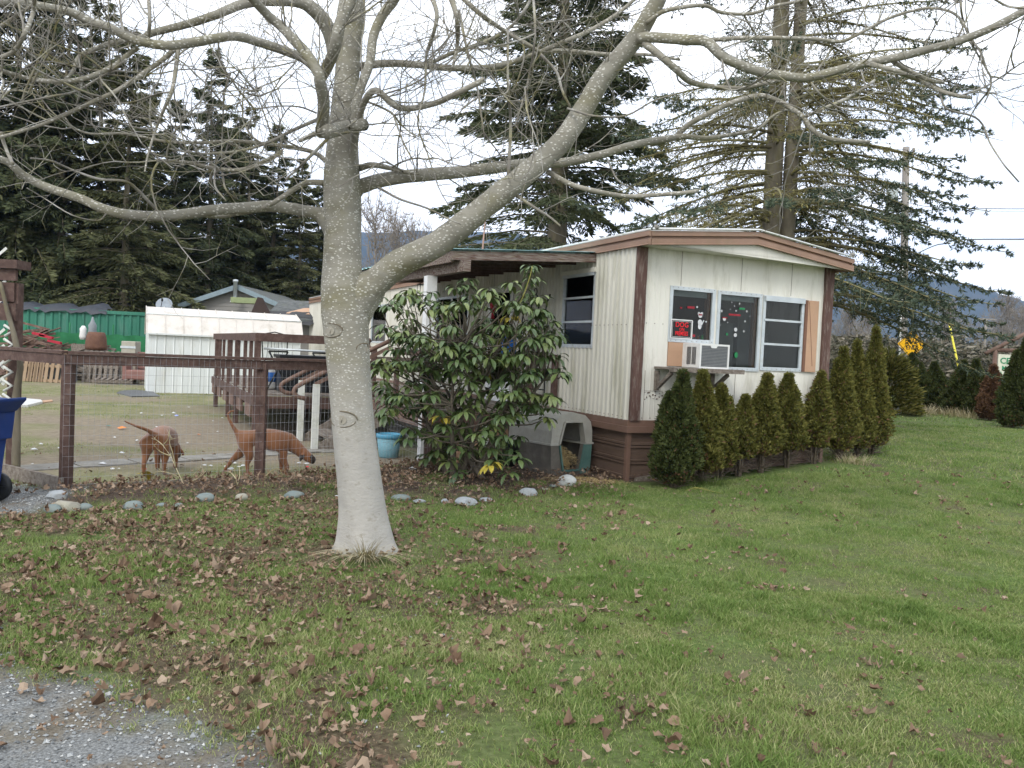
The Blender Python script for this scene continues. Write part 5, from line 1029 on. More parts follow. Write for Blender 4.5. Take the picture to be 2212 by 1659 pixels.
def post(x, y, z0, z1, w_, m='redwood', nm='post'): mb = MB(); mb.box((x-w_/2, y-w_/2, z0), (x+w_/2, y+w_/2, z1)); return mb.build(nm, M[m], porch, bevel=.004)
for y in (YW+.02, 7.3, 8.5, 11.0): post(XW, y, -.1, 1.50 if y != YW+.02 else 1.62, .09)
for y in (5.5, 6.2, 9.6, 10.3): post(XW, y, .45, 1.5, .055, nm='baluster')
rim((XW, YW-.03), (XW, YE), 1.50, 1.63, 'redwood', .05, 'top_rail'); rim((XW, YW-.03), (XN, YW-.03), 1.50, 1.63, 'redwood', .05, 'top_rail')
rim((XN+.1, YW-.05), (XN+.9, YW-.05), 1.28, 1.34, 'wood', .05, 'mid_rail')
rim((XN, Y0), (-.05, Y0), 1.40, 1.48, 'redwood', .05, 'top_rail'); rim((XN, Y0), (-.05, Y0), .74, .78, 'wood', .05, 'mid_rail'); rim((XN, Y0), (XN, 3.2), 1.40, 1.48, 'redwood', .05, 'top_rail'); rim((XN, Y0), (XN, YW), .75, .79, 'wood', .05, 'mid_rail')
post(-.06, Y0, .66, 1.50, .075); post(-.45, Y0, .66, 1.40, .07); post(XN, 3.2, .66, 1.5, .07); post(XN, 4.45, 0, 1.5, .08); post(XN+.9, YW-.03, .66, 1.5, .07)
post(XN+.03, Y0+.1, -.1, 2.46, .14, 'white', 'roof_post'); post(XN+.03, 6.2, .66, 2.46, .12, 'white', 'roof_post'); post(-1.1, Y0+.0, -.1, .5, .10, 'white', 'footing_post')
mb = MB(); mb.box((XN+.45, Y0-.03, -.05), (XN+1.2, Y0-.01, .46)); mb.build('under_deck_board', M['tan'], porch)
for y in (7.3, 8.5, 9.8): post(-2.2, y, -.1, .6, .09)
# lean-to roof: sheets with a corrugated turquoise edge, edge boards, rafters, battens, beam
RX0, RX1, RY0, RY1 = -2.0, -.012, .95, 7.2
def rz_(x, y): return 2.70+(x-RX0)/(RX1-RX0)*.14+(y-RY0)*.012
M['teal'] = mat('turquoise_roof_sheet', [(.3, (.25, .52, .53)), (.7, (.42, .68, .68))], 4, .4, .1, dirt=((.3, .38, .25), .5, 6))
M['oldboard'] = mat('peeling_brown_board', [(.38, (.10, .05, .038)), (.6, (.28, .24, .21))], 5, .85, .6, 30, (1, 6, 12), dirt=((.2, .19, .07), .5, 7))
mb = MB(); n = 84; ys = np.linspace(RY0-.05, RY1, n); vs = []
for i, y in enumerate(ys):
    o = .012*math.sin(i*math.pi/1.5)
    for x in (RX0-.06, RX1): 
        for dz in (.016, .010): vs.append((x, y, rz_(x, y)+dz+o))
fs = []
for i in range(n-1): a = i*4; fs += [(a, a+2, a+6, a+4), (a+1, a+5, a+7, a+3), (a, a+4, a+5, a+1)]
mb.add(vs, fs); mb.build('roof_sheet', M['teal'], porch)
def rb_(p, q, wd, ht, m, nm, dz=0): mb = MB(); mb.bar((p[0], p[1], rz_(*p)+dz), (q[0], q[1], rz_(*q)+dz), wd, ht); return mb.build(nm, M[m], porch)
rb_((RX0-.02, RY0), (RX1, RY0), .035, .105, 'oldboard', 'edge_board', -.062); rb_((RX0, RY0+.02), (RX0, RY1), .035, .13, 'oldboard', 'edge_board', -.075)
rb_((-1.86, RY0-.14), (-1.86, RY1), .09, .14, 'oldboard', 'beam', -.19)
for y in np.arange(RY0+.5, RY1, .6): rb_((RX0+.02, y), (RX1-.02, y), .04, .1, 'redwood', 'rafter', -.065)
for x in (-1.6, -1.15, -.7, -.25): rb_((x, RY0+.02), (x, RY1), .05, .016, 'wood', 'batten', -.005)
# stairs on the left side of the narrow part
for i, (x, z) in enumerate(((-2.18, .53), (-2.48, .36), (-2.78, .19))):
    mb = MB(); mb.box((x-.15, 3.32, z-.03), (x+.13, 4.42, z)); mb.build('tread', M['wood'], porch)
for y in (3.30, 4.44): mb = MB(); mb.bar((-2.0, y, .55), (-3.0, y, -.02), .04, .22); mb.build('stringer', M['wood'], porch)
M['oldwhite'] = mat('mossy_white_post', [(.3, (.52, .53, .49)), (.7, (.64, .65, .61))], 5, .7, .2, dirt=((.24, .25, .13), .7, 5))
for (x, y, w_, z1) in ((-3.08, 3.32, .09, .93), (-3.08, 4.42, .09, .93), (-2.3, 3.32, .06, 1.2), (-2.3, 4.42, .06, 1.2)):
    if w_ > .08: post(x, y, -.1, z1, w_, 'oldwhite', 'newel_post')
    else:
        mb = MB(); mb.lathe([(.03, .25), (.03, .5), (.018, .54), (.032, .6), (.02, .66), (.024, .95), (.016, 1.0), (.03, 1.06), (.03, z1)], (x, y, 0), 8); mb.build('turned_baluster', M['oldwhite'], porch)
for y in (3.32, 4.42):
    mb = MB(); mb.tube(cr([(-3.22, y, .72), (-3.36, y, .76), (-3.38, y, .86), (-3.2, y, .98), (-2.6, y, 1.30), (-2.02, y, 1.60)], 3), .032, 8); mb.bar((-3.1, y, .93), (-2.02, y, 1.50), .035, .05); mb.build('handrail', M['redwood2'], porch)
# welded mesh under the deck edge
def mesh_panel(mb, p, q, z0, z1, sx=.05, sz=.10, r=.0016, top=None):
    p, q = Vector(p), Vector(q); L = (q-p).length; n = int(L/sx)
    for i in range(n+1): a = p.lerp(q, i/n); mb.tube([(a.x, a.y, z0), (a.x, a.y, z1)], r, 3, cap=False)
    z = z0
    while z <= z1+.001:
        mb.tube([(p.x, p.y, z+random.uniform(-.002, .002))]+[(p.lerp(q, t).x, p.lerp(q, t).y, z+random.uniform(-.006, .006)) for t in (.25, .5, .75)]+[(q.x, q.y, z)], r*1.15, 3, cap=False); z += sz
M['wire'] = mat('galvanised_wire', (.36, .37, .38), 9, .5, 0, metal=.3)
mb = MB(); mesh_panel(mb, (XN-.05, Y0-.02), (XN-.05, YW-.1), .0, .5); mb.build('wire_mesh', M['wire'], porch)
# things on the porch
def P5(name, label, cat, loc, rz=0): return empty(name, L2W(*loc), TH+rz, label, cat)
t_ = P5('storage_box', 'large black ribbed box standing on the deck behind the stair handrails', 'storage box', (-2.75, 5.6, ZD))
mb = MB(); mb.box((-.5, -.3, 0), (.5, .3, .56)); mb.build('body', M['black'], t_, bevel=.01)
mb = MB()
for i in range(11): mb.box((-.48+i*.09, -.315, .02), (-.45+i*.09, -.298, .54))
mb.build('rib', M['black'], t_); mb = MB(); mb.box((-.53, -.33, .562), (.53, .33, .61)); mb.build('lid', M['black'], t_, bevel=.01)
t_ = P5('plastic_sack', 'white and blue plastic sack slumped on the deck near its left corner post', 'sack', (-3.35, 6.0, ZD)); mb = MB(); mb.lathe([(.16, 0), (.21, .05), (.2, .2), (.19, .33), (.12, .40), (.05, .43)], (0, 0, 0), 14); mb.build('bag', M['white_pl'], t_)
mb = MB(); mb.lathe([(.206, .14), (.204, .22), (.2, .30)], (0, 0, 0), 14); mb.build('print', flat('blue_print', (.04, .16, .5)), t_)
t_ = P5('patio_chair', 'grey metal patio chair with an arched back on the far part of the deck', 'chair', (-2.6, 9.3, ZD), .3)
for (x, y) in ((-.24, -.22), (.24, -.22), (-.24, .24), (.24, .24)): mb = MB(); mb.tube([(x, y, 0), (x, y, .43)], .012, 5); mb.build('leg', M['iron'], t_)
mb = MB(); mb.box((-.26, -.24, .43), (.26, .26, .455)); mb.build('seat', M['iron'], t_)
mb = MB(); arc = [(-.27, .26, .45), (-.29, .29, .9), (-.2, .3, .98), (0, .3, 1.02), (.2, .3, .98), (.29, .29, .9), (.27, .26, .45)]; mb.tube(arc, .013, 5)
for x in (-.18, -.09, 0, .09, .18): mb.tube([(x, .27, .47), (x*.8, .295, .98)], .006, 4)
mb.tube([(-.28, .28, .84), (.28, .28, .84)], .008, 4); mb.build('backrest', M['iron'], t_)
t_ = P5('metal_pipe', 'pale metal pipe lying level behind the top rail of the deck', 'pipe', (-2.7, 5.15, 1.36)); MB().tube([(-.85, 0, .03), (0, .02, .02), (.85, 0, 0)], .018, 7).build('tube', M['alu'], t_)
for x in (-.6, .1, .5):
    t2 = P5('folding_frame', {-.6: 'dark folding frame leaning at the left end of the metal pipe', .1: 'dark folding frame leaning under the middle of the metal pipe', .5: 'dark folding frame leaning under the right end of the metal pipe'}[x], 'frame', (-2.7+x, 5.2, ZD)); mb = MB(); mb.tube([(-.2, 0, 0), (.15, .1, .66)], .015, 5); mb.tube([(.2, 0, 0), (-.15, .1, .66)], .015, 5); mb.tube([(-.15, .1, .66), (.15, .1, .66)], .015, 5); mb.build('tube_frame', M['iron'], t2)
t_ = P5('iron_trellis', 'black wrought iron trellis standing on the porch between door and louvre window', 'trellis', (-.12, 2.45, ZD))
mb = MB()
for y in (-.42, -.14, .14, .42): mb.tube(cr([(0, y, 0), (0, y, 1.2), (0, y*.85, 1.45), (0, y, 1.62)], 3), .011, 5)
for z in (.3, .75, 1.2): mb.tube([(0, -.42, z), (0, .42, z)], .009, 5)
mb.tube(cr([(0, -.46, 1.66), (0, -.42, 1.58), (0, -.2, 1.55), (0, 0, 1.68), (0, .2, 1.55), (0, .42, 1.58), (0, .46, 1.66)], 4), .012, 5); mb.tube([(0, .05*math.cos(a), 1.72+.05*math.sin(a)) for a in np.linspace(0, 6.28, 10)], .008, 4); mb.build('ironwork', M['iron'], t_)
t_ = P5('hanging_cage', 'dark wire cage lantern hanging from the porch roof left of the white post', 'hanging lantern', (-1.5, 3.4, 2.12)); mb = MB()
for i in range(10): a = i*.628; mb.tube([(.12*math.cos(a), .12*math.sin(a), 0), (.12*math.cos(a), .12*math.sin(a), .34)], .004, 4)
for z in (0, .17, .34): mb.tube([(.12*math.cos(a), .12*math.sin(a), z) for a in np.linspace(0, 6.283, 13)], .005, 4, cap=False)
mb.tube([(0, 0, .34), (0, 0, .52)], .004, 4); mb.tube([(-.12, 0, .34), (0, 0, .38), (.12, 0, .34)], .004, 4); mb.build('wire_cage', M['iron'], t_)
t_ = P5('wind_chime', 'red ornament hanging under the porch roof near the door', 'ornament', (-.55, 3.0, 2.2)); MB().lathe([(.01, .2), (.05, .12), (.06, 0), (.02, -.12), (.03, -.2)], (0, 0, 0), 8).build('body', M['pinkred'], t_); MB().tube([(0, 0, .2), (0, 0, .5)], .003, 3).build('string', M['iron'], t_)
t_ = P5('blue_bag', 'bright blue bag hanging by the trellis behind the rhododendron', 'bag', (-.35, 2.8, 1.6)); MB().lathe([(.07, -.2), (.11, -.12), (.11, .05), (.08, .15), (.02, .2)], (0, 0, 0), 10).build('bag', flat('blue_cloth', (.02, .14, .5)), t_)
# blue planter tub under the deck edge
g_ = Vector((-1.64, 11.3, 0)); t_ = empty('planter_tub', g_, 0, 'light blue basket textured plastic tub on the ground beneath the deck edge', 'tub')
MB().lathe([(.12, 0), (.13, .01), (.165, .27)], (0, 0, 0), 26).build('pot', mat('blue_grey_tub', (.16, .32, .38), 60, .6, .5, 90), t_); MB().lathe([(.168, .265), (.176, .27), (.178, .32), (.162, .325), (.158, .25)], (0, 0, 0), 26).build('rim', flat('bright_blue_rim', (.08, .27, .40)), t_)
# ================================================================ YARD FENCE
FA, FB_, FC_ = Vector((-4.19, 7.85)), Vector((-2.66, 8.87)), Vector((-1.05, 10.72)); FL = Vector((-5.35, 8.62))
fence = empty('wire_fence', (FA.x, FA.y, 0), 0, 'low brown wood and wire mesh fence around the dog yard left of the bare tree', 'fence')
FI = Matrix.Translation((-FA.x, -FA.y, 0))
def fpart(nm, mb, m, **k): mb.v = [tuple(FI @ Vector(p)) for p in mb.v]; return mb.build(nm, M[m], fence, **k)
for p, z1 in ((FA, 1.27), (FB_, 1.27), (FC_, 1.27)):
    mb = MB(); z = float(h(p.x, p.y)); mb.box((p.x-.05, p.y-.045, -.15), (p.x+.045, p.y+.045, z1)); fpart('post', mb, 'redwood', bevel=.004)
for a, b_ in ((FL, FA), (FA, FB_), (FB_, FC_)):
    mb = MB(); mb.bar((a.x, a.y-.05, 1.25), (b_.x, b_.y-.05, 1.25), .035, .095); fpart('rail', mb, 'redwood'); mb = MB(); mb.bar((a.x, a.y-.02, 1.315), (b_.x, b_.y-.02, 1.315), .12, .028); fpart('cap_rail', mb, 'redwood')
mb = MB(); mb.bar((FL.x, FL.y-.03, .06), (FA.x, FA.y-.05, .06), .04, .14); fpart('base_board', mb, 'wood'); mb = MB(); mb.bar((FA.x, FA.y, .03), (FB_.x, FB_.y, .03), .04, .05); fpart('base_board', mb, 'wood')
for a, b_, o_ in ((FA, FB_, .075), (FB_, FC_, .075)):
    mb = MB(); mesh_panel(mb, (a.x, a.y-o_), (b_.x, b_.y-o_), .04, 1.29, .052, .098, .0012); fpart('wire_mesh', mb, 'wire')
# arbour at the gate with lattice
ar = empty('garden_arbour', (-5.42, 8.85, 0), 0, 'brown timber gate arbour with white lattice at the left edge', 'arbour')
for x in (.12, -1.2):
    mb = MB(); mb.box((x-.05, -.05, -.1), (x+.05, .05, 2.0)); mb.build('post', M['redwood'], ar, bevel=.004)
for (x0, x1, z0, z1, y0, y1) in ((-1.5, .16, 2.02, 2.14, -.09, -.05), (-1.5, .20, 2.145, 2.235, -.14, .12), (-1.45, .17, 1.60, 1.78, -.09, -.05), (-1.4, .14, 1.8, 2.0, -.08, -.06)): mb = MB(); mb.box((x0, y0, z0), (x1, y1, z1)); mb.build('beam', M['redwood'], ar)
mb = MB()
for i in range(9):
    for s in (-1, 1):
        a, b_ = (-1.15, .05); z = .3+i*.17; mb.bar((a, -.07-.006*s, z+(.0 if s > 0 else 1.1)-.4), (b_, -.07-.006*s, z+(1.1 if s > 0 else 0)-.4), .028, .005, up=(0, 1, 0))
mb.build('lattice', M['oldwhite'], ar)
mb = MB()
for i in range(7): z = 1.55-i*.145; mb.tube([(.06, -.10, z), (.16, -.11, z-.055), (.07, -.10, z-.115)], .016, 5)
mb.build('scalloped_edge', M['oldwhite'], ar)
random.seed(4); vine = MB(); pts = [(0, 0, 0), (.01, 0, .4), (-.02, .02, .8), (.03, 0, 1.1), (-.03, 0, 1.4), (-.12, 0, 1.7), (-.2, 0, 2.0)]; vine.tube(cr(pts, 4), [.045-.0012*i for i in range(25)], 9, jit=.2); o = vine.build('climbing_vine_stem', M['trunkfir']); o.location = at(36, 870, 8.72); o.location.z = 0; tag(o, 'gnarled brown vine stem climbing beside the arbour post', 'vine')
# blue wheeled bin
bn = empty('wheeled_bin', (-4.66, 7.0, 0), -.12, 'dark blue wheeled rubbish bin cut off by the left edge', 'rubbish bin'); M['bin'] = mat('dark_blue_plastic', [(.3, (.012, .036, .15)), (.7, (.02, .05, .20))], 5, .5, .1, 60, dirt=((.05, .07, .12), .5, 7))
mb = MB(); vs = []
for (z, a, b_) in ((.09, .215, .22), (.55, .245, .26), (.56, .29, .27), (.72, .30, .28), (.80, .30, .29)):
    vs += [(-a-.1, -b_, z), (a, -b_, z), (a, b_, z), (-a-.1, b_, z)]
fs = [(0, 3, 2, 1)]
for k_ in range(4):
    for j in range(4): fs.append((k_*4+j, k_*4+(j+1) % 4, k_*4+4+(j+1) % 4, k_*4+4+j))
fs.append((16, 17, 18, 19)); mb.add(vs, fs); mb.build('body', M['bin'], bn, bevel=.012)
mb = MB(); mb.prism([(-.42, .81), (.30, .81), (.34, .835), (.33, .875), (.2, .905), (-.42, .93)], 'y', -.31, .31); mb.build('lid', M['bin'], bn, bevel=.012)
mb = MB(); mb.prism([(.28, .80), (.33, .80), (.42, .90), (.42, .925), (.30, .91)], 'y', -.27, .27); mb.build('handle', M['bin'], bn, bevel=.008)
for y in (-.30, .25):
    w_ = MB().lathe([(.05, 0), (.105, .0), (.125, .012), (.125, .043), (.105, .055), (.05, .055)], (0, 0, 0), 22, Matrix.Translation((.16, y, .125)) @ Matrix.Rotation(-math.pi/2, 4, 'X')).build('wheel', M['black'], bn)
    mb = MB()
    for i in range(6): a = i*math.pi/3; mb.bar((.16+.02*math.cos(a), y-.006, .125+.02*math.sin(a)), (.16+.1*math.cos(a), y-.006, .125+.1*math.sin(a)), .016, .006, up=(0, 1, 0))
    mb.build('spokes', M['iron'], w_)
mb = MB(); mb.tube([(.16, -.3, .125), (.16, .3, .125)], .012, 6); mb.build('axle', M['iron'], bn)
# ================================================================ DOG HOUSE
dh = empty('dog_house', (.79, 10.46, .0), math.radians(39), 'grey and green plastic dog house with straw inside beside the brown skirting', 'dog house')
M['taupe'] = mat('taupe_plastic', [(.3, (.33, .32, .28)), (.7, (.41, .40, .355))], 20, .6, .15, 80, dirt=((.2, .19, .15), .5, 5)); M['dgrey'] = mat('dirty_grey_plastic', [(.3, (.105, .095, .08)), (.7, (.17, .155, .13))], 6, .7, .2, 60, dirt=((.22, .2, .16), .5, 6)); M['dgreen'] = mat('grey_green_plastic', [(.3, (.07, .15, .13)), (.7, (.11, .2, .175))], 8, .6, .1, dirt=((.16, .16, .13), .5, 5))
D_ = .84
oa = [(-.355, .385), (-.345, .55), (-.315, .66), (-.21, .745), (0, .785), (.21, .745), (.315, .66), (.345, .55), (.355, .385)]; ia = [(-.215, .385), (-.19, .48), (-.165, .58), (-.14, .655), (0, .66), (.15, .655), (.172, .58), (.195, .48), (.215, .385)]
def shell(outer, inner, nm, m, closed_back=True, jamb=.07, bow=.05):
    n = len(outer); vs = [(x, -bow*(1 if 0 < i < n-1 else .3)*0, z) for i, (x, z) in enumerate(outer)]+[(x, 0, z) for (x, z) in inner]+[(x, jamb, z) for (x, z) in inner]+[(x, D_, z) for (x, z) in outer]+[(x*.94, jamb, z*.985) for (x, z) in outer]+[(x*.94, D_-.03, z*.985) for (x, z) in outer]; fs = []
    for i in range(n-1): fs += [(i, i+1, n+i+1, n+i), (n+i, n+i+1, 2*n+i+1, 2*n+i), (i, 3*n+i, 3*n+i+1, i+1), (4*n+i, 4*n+i+1, 5*n+i+1, 5*n+i), (2*n+i, 2*n+i+1, 4*n+i+1, 4*n+i)]
    fs.append(tuple(3*n+i for i in range(n))); mb = MB(); mb.add(vs, fs); return mb.build(nm, M[m], dh)
up_ = shell(oa, ia, 'roof', 'taupe')
mb = MB(); mb.box((-.37, -.012, .372), (-.215, D_+.01, .395)); mb.box((.215, -.012, .372), (.37, D_+.01, .395)); mb.build('rim_flange', M['taupe'], up_)
mb = MB()
for i in range(len(ia)-1): mb.bar((ia[i][0]*1.04, -.014, ia[i][1]*1.01), (ia[i+1][0]*1.04, -.014, ia[i+1][1]*1.01), .02, .026, up=(0, 1, 0))
mb.build('door_frame', M['taupe'], up_)
ob = [(-.35, .372), (-.345, .2), (-.33, 0), (.33, 0), (.345, .2), (.35, .372)]; ib = [(-.215, .372), (-.18, .2), (-.145, .05), (.145, .05), (.18, .2), (.215, .372)]; lo_ = shell(ob, ib, 'base', 'dgrey')
mb = MB(); 
for i in range(len(ib)-1): mb.bar((ib[i][0], -.01, ib[i][1]), (ib[i+1][0], -.01, ib[i+1][1]), .022, .026, up=(0, 1, 0))
mb.add([(.222, -.006, .37), (.347, -.006, .37), (.33, -.006, .0), (.15, -.006, .0)], [(0, 1, 2, 3)]); mb.build('green_trim', M['dgreen'], lo_)
def straw_pile(n, rg, ex, ey, hh, bx=0, by=0, L=.07):
    x = rg.normal(size=n)*ex*.45; y = rg.normal(size=n)*ey*.45; z = hh*np.exp(-((x/ex)**2+(y/ey)**2)*1.2)*rg.random(n)**.4+.006; T = rg.normal(size=(n, 3)); T[:, 2] *= .25; T /= np.linalg.norm(T, axis=1, keepdims=True); T *= (L*rg.uniform(.4, 1.2, n))[:, None]; return kites(np.stack([x+bx, y+by, z], 1)-T*.5, T, np.full(n, .004), rg)
M['hay'] = mat('golden_straw', [(.2, (.30, .21, .09)), (.6, (.46, .35, .17)), (.9, (.58, .48, .28))], 9, .85, 0, rnd=.8)
mb = MB(); mb.lathe([(.30, .0), (.29, .09), (.25, .2), (.15, .31), (.03, .36)], (0, .40, .02), 12, Matrix.Diagonal((.95, 1.15, 1, 1))); bed = mb.build('straw_mound', M['hay']); bed.location = dh.location; bed.rotation_euler = dh.rotation_euler; tag(bed, 'golden straw bedding heaped inside the dog house', 'straw', kind='stuff')
rg = np.random.default_rng(8); V_, F_ = straw_pile(5200, rg, .34, .52, .36, 0, .34); ok = (abs(V_.reshape(-1, 4, 3)[..., 0]).max(1) < .29) & (V_.reshape(-1, 4, 3)[..., 1].min(1) > .0) & (V_.reshape(-1, 4, 3)[..., 1].max(1) < .78); V_ = V_.reshape(-1, 4, 3)[ok].reshape(-1, 3); F_ = np.arange(len(V_)).reshape(-1, 4); o = npmesh('loose_straw', V_, F_, M['hay'], rg.random(len(F_)), bed)
V_, F_ = straw_pile(2400, rg, .42, .22, .035, .0, .0); o = npmesh('spilled_straw', V_, F_, M['hay'], rg.random(len(F_))); p = gh(1265, 1040); o.location = p; tag(o, 'straw spilled on the ground between dog house and brown skirting corner', 'straw', kind='stuff')
# black pot half hidden left of the dog house
t_ = empty('black_pot', (.08, 10.9, 0), 0, 'black plastic pot in shadow between the rhododendron and the dog house', 'pot'); MB().lathe([(.15, 0), (.19, .3), (.2, .33), (.17, .34), (.16, .2)], (0, 0, 0), 18).build('pot', M['black'], t_)
# ================================================================ DOGS
M['fur'] = mat('rust_red_fur', [(.3, (.15, .058, .022)), (.7, (.225, .095, .038))], 7, .7, .25, 120); M['furd'] = mat('dark_muzzle_fur', (.03, .022, .018), 20, .7, 0)
M['collar'] = flat('orange_collar', (.6, .08, .02)); M['fur'].node_tree.nodes['Principled BSDF'].inputs['Sheen Weight'].default_value = .3
def dog(lab, loc, rz, J, E_, scale=1.0, mask=None):
    root = empty('dog', loc, rz, lab, 'dog'); root.scale = (scale,)*3; me = bpy.data.meshes.new('body'); names = list(J); me.from_pydata([J[n][:3] for n in names], [(names.index(a), names.index(b_)) for a, b_ in E_], [])
    o = bpy.data.objects.new('body', me); COL.objects.link(o); sk = o.modifiers.new('skin', 'SKIN'); ly = me.skin_vertices[0] if me.skin_vertices else None
    if ly is None:
        import bmesh
        bm = bmesh.new(); bm.from_mesh(me); bm.verts.layers.skin.verify(); bm.to_mesh(me); bm.free(); ly = me.skin_vertices[0]
    for i, n in enumerate(names): r = J[n][3]; r = r if isinstance(r, tuple) else (r, r); ly.data[i].radius = r; ly.data[i].use_root = (i == 0)
    sk.use_smooth_shade = True; sb = o.modifiers.new('sub', 'SUBSURF'); sb.levels = 2; sb.render_levels = 2; dg = bpy.context.evaluated_depsgraph_get(); m2 = bpy.data.meshes.new_from_object(o.evaluated_get(dg)); bpy.data.objects.remove(o)
    m2.name = 'body'; m2.materials.clear(); m2.materials.append(M['fur']); m2.materials.append(M['furd'])
    for p in m2.polygons:
        p.use_smooth = True; c = p.center
        if mask and mask(c): p.material_index = 1
    b_ = bpy.data.objects.new('body', m2); COL.objects.link(b_); b_.parent = root; return root
# x forward, z up; metres
def dj(**k): return k
J = dict(pel=(-.22, 0, .385, (.092, .10)), loin=(-.09, 0, .39, (.082, .09)), rib=(.07, 0, .365, (.10, .122)), che=(.18, 0, .345, (.10, .132)), wit=(.25, 0, .345, (.075, .095)), n1=(.32, 0, .30, .07), n2=(.375, 0, .25, .058), hd=(.425, 0, .205, (.062, .062)), mz=(.49, 0, .165, .041), ns=(.525, 0, .148, .032),
 t0=(-.29, 0, .43, .024), t1=(-.335, 0, .50, .017), t2=(-.375, .0, .57, .014), t3=(-.385, 0, .62, .012), t4=(-.36, 0, .65, .009), t5=(-.32, 0, .655, .006),
 hl1=(-.22, .07, .30, (.062, .09)), hl2=(-.245, .08, .22, .054), hl3=(-.345, .08, .13, .026), hl4=(-.40, .08, .05, .017), hl5=(-.425, .08, .018, .02), hl6=(-.375, .08, .012, .018),
 hr1=(-.19, -.07, .30, (.058, .085)), hr2=(-.13, -.08, .21, .05), hr3=(-.16, -.08, .12, .021), hr4=(-.15, -.08, .04, .017), hr5=(-.145, -.08, .014, .019), hr6=(-.105, -.08, .012, .017),
 fl1=(.19, .075, .28, .054), fl2=(.16, .08, .19, .036), fl3=(.165, .08, .10, .026), fl4=(.165, .08, .03, .022), fl5=(.20, .08, .014, .02),
 fr1=(.21, -.075, .27, .045), fr2=(.20, -.08, .18, .036), fr3=(.245, -.08, .10, .025), fr4=(.235, -.08, .03, .021), fr5=(.27, -.08, .014, .02),
 e1=(.405, .055, .235, .02), e2=(.385, .085, .20, .017), e3=(.38, .092, .165, .011), g1=(.405, -.055, .235, .02), g2=(.385, -.085, .20, .017), g3=(.38, -.092, .165, .011))
E_ = [('pel', 'loin'), ('loin', 'rib'), ('rib', 'che'), ('che', 'wit'), ('wit', 'n1'), ('n1', 'n2'), ('n2', 'hd'), ('hd', 'mz'), ('mz', 'ns'), ('pel', 't0'), ('t0', 't1'), ('t1', 't2'), ('t2', 't3'), ('t3', 't4'), ('t4', 't5')]+[('pel', 'hl1'), ('hl1', 'hl2'), ('hl2', 'hl3'), ('hl3', 'hl4'), ('hl4', 'hl5'), ('hl5', 'hl6'), ('pel', 'hr1'), ('hr1', 'hr2'), ('hr2', 'hr3'), ('hr3', 'hr4'), ('hr4', 'hr5'), ('hr5', 'hr6'), ('che', 'fl1'), ('fl1', 'fl2'), ('fl2', 'fl3'), ('fl3', 'fl4'), ('fl4', 'fl5'), ('che', 'fr1'), ('fr1', 'fr2'), ('fr2', 'fr3'), ('fr3', 'fr4'), ('fr4', 'fr5'), ('hd', 'e1'), ('e1', 'e2'), ('e2', 'e3'), ('hd', 'g1'), ('g1', 'g2'), ('g2', 'g3')]
SC = 1.08
J = {k: (v[0], v[1], v[2], (tuple(r*1.1 for r in v[3]) if isinstance(v[3], tuple) else v[3]*1.12)) for k, v in J.items()}
p = at(570, 1030, 9.35); d2 = dog('rust brown dog sniffing the ground, tail curled up, behind the second fence post', (p.x, 9.35, 0), math.radians(6), J, E_, SC, lambda c: c.x > .475 or (c.x > .37 and abs(c.y) > .072 and c.z < .23))
def eyes(root, J_):
    for s in (-1, 1): m_ = MB().lathe([(.002, -.008), (.008, 0), (.002, .008)], (0, 0, 0), 8); o = m_.build('eye', M['furd'], root); o.location = (J_['hd'][0]+.03, s*.043, J_['hd'][2]+.008)
eyes(d2, J)
mb = MB(); mb.tube([(.335+.01*math.sin(a), .058*math.cos(a), .29+.062*math.sin(a)) for a in np.linspace(0, 6.283, 14)], .008, 5, cap=False); mb.build('collar', M['collar'], d2)
J2 = dict(J); J2.update(n1=(.32, -.01, .30, .066), n2=(.38, -.02, .24, .055), hd=(.42, -.03, .17, (.052, .055)), mz=(.46, -.045, .12, .033), ns=(.48, -.055, .10, .024), e1=(.40, .025, .195, .02), e2=(.385, .055, .165, .016), e3=(.38, .06, .14, .011), g1=(.40, -.085, .19, .02), g2=(.385, -.115, .16, .016), g3=(.38, -.12, .13, .011),
 t1=(-.335, .04, .47, .018), t2=(-.385, .10, .50, .015), t3=(-.40, .15, .52, .012), t4=(-.40, .20, .54, .009), t5=(-.40, .24, .56, .006),
 hl2=(-.20, .085, .21, .04), hl3=(-.27, .085, .12, .022), hl4=(-.255, .085, .04, .018), hl5=(-.25, .085, .015, .02), hl6=(-.21, .085, .012, .018))
p = at(334, 1025, 9.0); d1 = dog('rust brown dog seen from behind, tail held out to the left, by the dry stalks', (p.x, 9.15, 0), math.radians(97), J2, E_, SC, lambda c: c.x > .42)
mb = MB(); mb.tube([(-.255+.02*math.cos(a), .085+.02*math.sin(a), .075) for a in np.linspace(0, 6.283, 9)], .006, 4, cap=False); mb.build('leg_band', M['collar'], d1)
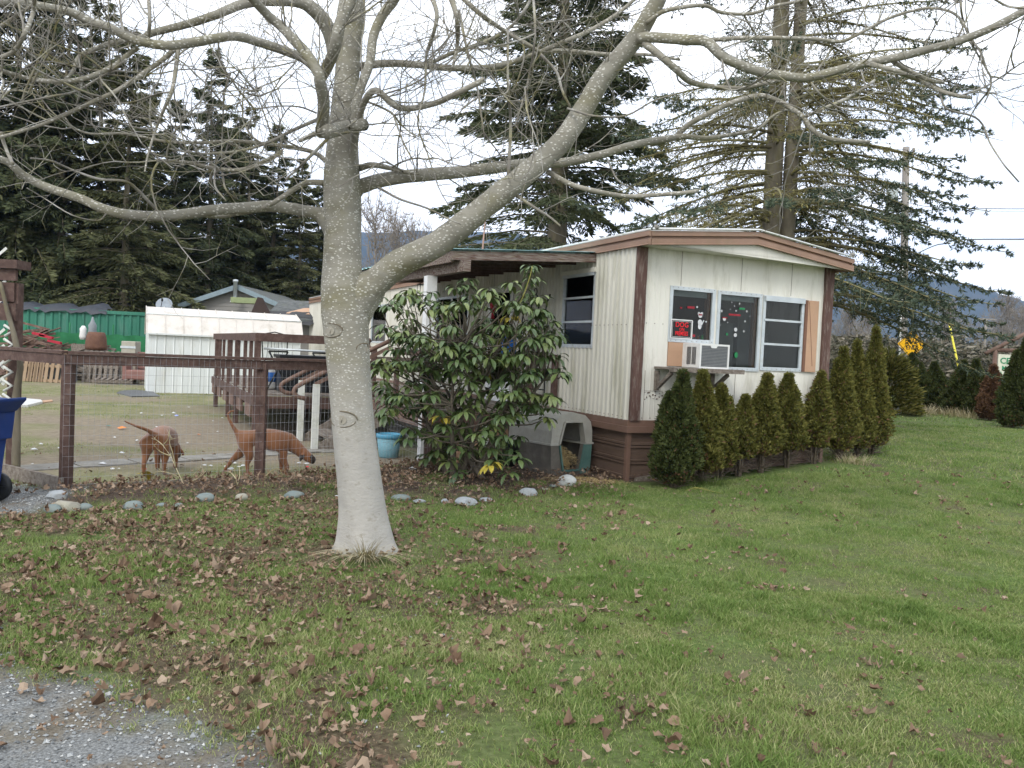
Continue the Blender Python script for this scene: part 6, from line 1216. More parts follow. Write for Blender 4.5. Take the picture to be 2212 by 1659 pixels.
# ================================================================ YARD: shed, grey house, broken roof building, container, junk
M['shedw'] = mat('white_metal_siding', [(.3, (.58, .61, .60)), (.7, (.70, .725, .71))], 2, .5, .05, None, (1, 1, .15), dirt=((.34, .33, .26), .6, 4)); M['shedr'] = mat('cream_metal_roof', [(.3, (.56, .52, .47)), (.7, (.66, .62, .57))], 2, .5, .05, dirt=((.3, .27, .2), .5, 3))
sh_ = empty('metal_shed', (-9.72, 22.14, 0), TH, 'white metal garden shed with a cream gambrel roof behind the fence', 'shed'); WS, DS = 4.0, 2.4
mb = MB(); ribbed(mb, 0, WS, -.1, 1.60, .22, .02, 0, 'x', -1, .05); ribbed(mb, 0, DS, -.1, 1.60, .22, .02, 0, 'y', -1, .05); ribbed(mb, 0, DS, -.1, 1.6, .22, .02, WS, 'y', 1, .05); mb.box((0, DS-.02, -.1), (WS, DS, 1.6)); mb.prism([(.0, 1.59), (DS, 1.59), (DS-.35, 2.12), (DS/2, 2.3), (.35, 2.12)], 'x', WS-.04, WS-.01); mb.prism([(.0, 1.59), (DS, 1.59), (DS-.35, 2.12), (DS/2, 2.3), (.35, 2.12)], 'x', .01, .04); mb.build('wall', M['shedw'], sh_)
mb = MB(); prof = [(-.08, 1.58), (.33, 2.10), (DS/2, 2.33), (DS-.33, 2.10), (DS+.08, 1.58)]
for i in range(4):
    (a, za), (c_, zc) = prof[i], prof[i+1]; mb.add([(-.06, a, za), (WS+.06, a, za), (WS+.06, c_, zc), (-.06, c_, zc), (-.06, a, za-.02), (WS+.06, a, za-.02), (WS+.06, c_, zc-.02), (-.06, c_, zc-.02)], [(0, 1, 2, 3), (4, 7, 6, 5), (0, 4, 5, 1), (1, 5, 6, 2), (3, 2, 6, 7), (0, 3, 7, 4)])
    for k_ in range(10): x = -.05+k_*(WS+.1)/9; mb.bar((x, a, za+.012), (x, c_, zc+.012), .02, .02)
mb.build('roof', M['shedr'], sh_); mb = MB(); mb.box((-.07, -.1, 1.555), (WS+.07, -.07, 1.60)); mb.tube([(-.07, .33, 2.115), (WS+.07, .33, 2.115)], .02, 5); mb.build('eave_trim', M['shedw'], sh_)
# grey gabled house
M['lap'] = mat('grey_lap_siding', [(.3, (.21, .20, .185)), (.7, (.27, .26, .24))], 2, .8, .1, dirt=((.16, .15, .13), .5, 2)); M['trimb'] = mat('blue_grey_trim', (.20, .255, .28), 4, .6); M['shingle'] = mat('dark_shingle', [(.3, (.06, .065, .065)), (.7, (.13, .135, .13))], 6, .9, .5, 12, dirt=((.09, .1, .04), .7, 2))
gH = empty('gabled_house', (-11.95, 36, 0), 0, 'grey lap sided house with a blue grey trimmed gable behind the metal shed', 'house'); hw, ez, pz_, dp_ = 3.35, 2.5, 3.78, 9
mb = MB(); z = -.1
while z < pz_-.12:
    z1 = min(z+.16, pz_); half = lambda q: hw if q <= ez else hw*(pz_-q)/(pz_-ez); a, b_ = half(z), max(0.02, half(z1)); mb.add([(-a, -.02, z), (a, -.02, z), (b_, 0, z1), (-b_, 0, z1), (-a, .0, z), (a, 0, z)], [(0, 1, 2, 3), (0, 4, 5, 1)]); z = z1
mb.box((-hw, .01, -.1), (-hw+.1, dp_, ez)); mb.box((hw-.1, .01, -.1), (hw, dp_, ez)); mb.box((-hw+.1, dp_-.1, -.1), (hw-.1, dp_, ez)); mb.build('wall', M['lap'], gH)
mb = MB(); s_ = (pz_-ez)/hw
for s in (-1, 1):
    a = Vector((0, 0, pz_+.03)); b_ = Vector((s*(hw+.35), 0, ez-.35*s_+.03)); mb.add([a+Vector((0, -.35, .08)), b_+Vector((0, -.35, .08)), b_+Vector((0, dp_+.3, .08)), a+Vector((0, dp_+.3, .08)), a+Vector((0, -.35, 0)), b_+Vector((0, -.35, 0)), b_+Vector((0, dp_+.3, 0)), a+Vector((0, dp_+.3, 0))], [(0, 1, 2, 3), (4, 7, 6, 5), (0, 4, 5, 1), (1, 5, 6, 2), (2, 6, 7, 3)])
mb.build('roof', M['shingle'], gH)
for s in (-1, 1): mb = MB(); mb.bar((0, -.37, pz_-.0), (s*(hw+.36), -.37, ez-.36*s_), .04, .20, up=(0, 0, 1)); mb.build('rake_board', M['trimb'], gH)
ch = MB().lathe([(.085, -.3), (.085, .42), (.11, .42), (.11, .52), (.0, .54)], (.0, -.50, 3.55), 14).build('vent_pipe', M['alu'], gH); MB().lathe([(.21, -.02), (.19, .03), (.1, .11), (.088, .12)], (0, -.5, 3.13), 16).build('flashing', M['white'], ch)
# building with the torn roof
tr_ = empty('derelict_trailer', (-8.65, 27.2, 0), 0, 'derelict low building with torn roofing and bare plywood behind the shed', 'building'); mb = MB(); mb.box((.25, .5, -.1), (3.5, 3.8, 2.25)); mb.build('wall', M['lap'], tr_)
mb = MB(); mb.prism([(.0, 2.2), (.0, 2.28), (1.9, 2.98), (3.8, 2.4), (3.8, 2.3)], 'x', .45, 3.7); mb.build('roof', M['shingle'], tr_)
mb = MB(); mb.add([(1.0, .35, 2.43), (3.6, .35, 2.43), (3.6, 1.15, 2.725), (2.3, 1.2, 2.74), (1.5, .95, 2.65)], [(0, 1, 2, 3, 4)]); o = mb.build('plywood_patch', M['tan'], tr_); o.location = (0, 0, .035)
random.seed(9); mb = MB(); n = 16; vs = []
for i in range(n+1): x = .35+i*3.3/n; vs += [(x, -.10+random.uniform(-.05, .05), 2.20+random.uniform(-.12, .06)), (x, .12+random.uniform(-.03, .05), 2.36+random.uniform(0, .05)), (x, .55+random.uniform(-.1, .1), 2.52+random.uniform(0, .03))]
mb.add(vs, [f for i in range(n) for f in ((3*i, 3*i+3, 3*i+4, 3*i+1), (3*i+1, 3*i+4, 3*i+5, 3*i+2))]); mb.build('torn_felt', mat('torn_black_felt', (.05, .05, .052), 5, .8, .4), tr_)
mb = MB(); mb.prism([(-.1, 2.15), (.2, 2.95), (.35, 2.92), (.75, 2.2)], 'y', .1, .2); mb.build('gable_end', mat('dark_gable_board', (.05, .035, .03), 5, .9), tr_); mb = MB(); mb.box((-.75, .3, 2.74), (.12, .9, 2.92)); mb.build('green_fibreglass_sheet', mat('pale_green_sheet', (.22, .26, .13), 4, .6), tr_)
# satellite dish
ds = empty('satellite_dish', (-10.62, 25.3, 0), 0, 'round grey satellite dish on a pole above the left end of the shed roof', 'satellite dish'); MB().tube([(0, 0, 0), (0, 0, 2.2), (0, -.05, 2.4)], .025, 6).build('pole', M['iron'], ds)
Mx = Matrix.Translation((0, -.08, 2.46)) @ Matrix.Rotation(math.radians(18), 4, 'Y') @ Matrix.Rotation(math.radians(58), 4, 'X'); d_ = MB().lathe([(.005, 0), (.12, .012), (.24, .05), (.235, .056), (.12, .022), (.005, .01)], (0, 0, 0), 22, Mx).build('dish', flat('grey_dish', (.25, .28, .31)), ds); mb = MB(); mb.tube([Mx @ Vector((0, -.22, .05)), Mx @ Vector((0, -.02, .30))], .01, 5); mb.tube([Mx @ Vector((0, -.03, .28)), Mx @ Vector((0, .0, .36))], .03, 6); mb.build('feed_arm', M['iron'], ds)
# green container
M['green'] = mat('green_container_paint', [(.3, (.026, .135, .088)), (.7, (.046, .20, .135))], 1.2, .6, .1, None, (1, 1, .25), dirt=((.14, .24, .2), .6, 2.5)); cn = empty('shipping_container', (-19.3, 29.3, -.12), .03, 'long corrugated green shipping container under the tall firs', 'shipping container')
mb = MB(); mb.box((0, .05, 0), (6.6, 2.4, 2.40)); ribbed(mb, 0, 6.6, .12, 2.33, .28, .045, .03, 'x', -1, .3); mb.build('body', M['green'], cn)
mb = MB(); mb.box((0, -.04, 2.34), (6.6, .04, 2.46)); mb.box((0, -.04, 0), (6.6, .04, .14)); mb.box((-.0, -.045, .14), (.12, .04, 2.34)); mb.box((6.48, -.045, .14), (6.6, .04, 2.34)); mb.build('frame', M['green'], cn)
mb = MB(); n = 26; vs = []; random.seed(12)
for i in range(n+1):
    x = .3+i*4.6/n; b_ = .16+.12*math.sin(i*.9)+random.uniform(-.05, .05); vs += [(x, -.09, 2.40-.12*random.random()), (x, 0.0, 2.50+b_*.4), (x, .8, 2.46+b_)]
mb.add(vs, [f for i in range(n) for f in ((3*i, 3*i+3, 3*i+4, 3*i+1), (3*i+1, 3*i+4, 3*i+5, 3*i+2))], True); o = mb.build('tarpaulin', mat('black_tarp', (.035, .04, .05), 5, .5, .3)); o.location = cn.location; o.rotation_euler = cn.rotation_euler; tag(o, 'black tarpaulin draped over the top edge of the green container', 'tarpaulin')
mb = MB()
for i in range(60): x = i*.1; mb.add([(x, .03*math.sin(i), 0), (x+.1, .03*math.sin(i+1), 0), (x+.1, .03*math.sin(i+1), 1.5+.02*math.sin(i)), (x, .03*math.sin(i), 1.5+.02*math.sin(i-1))], [(0, 1, 2, 3)])
for i in range(5): mb.tube([(i*1.5, .05, 0), (i*1.5, .05, 1.85)], .03, 5)
o = mb.build('green_netting_fence', mat('green_netting', [(.3, (.015, .12, .045)), (.7, (.03, .18, .075))], 3, .8, .1)); o.location = (-18.3, 28.6, 0); tag(o, 'bright green netting fence stretched in front of the container', 'netting')
# pallets, heaps, boxes
M['palw'] = mat('pallet_wood', [(.3, (.24, .165, .10)), (.7, (.36, .26, .17))], 4, .85, .3, dirt=((.16, .13, .1), .5, 4))
def pallet(lab, loc, rz=0, tilt=78, mt='palw'):
    t = empty('pallet', loc, rz, lab, 'pallet', 'pallets in the back yard'); R = Matrix.Rotation(math.radians(tilt), 4, 'X')
    mb = MB()
    for i in range(7): mb.box((i*.165, 0, .0), (i*.165+.095, 1.0, .018), R)
    mb.build('deck_boards', M[mt], t); mb = MB()
    for y in (.02, .46, .9): mb.box((0, y, -.085), (1.09, y+.08, -.003), R)
    mb.build('bearers', M[mt], t); return t
for i, (u, lab) in enumerate(((52, 'pale pallet standing on edge right of the arbour'), (98, 'pale pallet standing on edge left of the fence corner post'))): p = at(u, 822, 24.6); pallet(lab, (p.x-.55, 24.6, 0), 0)
p = at(190, 815, 25.5); pallet('grey pallet standing behind the fence rail left of the shed', (p.x-.2, 25.5, 0), 0, 80, 'wood'); p = at(238, 812, 25.0); pallet('flat weathered pallet lying next to the shed', (p.x-.5, 25.0, .12), .2, 6, 'wood')
def heap(name, lab, cat, u0, u1, Y, zt_, n, seed, m, slope=1, kind='stuff', lmin=.5, lmax=1.7):
    random.seed(seed); a = at(u0, 800, Y).x; b_ = at(u1, 800, Y).x; mb = MB()
    for i in range(n):
        t = random.random(); x = a+(b_-a)*t; zz = zt_*(1-abs(t-(.25 if slope else .5))*(1.1 if slope else .9))*random.random(); l = random.uniform(lmin, lmax); an = random.uniform(-.45, .35); y = Y+random.uniform(-.5, 1); mb.bar((x-l/2*math.cos(an), y, max(.04, zz+.5*l*math.sin(an))), (x+l/2*math.cos(an), y+random.uniform(-.5, .5), max(.04, zz-.5*l*math.sin(an))), random.uniform(.04, .16), random.uniform(.02, .09))
    o = mb.build(name, M[m]); return tag(o, lab, cat, kind=kind)
heap('scrap_wood_pile', 'sloping pile of dark old boards in front of the green container', 'wood pile', 25, 130, 27, 1.75, 150, 3, 'redwood2'); heap('scrap_wood_pile', 'low heap of grey boards and rubbish left of the shed', 'rubbish heap', 128, 262, 26.6, 1.1, 130, 4, 'wood', 0, lmin=.3, lmax=1.1); heap('scrap_wood_pile', 'dark boards under the scrap wood heap behind the fence rail', 'wood pile', 30, 300, 27.5, .9, 120, 5, 'oldboard', 0)
for i, (u, v, lab) in enumerate(((85, 722, 'small red plastic scrap at the left of the old board pile'), (100, 727, 'small red plastic scrap in the middle of the old board pile'), (118, 738, 'red strip at the right foot of the old board pile'))): p = at(u, v, 26.0); mb = MB(); mb.bar((-.2, 0, .03), (.2, 0, -.04), .12, .07); o = mb.build('red_scrap', flat('red_plastic_%d' % i, (.38, .02, .04))); o.location = p; tag(o, lab, 'scrap')
p = at(192, 700, 27); t_ = empty('garden_figure', (p.x, 27, 1.15), 0, 'white and grey garden figure standing on the rubbish heap before the green container', 'figure'); MB().lathe([(.16, 0), (.17, .25), (.12, .5), (.13, .62), (.06, .75), (.02, .9)], (.12, 0, 0), 10).build('hood', mat('grey_plastic_sheet', (.2, .22, .23), 4, .5, .4), t_); MB().lathe([(.09, 0), (.12, .1), (.1, .25), (.11, .35), (.04, .45)], (-.15, -.05, .15), 10).build('figure_body', M['white_pl'], t_); MB().box((-.4, -.3, -1.2), (.5, .3, 0)).build('plinth', M['wood'], t_)
p = at(208, 728, 26.2); t_ = empty('rusty_drum', (p.x, 26.2, 0), 0, 'rusty brown drum shaped tub on the rubbish heap below the garden figure', 'drum'); MB().lathe([(.3, 1.0), (.32, 1.1), (.29, 1.4), (.24, 1.55), (.2, 1.56)], (0, 0, 0), 14).build('tub', mat('rust', [(.3, (.10, .05, .035)), (.7, (.17, .09, .06))], 5, .9, .4), t_); MB().lathe([(.25, 0), (.25, .99)], (0, 0, 0), 12).build('stand', M['wood'], t_)
p = at(277, 745, 25.8); t_ = empty('old_cooker', (p.x, 25.8, 0), 0, 'beige metal cabinet left of the shed', 'cabinet'); MB().box((-.22, 0, 0), (.22, .4, 1.32)).build('case', mat('beige_enamel', (.36, .34, .28), 5, .5), t_, bevel=.02); MB().box((-.235, -.02, 1.1), (.235, -.005, 1.17)).build('door_strip', M['alu'], t_); MB().box((-.2, -.02, .7), (.2, -.005, .74)).build('handle', M['white_pl'], t_)
p = at(122, 805, 24.9); t_ = empty('black_crate', (p.x, 24.9, 0), 0, 'dark grey crate between the pale pallets and the fence corner post', 'crate'); MB().box((-.25, 0, 0), (.35, .5, .62)).build('case', M['grey_pl'], t_, bevel=.01); MB().box((-.28, -.03, .63), (.38, .53, .69)).build('lid', M['black'], t_)
p = at(288, 760, 25.2); t_ = empty('pink_armchair', (p.x, 25.4, 0), 0, 'faded pink upholstered armchair against the left wall of the shed', 'armchair'); mb = MB(); mb.box((-.35, 0, .15), (.35, .7, .45)); mb.build('seat', mat('faded_pink_cloth', (.24, .13, .11), 4, .9, .3), t_, bevel=.05); MB().box((-.36, .55, .46), (.36, .75, 1.0)).build('backrest', bpy.data.materials['faded_pink_cloth'], t_, bevel=.06)
for s in (-1, 1): MB().box((s*.36-.07, 0, .1), (s*.36+.07, .54, .62)).build('armrest', bpy.data.materials['faded_pink_cloth'], t_, bevel=.04)
# flat sheets on the grass
def slab(nm, lab, cat, pts, m, th=.02, lift=.0):
    P = [gh(*q) for q in pts]; mb = MB(); n = len(P); mb.add([(q.x, q.y, q.z+lift) for q in P]+[(q.x, q.y, q.z+lift+th) for q in P], [tuple(range(n))[::-1], tuple(range(n, 2*n))]+[(i, (i+1) % n, n+(i+1) % n, n+i) for i in range(n)]); o = mb.build(nm, M[m]); return tag(o, lab, cat)
slab('foam_board', 'white board lying on the yard ground above the blue bin', 'board', [(28, 881), (60, 880), (92, 872), (88, 868), (55, 865), (30, 866)], 'white_pl', .05); slab('plywood_scrap', 'thin tan plywood scrap beside the white board', 'board', [(92, 871), (114, 868), (112, 865), (90, 867)], 'tan', .02); slab('grey_sheet', 'dark grey sheet lying on the grass in front of the shed', 'sheet', [(252, 850), (285, 858), (345, 857), (330, 848), (290, 844), (262, 846)], 'grey_pl', .03)
# litter
random.seed(6)
def scrap(u, v, r, m, lab, cat='paper scrap', grp='white scraps in the dog yard'):
    g_ = gh(u, v); s = r/FP*g_.y; mb = MB(); vs = []; n = 7
    for i in range(n): a = i*6.283/n; vs.append((s*math.cos(a)*random.uniform(.7, 1.2), s*.8*math.sin(a)*random.uniform(.7, 1.2), random.uniform(0, s*.3)))
    vs.append((0, 0, s*random.uniform(.35, .7))); vs.append((0, 0, 0)); mb.add(vs, [(i, (i+1) % n, n) for i in range(n)]+[((i+1) % n, i, n+1) for i in range(n)]); o = mb.build('litter_scrap', m); o.location = (g_.x, g_.y, g_.z+.02); return tag(o, lab, cat, grp)
for (u, v, r) in ((74, 1000-30+5, 8), (88, 963, 5), (130, 971, 6), (222, 1006, 8), (70, 1015-9, 4), (133, 1016-13, 6), (243, 1017, 6), (257, 1016, 3), (296, 960-5, 5), (262, 984-2, 7), (375, 895, 5), (248, 1008-60, 4), (500, 1030-12, 9), (517, 1012, 5), (488, 1012, 6), (525, 1010, 6), (504, 1004, 7), (455, 1005+5, 5), (442, 1009, 5), (646, 1004, 6), (662, 1005, 6), (305, 895, 4), (408, 882, 4), (350, 900, 3), (460, 912, 3), (470, 935, 3), (405, 960, 3), (480, 905, 3), (338, 925, 3), (890, 1018, 10), (870, 1012, 4), (728, 1066, 5)):
    scrap(u, v, r, M['sticker'], 'small white crumpled paper scrap lying on the ground around the dogs')
scrap(235, 923, 6, flat('teal_plastic', (.03, .3, .28)), 'teal ball in the dog yard', 'ball', None); scrap(382, 885+16, 6, flat('lilac_scrap', (.3, .35, .7)), 'lilac blue scrap near the middle of the dog yard', 'scrap', None); scrap(263, 990-62, 9, flat('orange_scrap', (.7, .22, .05)), 'long orange scrap left of the left dog tail', 'scrap', None); scrap(429, 942, 5, bpy.data.materials['orange_scrap'], 'small orange scrap between the two dogs', 'scrap', None); scrap(664, 1013, 6, M['red'], 'red scrap by the trunk side of the dog yard', 'scrap', None)
# ================================================================ RIGHT BACKGROUND
M['yellow'] = flat('yellow_sign_face', (.80, .42, .0), .4); M['blk'] = flat('black_lettering', (.02, .02, .02)); M['polew'] = mat('utility_pole_wood', [(.3, (.19, .17, .15)), (.7, (.30, .275, .25))], 5, .9, .4, 20, (1, 1, .1))
c_ = at(1969.5, 743.5, 26.5); gz_ = float(h(c_.x, 26.5)); ds_ = empty('road_sign', (c_.x, 26.5, gz_), 0, 'yellow diamond DEAD END road sign half hidden by spruce twigs', 'road sign'); zc = c_.z-gz_; hd = .44
def dia(r, y0, y1):
    mb = MB(); q = .05; mb.prism([(0, zc-r), (q*.5, zc-r+q*.3), (r-q*.3, zc-q*.5), (r, zc), (r-q*.3, zc+q*.5), (q*.5, zc+r-q*.3), (0, zc+r), (-q*.5, zc+r-q*.3), (-r+q*.3, zc+q*.5), (-r, zc), (-r+q*.3, zc-q*.5), (-q*.5, zc-r+q*.3)], 'y', y0, y1); return mb
dia(hd, 0, .01).build('plate', M['yellow'], ds_); mb = MB(); r = hd-.035
for (a, b_) in (((0, -r), (r, 0)), ((r, 0), (0, r)), ((0, r), (-r, 0)), ((-r, 0), (0, -r))): mb.bar((a[0], -.003, zc+a[1]), (b_[0], -.003, zc+b_[1]), .014, .003, up=(0, 1, 0))
mb.build('border', M['blk'], ds_)
text_mesh('DEAD', 'lettering', .2, M['blk'], ds_, Matrix.Translation((0, -.004, zc+.10)) @ RX, .004, .82, .003); text_mesh('END', 'lettering', .2, M['blk'], ds_, Matrix.Translation((0, -.004, zc-.11)) @ RX, .004, .85, .003)
MB().box((-.03, .012, -.2), (.03, .06, zc+.3)).build('post', M['polew'], ds_)
# utility pole, transformer, wires
pb, pt_ = at(1948, 880, 30), at(1957.5, 318, 30); pb.z = 0; up = empty('utility_pole', (pb.x, pb.y, 0), 0, 'tall wooden utility pole with a grey transformer behind the spruce', 'utility pole'); v_ = pt_-Vector((pb.x, pb.y, 0))
MB().tube([v_*t for t in (0, .33, .66, 1)], [.17, .15, .13, .115], 12).build('pole', M['polew'], up)
tc_ = at(1927, 425, 29.8)-Vector((pb.x, pb.y, 0)); MB().lathe([(.17, -.5), (.2, -.48), (.2, .45), (.17, .52), (.05, .54)], tuple(tc_), 16).build('transformer', mat('transformer_grey', (.42, .46, .46), 3, .5), up)
mb = MB(); q = at(1953, 395, 29.9)-Vector((pb.x, pb.y, 0)); mb.bar(tc_+Vector((0, 0, .2)), q, .06, .08); mb.build('bracket', M['alu'], up); q = at(1957, 322, 30)-Vector((pb.x, pb.y, 0)); mb = MB(); mb.bar(q+Vector((-.1, 0, -.15)), q+Vector((.30, 0, -.15)), .07, .09); mb.tube([q+Vector((.28, 0, -.1)), q+Vector((.28, 0, .05))], .05, 6); mb.build('insulator_arm', M['polew'], up)
mb = MB(); mb.tube([at(1940, 870, 29.8)-Vector((pb.x, pb.y, 0)), at(1950, 560, 29.8)-Vector((pb.x, pb.y, 0))], .03, 6); mb.build('conduit', M['white_pl'], up)
def wire(lab, pts, r=.012): o = MB().tube(cr([at(*p) for p in pts], 6), r, 4, cap=False).build('overhead_wire', M['iron']); return tag(o, lab, 'wire')
wire('upper overhead wire running from the pole to the right edge', [(1957, 437, 30), (2010, 447, 28), (2110, 450, 25.5), (2230, 451, 23), (2500, 445, 18)], .010); wire('faint lower twin of the upper overhead wire', [(1957, 450, 30), (2010, 454, 28), (2110, 456, 25.5), (2230, 457, 23), (2500, 452, 18)], .004)
wire('thick lower service cable with a drooping loop near the pole', [(1955, 560, 30), (2015, 532, 28.6), (2040, 526, 28), (2060, 519, 27.5), (2120, 517, 26), (2230, 516.5, 23), (2500, 512, 18)], .016)
gy = empty('guy_wire', at(2072, 800, 27.2), 0, 'slanting yellow guy wire guard right of the dead end sign', 'guy wire'); a, b_ = at(2072, 800, 27.2), at(2050, 697, 28); top_ = at(1958, 440, 30); MB().tube([Vector((0, 0, -1.5)), Vector((0, 0, 0)), b_-a], [.035, .035, .032], 8).build('guard', flat('yellow_plastic', (.62, .55, .06)), gy); MB().tube([b_-a, top_-a], .006, 4).build('cable', M['wire'], gy)
p = at(2127, 745, 95); t_ = empty('utility_pole', (p.x, 95, 0), 0, 'small distant utility pole with a crossarm in front of the blue hill', 'utility pole'); z1 = at(2127, 688, 95).z; MB().tube([(0, 0, 0), (0, 0, z1)], [.16, .12], 6).build('pole', M['polew'], t_); MB().box((-1.1, -.1, z1-.15), (1.1, .0, z1)).build('crossarm', M['polew'], t_); MB().box((-.7, -.1, z1-1.15), (.7, .0, z1-1.02)).build('crossarm', M['polew'], t_)
# park sign
Y = 24.0; a = at(2155, 795, Y); gz_ = float(h(a.x, Y)); ps = empty('park_sign', (a.x, Y, gz_), -.05, 'cream park sign with green letters under a log gable at the right edge', 'sign'); zt1, zb1 = at(2155, 765, Y).z-gz_, at(2155, 832, Y).z-gz_; BW = 2.3
MB().box((0, 0, zb1), (BW, .05, zt1)).build('board', mat('cream_sign_board', (.62, .62, .50), 3, .6), ps)
for x in (-.08, BW+.08): MB().tube([(x, .03, -.3), (x, .03, zt1+.12)], .06, 9).build('post', M['redwood2'], ps)
zr = zt1+.12; 
for (p_, q_) in (((-.35, zr-.12), (BW/2, zr+.75)), ((BW+.35, zr-.12), (BW/2, zr+.75)), ((-.15, zr), (BW+.15, zr)), ((BW/2-.3, zr+.5), (BW/2+.05, zr+.05))): MB().tube([(p_[0], .03, p_[1]), (q_[0], .03, q_[1])], .06, 9).build('log', M['redwood2'], ps)
gl = flat('green_lettering', (.02, .22, .10)); text_mesh('CEDAR', 'lettering', .24, gl, ps, Matrix.Translation((.44, -.004, zt1-.19)) @ RX, .006, 1.0, .005); text_mesh('MOBILE', 'lettering', .18, gl, ps, Matrix.Translation((.42, -.004, zt1-.40)) @ RX, .006, 1.0, .004)
mb = MB()
for k_, s in ((0.1, 1), (.2, .75), (.62, .9)):
    for j in range(3): mb.prism([(k_-.07*s+j*.012, zb1+.2+j*.05*s), (k_+.07*s-j*.012, zb1+.2+j*.05*s), (k_, zb1+.3+j*.05*s)], 'y', -.006, -.001)
mb.build('tree_emblem', gl, ps); MB().box((.0, -.006, zb1+.11), (BW, -.001, zb1+.16)).build('blue_stripe', flat('navy_stripe', (.02, .05, .15)), ps)
# bramble thicket
M['bramb'] = mat('bramble', [(.2, (.05, .055, .035)), (.5, (.11, .10, .07)), (.75, (.19, .165, .125)), (.95, (.27, .25, .21))], 1.2, .9, 0, rnd=.7); rg = np.random.default_rng(55); n = 60000; x = rg.uniform(12.5, 46, n); y = rg.uniform(33, 42, n)+.25*(x-14); zt_ = 2.55*(.72+.55*fb(x, y, 3.0, 8, 4)); z = zt_*rg.random(n)**.55+.2
T = rg.normal(size=(n, 3))*.17; T[:, 2] = abs(T[:, 2])*.6; V_, F_ = kites(np.stack([x, y, z], 1), T, .09*np.ones(n), rg); o = npmesh('bramble_thicket', V_, F_, M['bramb'], rg.random(n)); tag(o, 'tangled brown and grey bramble thicket beyond the road', 'bramble', kind='stuff')
# a few pale road stones / snow-white patch behind the hedge
slab('pale_rock', 'pale rock under the mounded shrub by the far hedge', 'rock', [(1915, 893), (1935, 897), (1948, 893), (1940, 885), (1922, 884)], 'stone_w', .14)
# distant leafless trees
def bare(name, H, seed, lab, loc, nb=60, cat='tree', thin=1.0):
    random.seed(seed); t = empty(name, loc, random.uniform(0, 6), lab, cat, 'distant leafless trees'); MB().tube([(0, 0, 0), (.1, 0, H*.5), (0, .1, H)], [.025*H*.6*thin, .014*H*.6*thin, .002*H], 6).build('trunk', M['bdist'], t); mb = MB()
    for k_ in range(nb):
        z = H*random.uniform(.15, .95); a = random.uniform(0, 6.28); L = (H-z)*.5+.1*H; d = Vector((math.cos(a), math.sin(a), 1.1)).normalized(); p = Vector((0, 0, z)); pts = [p]
        for s in range(4): d = (d+Vector((random.gauss(0, .15), random.gauss(0, .15), .1))).normalized(); pts.append(pts[-1]+d*L/4)
        mb.tube(pts, [.006*H*thin, .004*H, .003*H, .002*H, .001*H], 3, cap=False)
        for q in pts[1:]:
            for j in range(5): e_ = Vector((random.gauss(0, 1), random.gauss(0, 1), random.gauss(.6, .8))).normalized()*L*.3; mb.tube([q, q+e_*.5, q+e_+Vector((0, 0, .1*L))], [.0022*H*thin, .0016*H, .0008*H], 3, cap=False)
    mb.build('branches', M['bdist'], t); return t
M['bdist'] = mat('distant_bark', (.24, .21, .18), 2, .9, 0)
specs2 = [(2168, 640, 140, 'distant leafless tree behind the small utility pole'), (2040, 655, 150, 'distant leafless tree above the yellow guy guard'), (2200, 668, 130, 'distant leafless tree just left of the park sign gable'), (1830, 668, 120, 'distant leafless tree between the mobile home roof end and the spruce'), (1870, 680, 135, 'distant leafless tree seen below the spruce boughs'), (800, 430, 75, 'thin leafless tree just right of the big bare tree trunk'), (845, 455, 80, 'leafless tree above the porch roof sheets'), (885, 480, 78, 'bushy leafless tree under the long leaning limb')]
b0 = None
for i, (u, v, Y, lab) in enumerate(specs2):
    p = at(u, 780, Y); H = at(u, v, Y).z
    if b0 is None or i == 5: b0 = bare('leafless_tree', 10, 60+i, lab, (0, 0, 0), 70 if i < 5 else 26); o = b0
    else: o = tree_copy(b0); o['label'] = lab
    o.location = (p.x, Y, 0); s = H/10; w_ = min(s, 1.15) if i > 4 else s; o.scale = (w_, w_, s); o.rotation_euler = (0, 0, i*1.3)
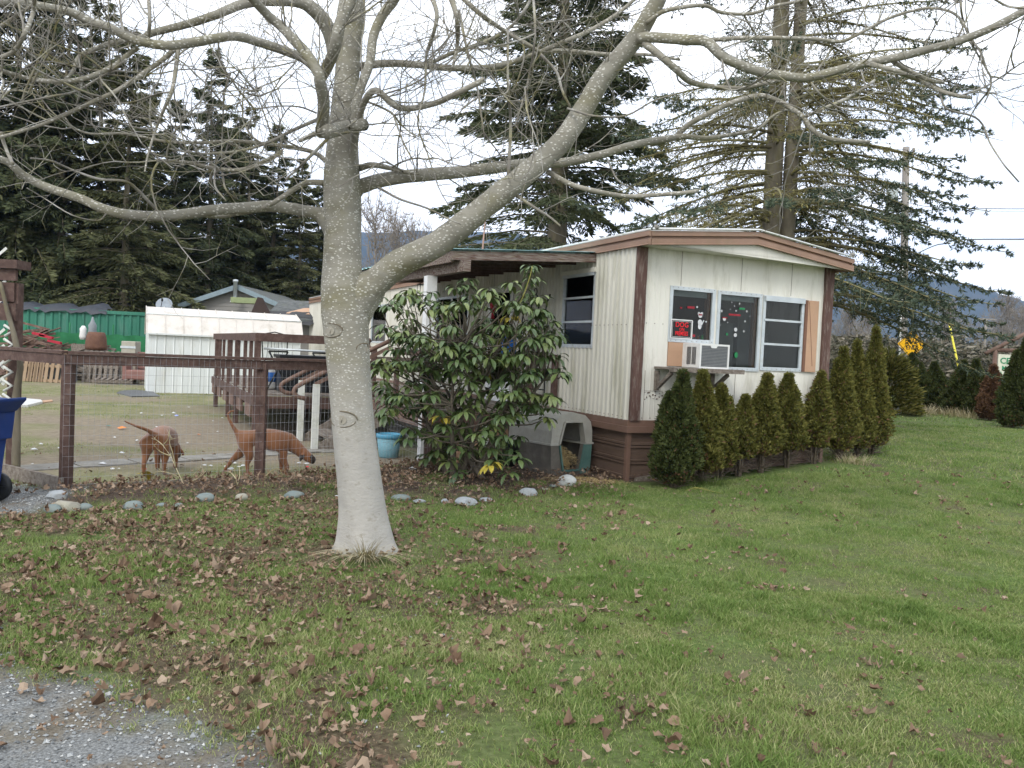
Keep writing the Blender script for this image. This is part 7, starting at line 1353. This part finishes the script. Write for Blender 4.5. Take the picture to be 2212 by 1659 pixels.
# ================================================================ MOUNTAINS
us = np.array([-2400, -1200, -600, 0, 500, 640, 700, 780, 870, 960, 1100, 1200, 1500, 1700, 1800, 1950, 2074, 2140, 2212, 2400, 2700, 3200, 5000]); vtop = {-2400: 560, -1200: 560, -600: 540, 0: 530, 500: 515, 640: 520, 700: 516, 780: 506, 870: 500, 960: 494, 1100: 500, 1200: 520, 1500: 560, 1700: 580, 1800: 586, 1950: 600, 2074: 628, 2140: 645, 2212: 666, 2400: 700, 2700: 730, 3200: 760, 5000: 790}
RD = 2600.0; azr = []; zr_ = []
for u in us: d = ray(u, vtop[int(u)]); azr.append(math.atan2(d.x, d.y)); zr_.append(1.5+d.z/math.hypot(d.x, d.y)*RD)
az = np.linspace(-1.25, 1.25, 700); rr_ = np.linspace(1500, 3300, 90); AZ, RRr = np.meshgrid(az, rr_); zc_ = np.interp(AZ, azr, zr_); t = (RRr-1500)/(RD-1500); prof = np.where(t < 1, sm(t)**.9, 1-.5*(t-1)); nzz = fb(AZ*900, RRr, 240, 3, 5)-.5; Z = zc_*prof*(1+.9*nzz*(1-np.clip(t, 0, 1)**3))+14*(fb(AZ*2600, RRr, 30, 4, 3)-.5)*np.clip(t*3, 0, 1)-4
ns, na = Z.shape; V_ = np.stack([np.sin(AZ)*RRr, np.cos(AZ)*RRr, Z], -1).reshape(-1, 3); I = (np.arange(ns-1)[:, None]*na+np.arange(na-1)[None]).ravel(); F_ = np.stack([I, I+1, I+na+1, I+na], 1)
M['mount'] = mat('forested_hill', [(.3, (.028, .038, .026)), (.55, (.055, .062, .045)), (.75, (.10, .095, .085))], .012, .95, 0, detail=10); o = npmesh('hills', V_, F_, M['mount'], smooth=True); o['kind'] = 'structure'
# haze: one box of even, pale blue air
mb = MB(); mb.box((-3600, -260, -6), (3600, 3620, 640)); hz = mb.build('haze', None) if False else None
hm = bpy.data.materials.new('haze_air'); hm.use_nodes = True; nt = hm.node_tree; nt.nodes.clear(); ho = N(nt, 'ShaderNodeOutputMaterial'); pv = N(nt, 'ShaderNodeVolumePrincipled'); pv.inputs['Color'].default_value = (.30, .52, 1, 1); pv.inputs['Density'].default_value = HAZE; pv.inputs['Anisotropy'].default_value = 0.0; nt.links.new(pv.outputs[0], ho.inputs['Volume'])
if HAZE > 0: hz = mb.build('haze', hm); tag(hz, 'pale blue haze in the air', 'haze', kind='stuff')
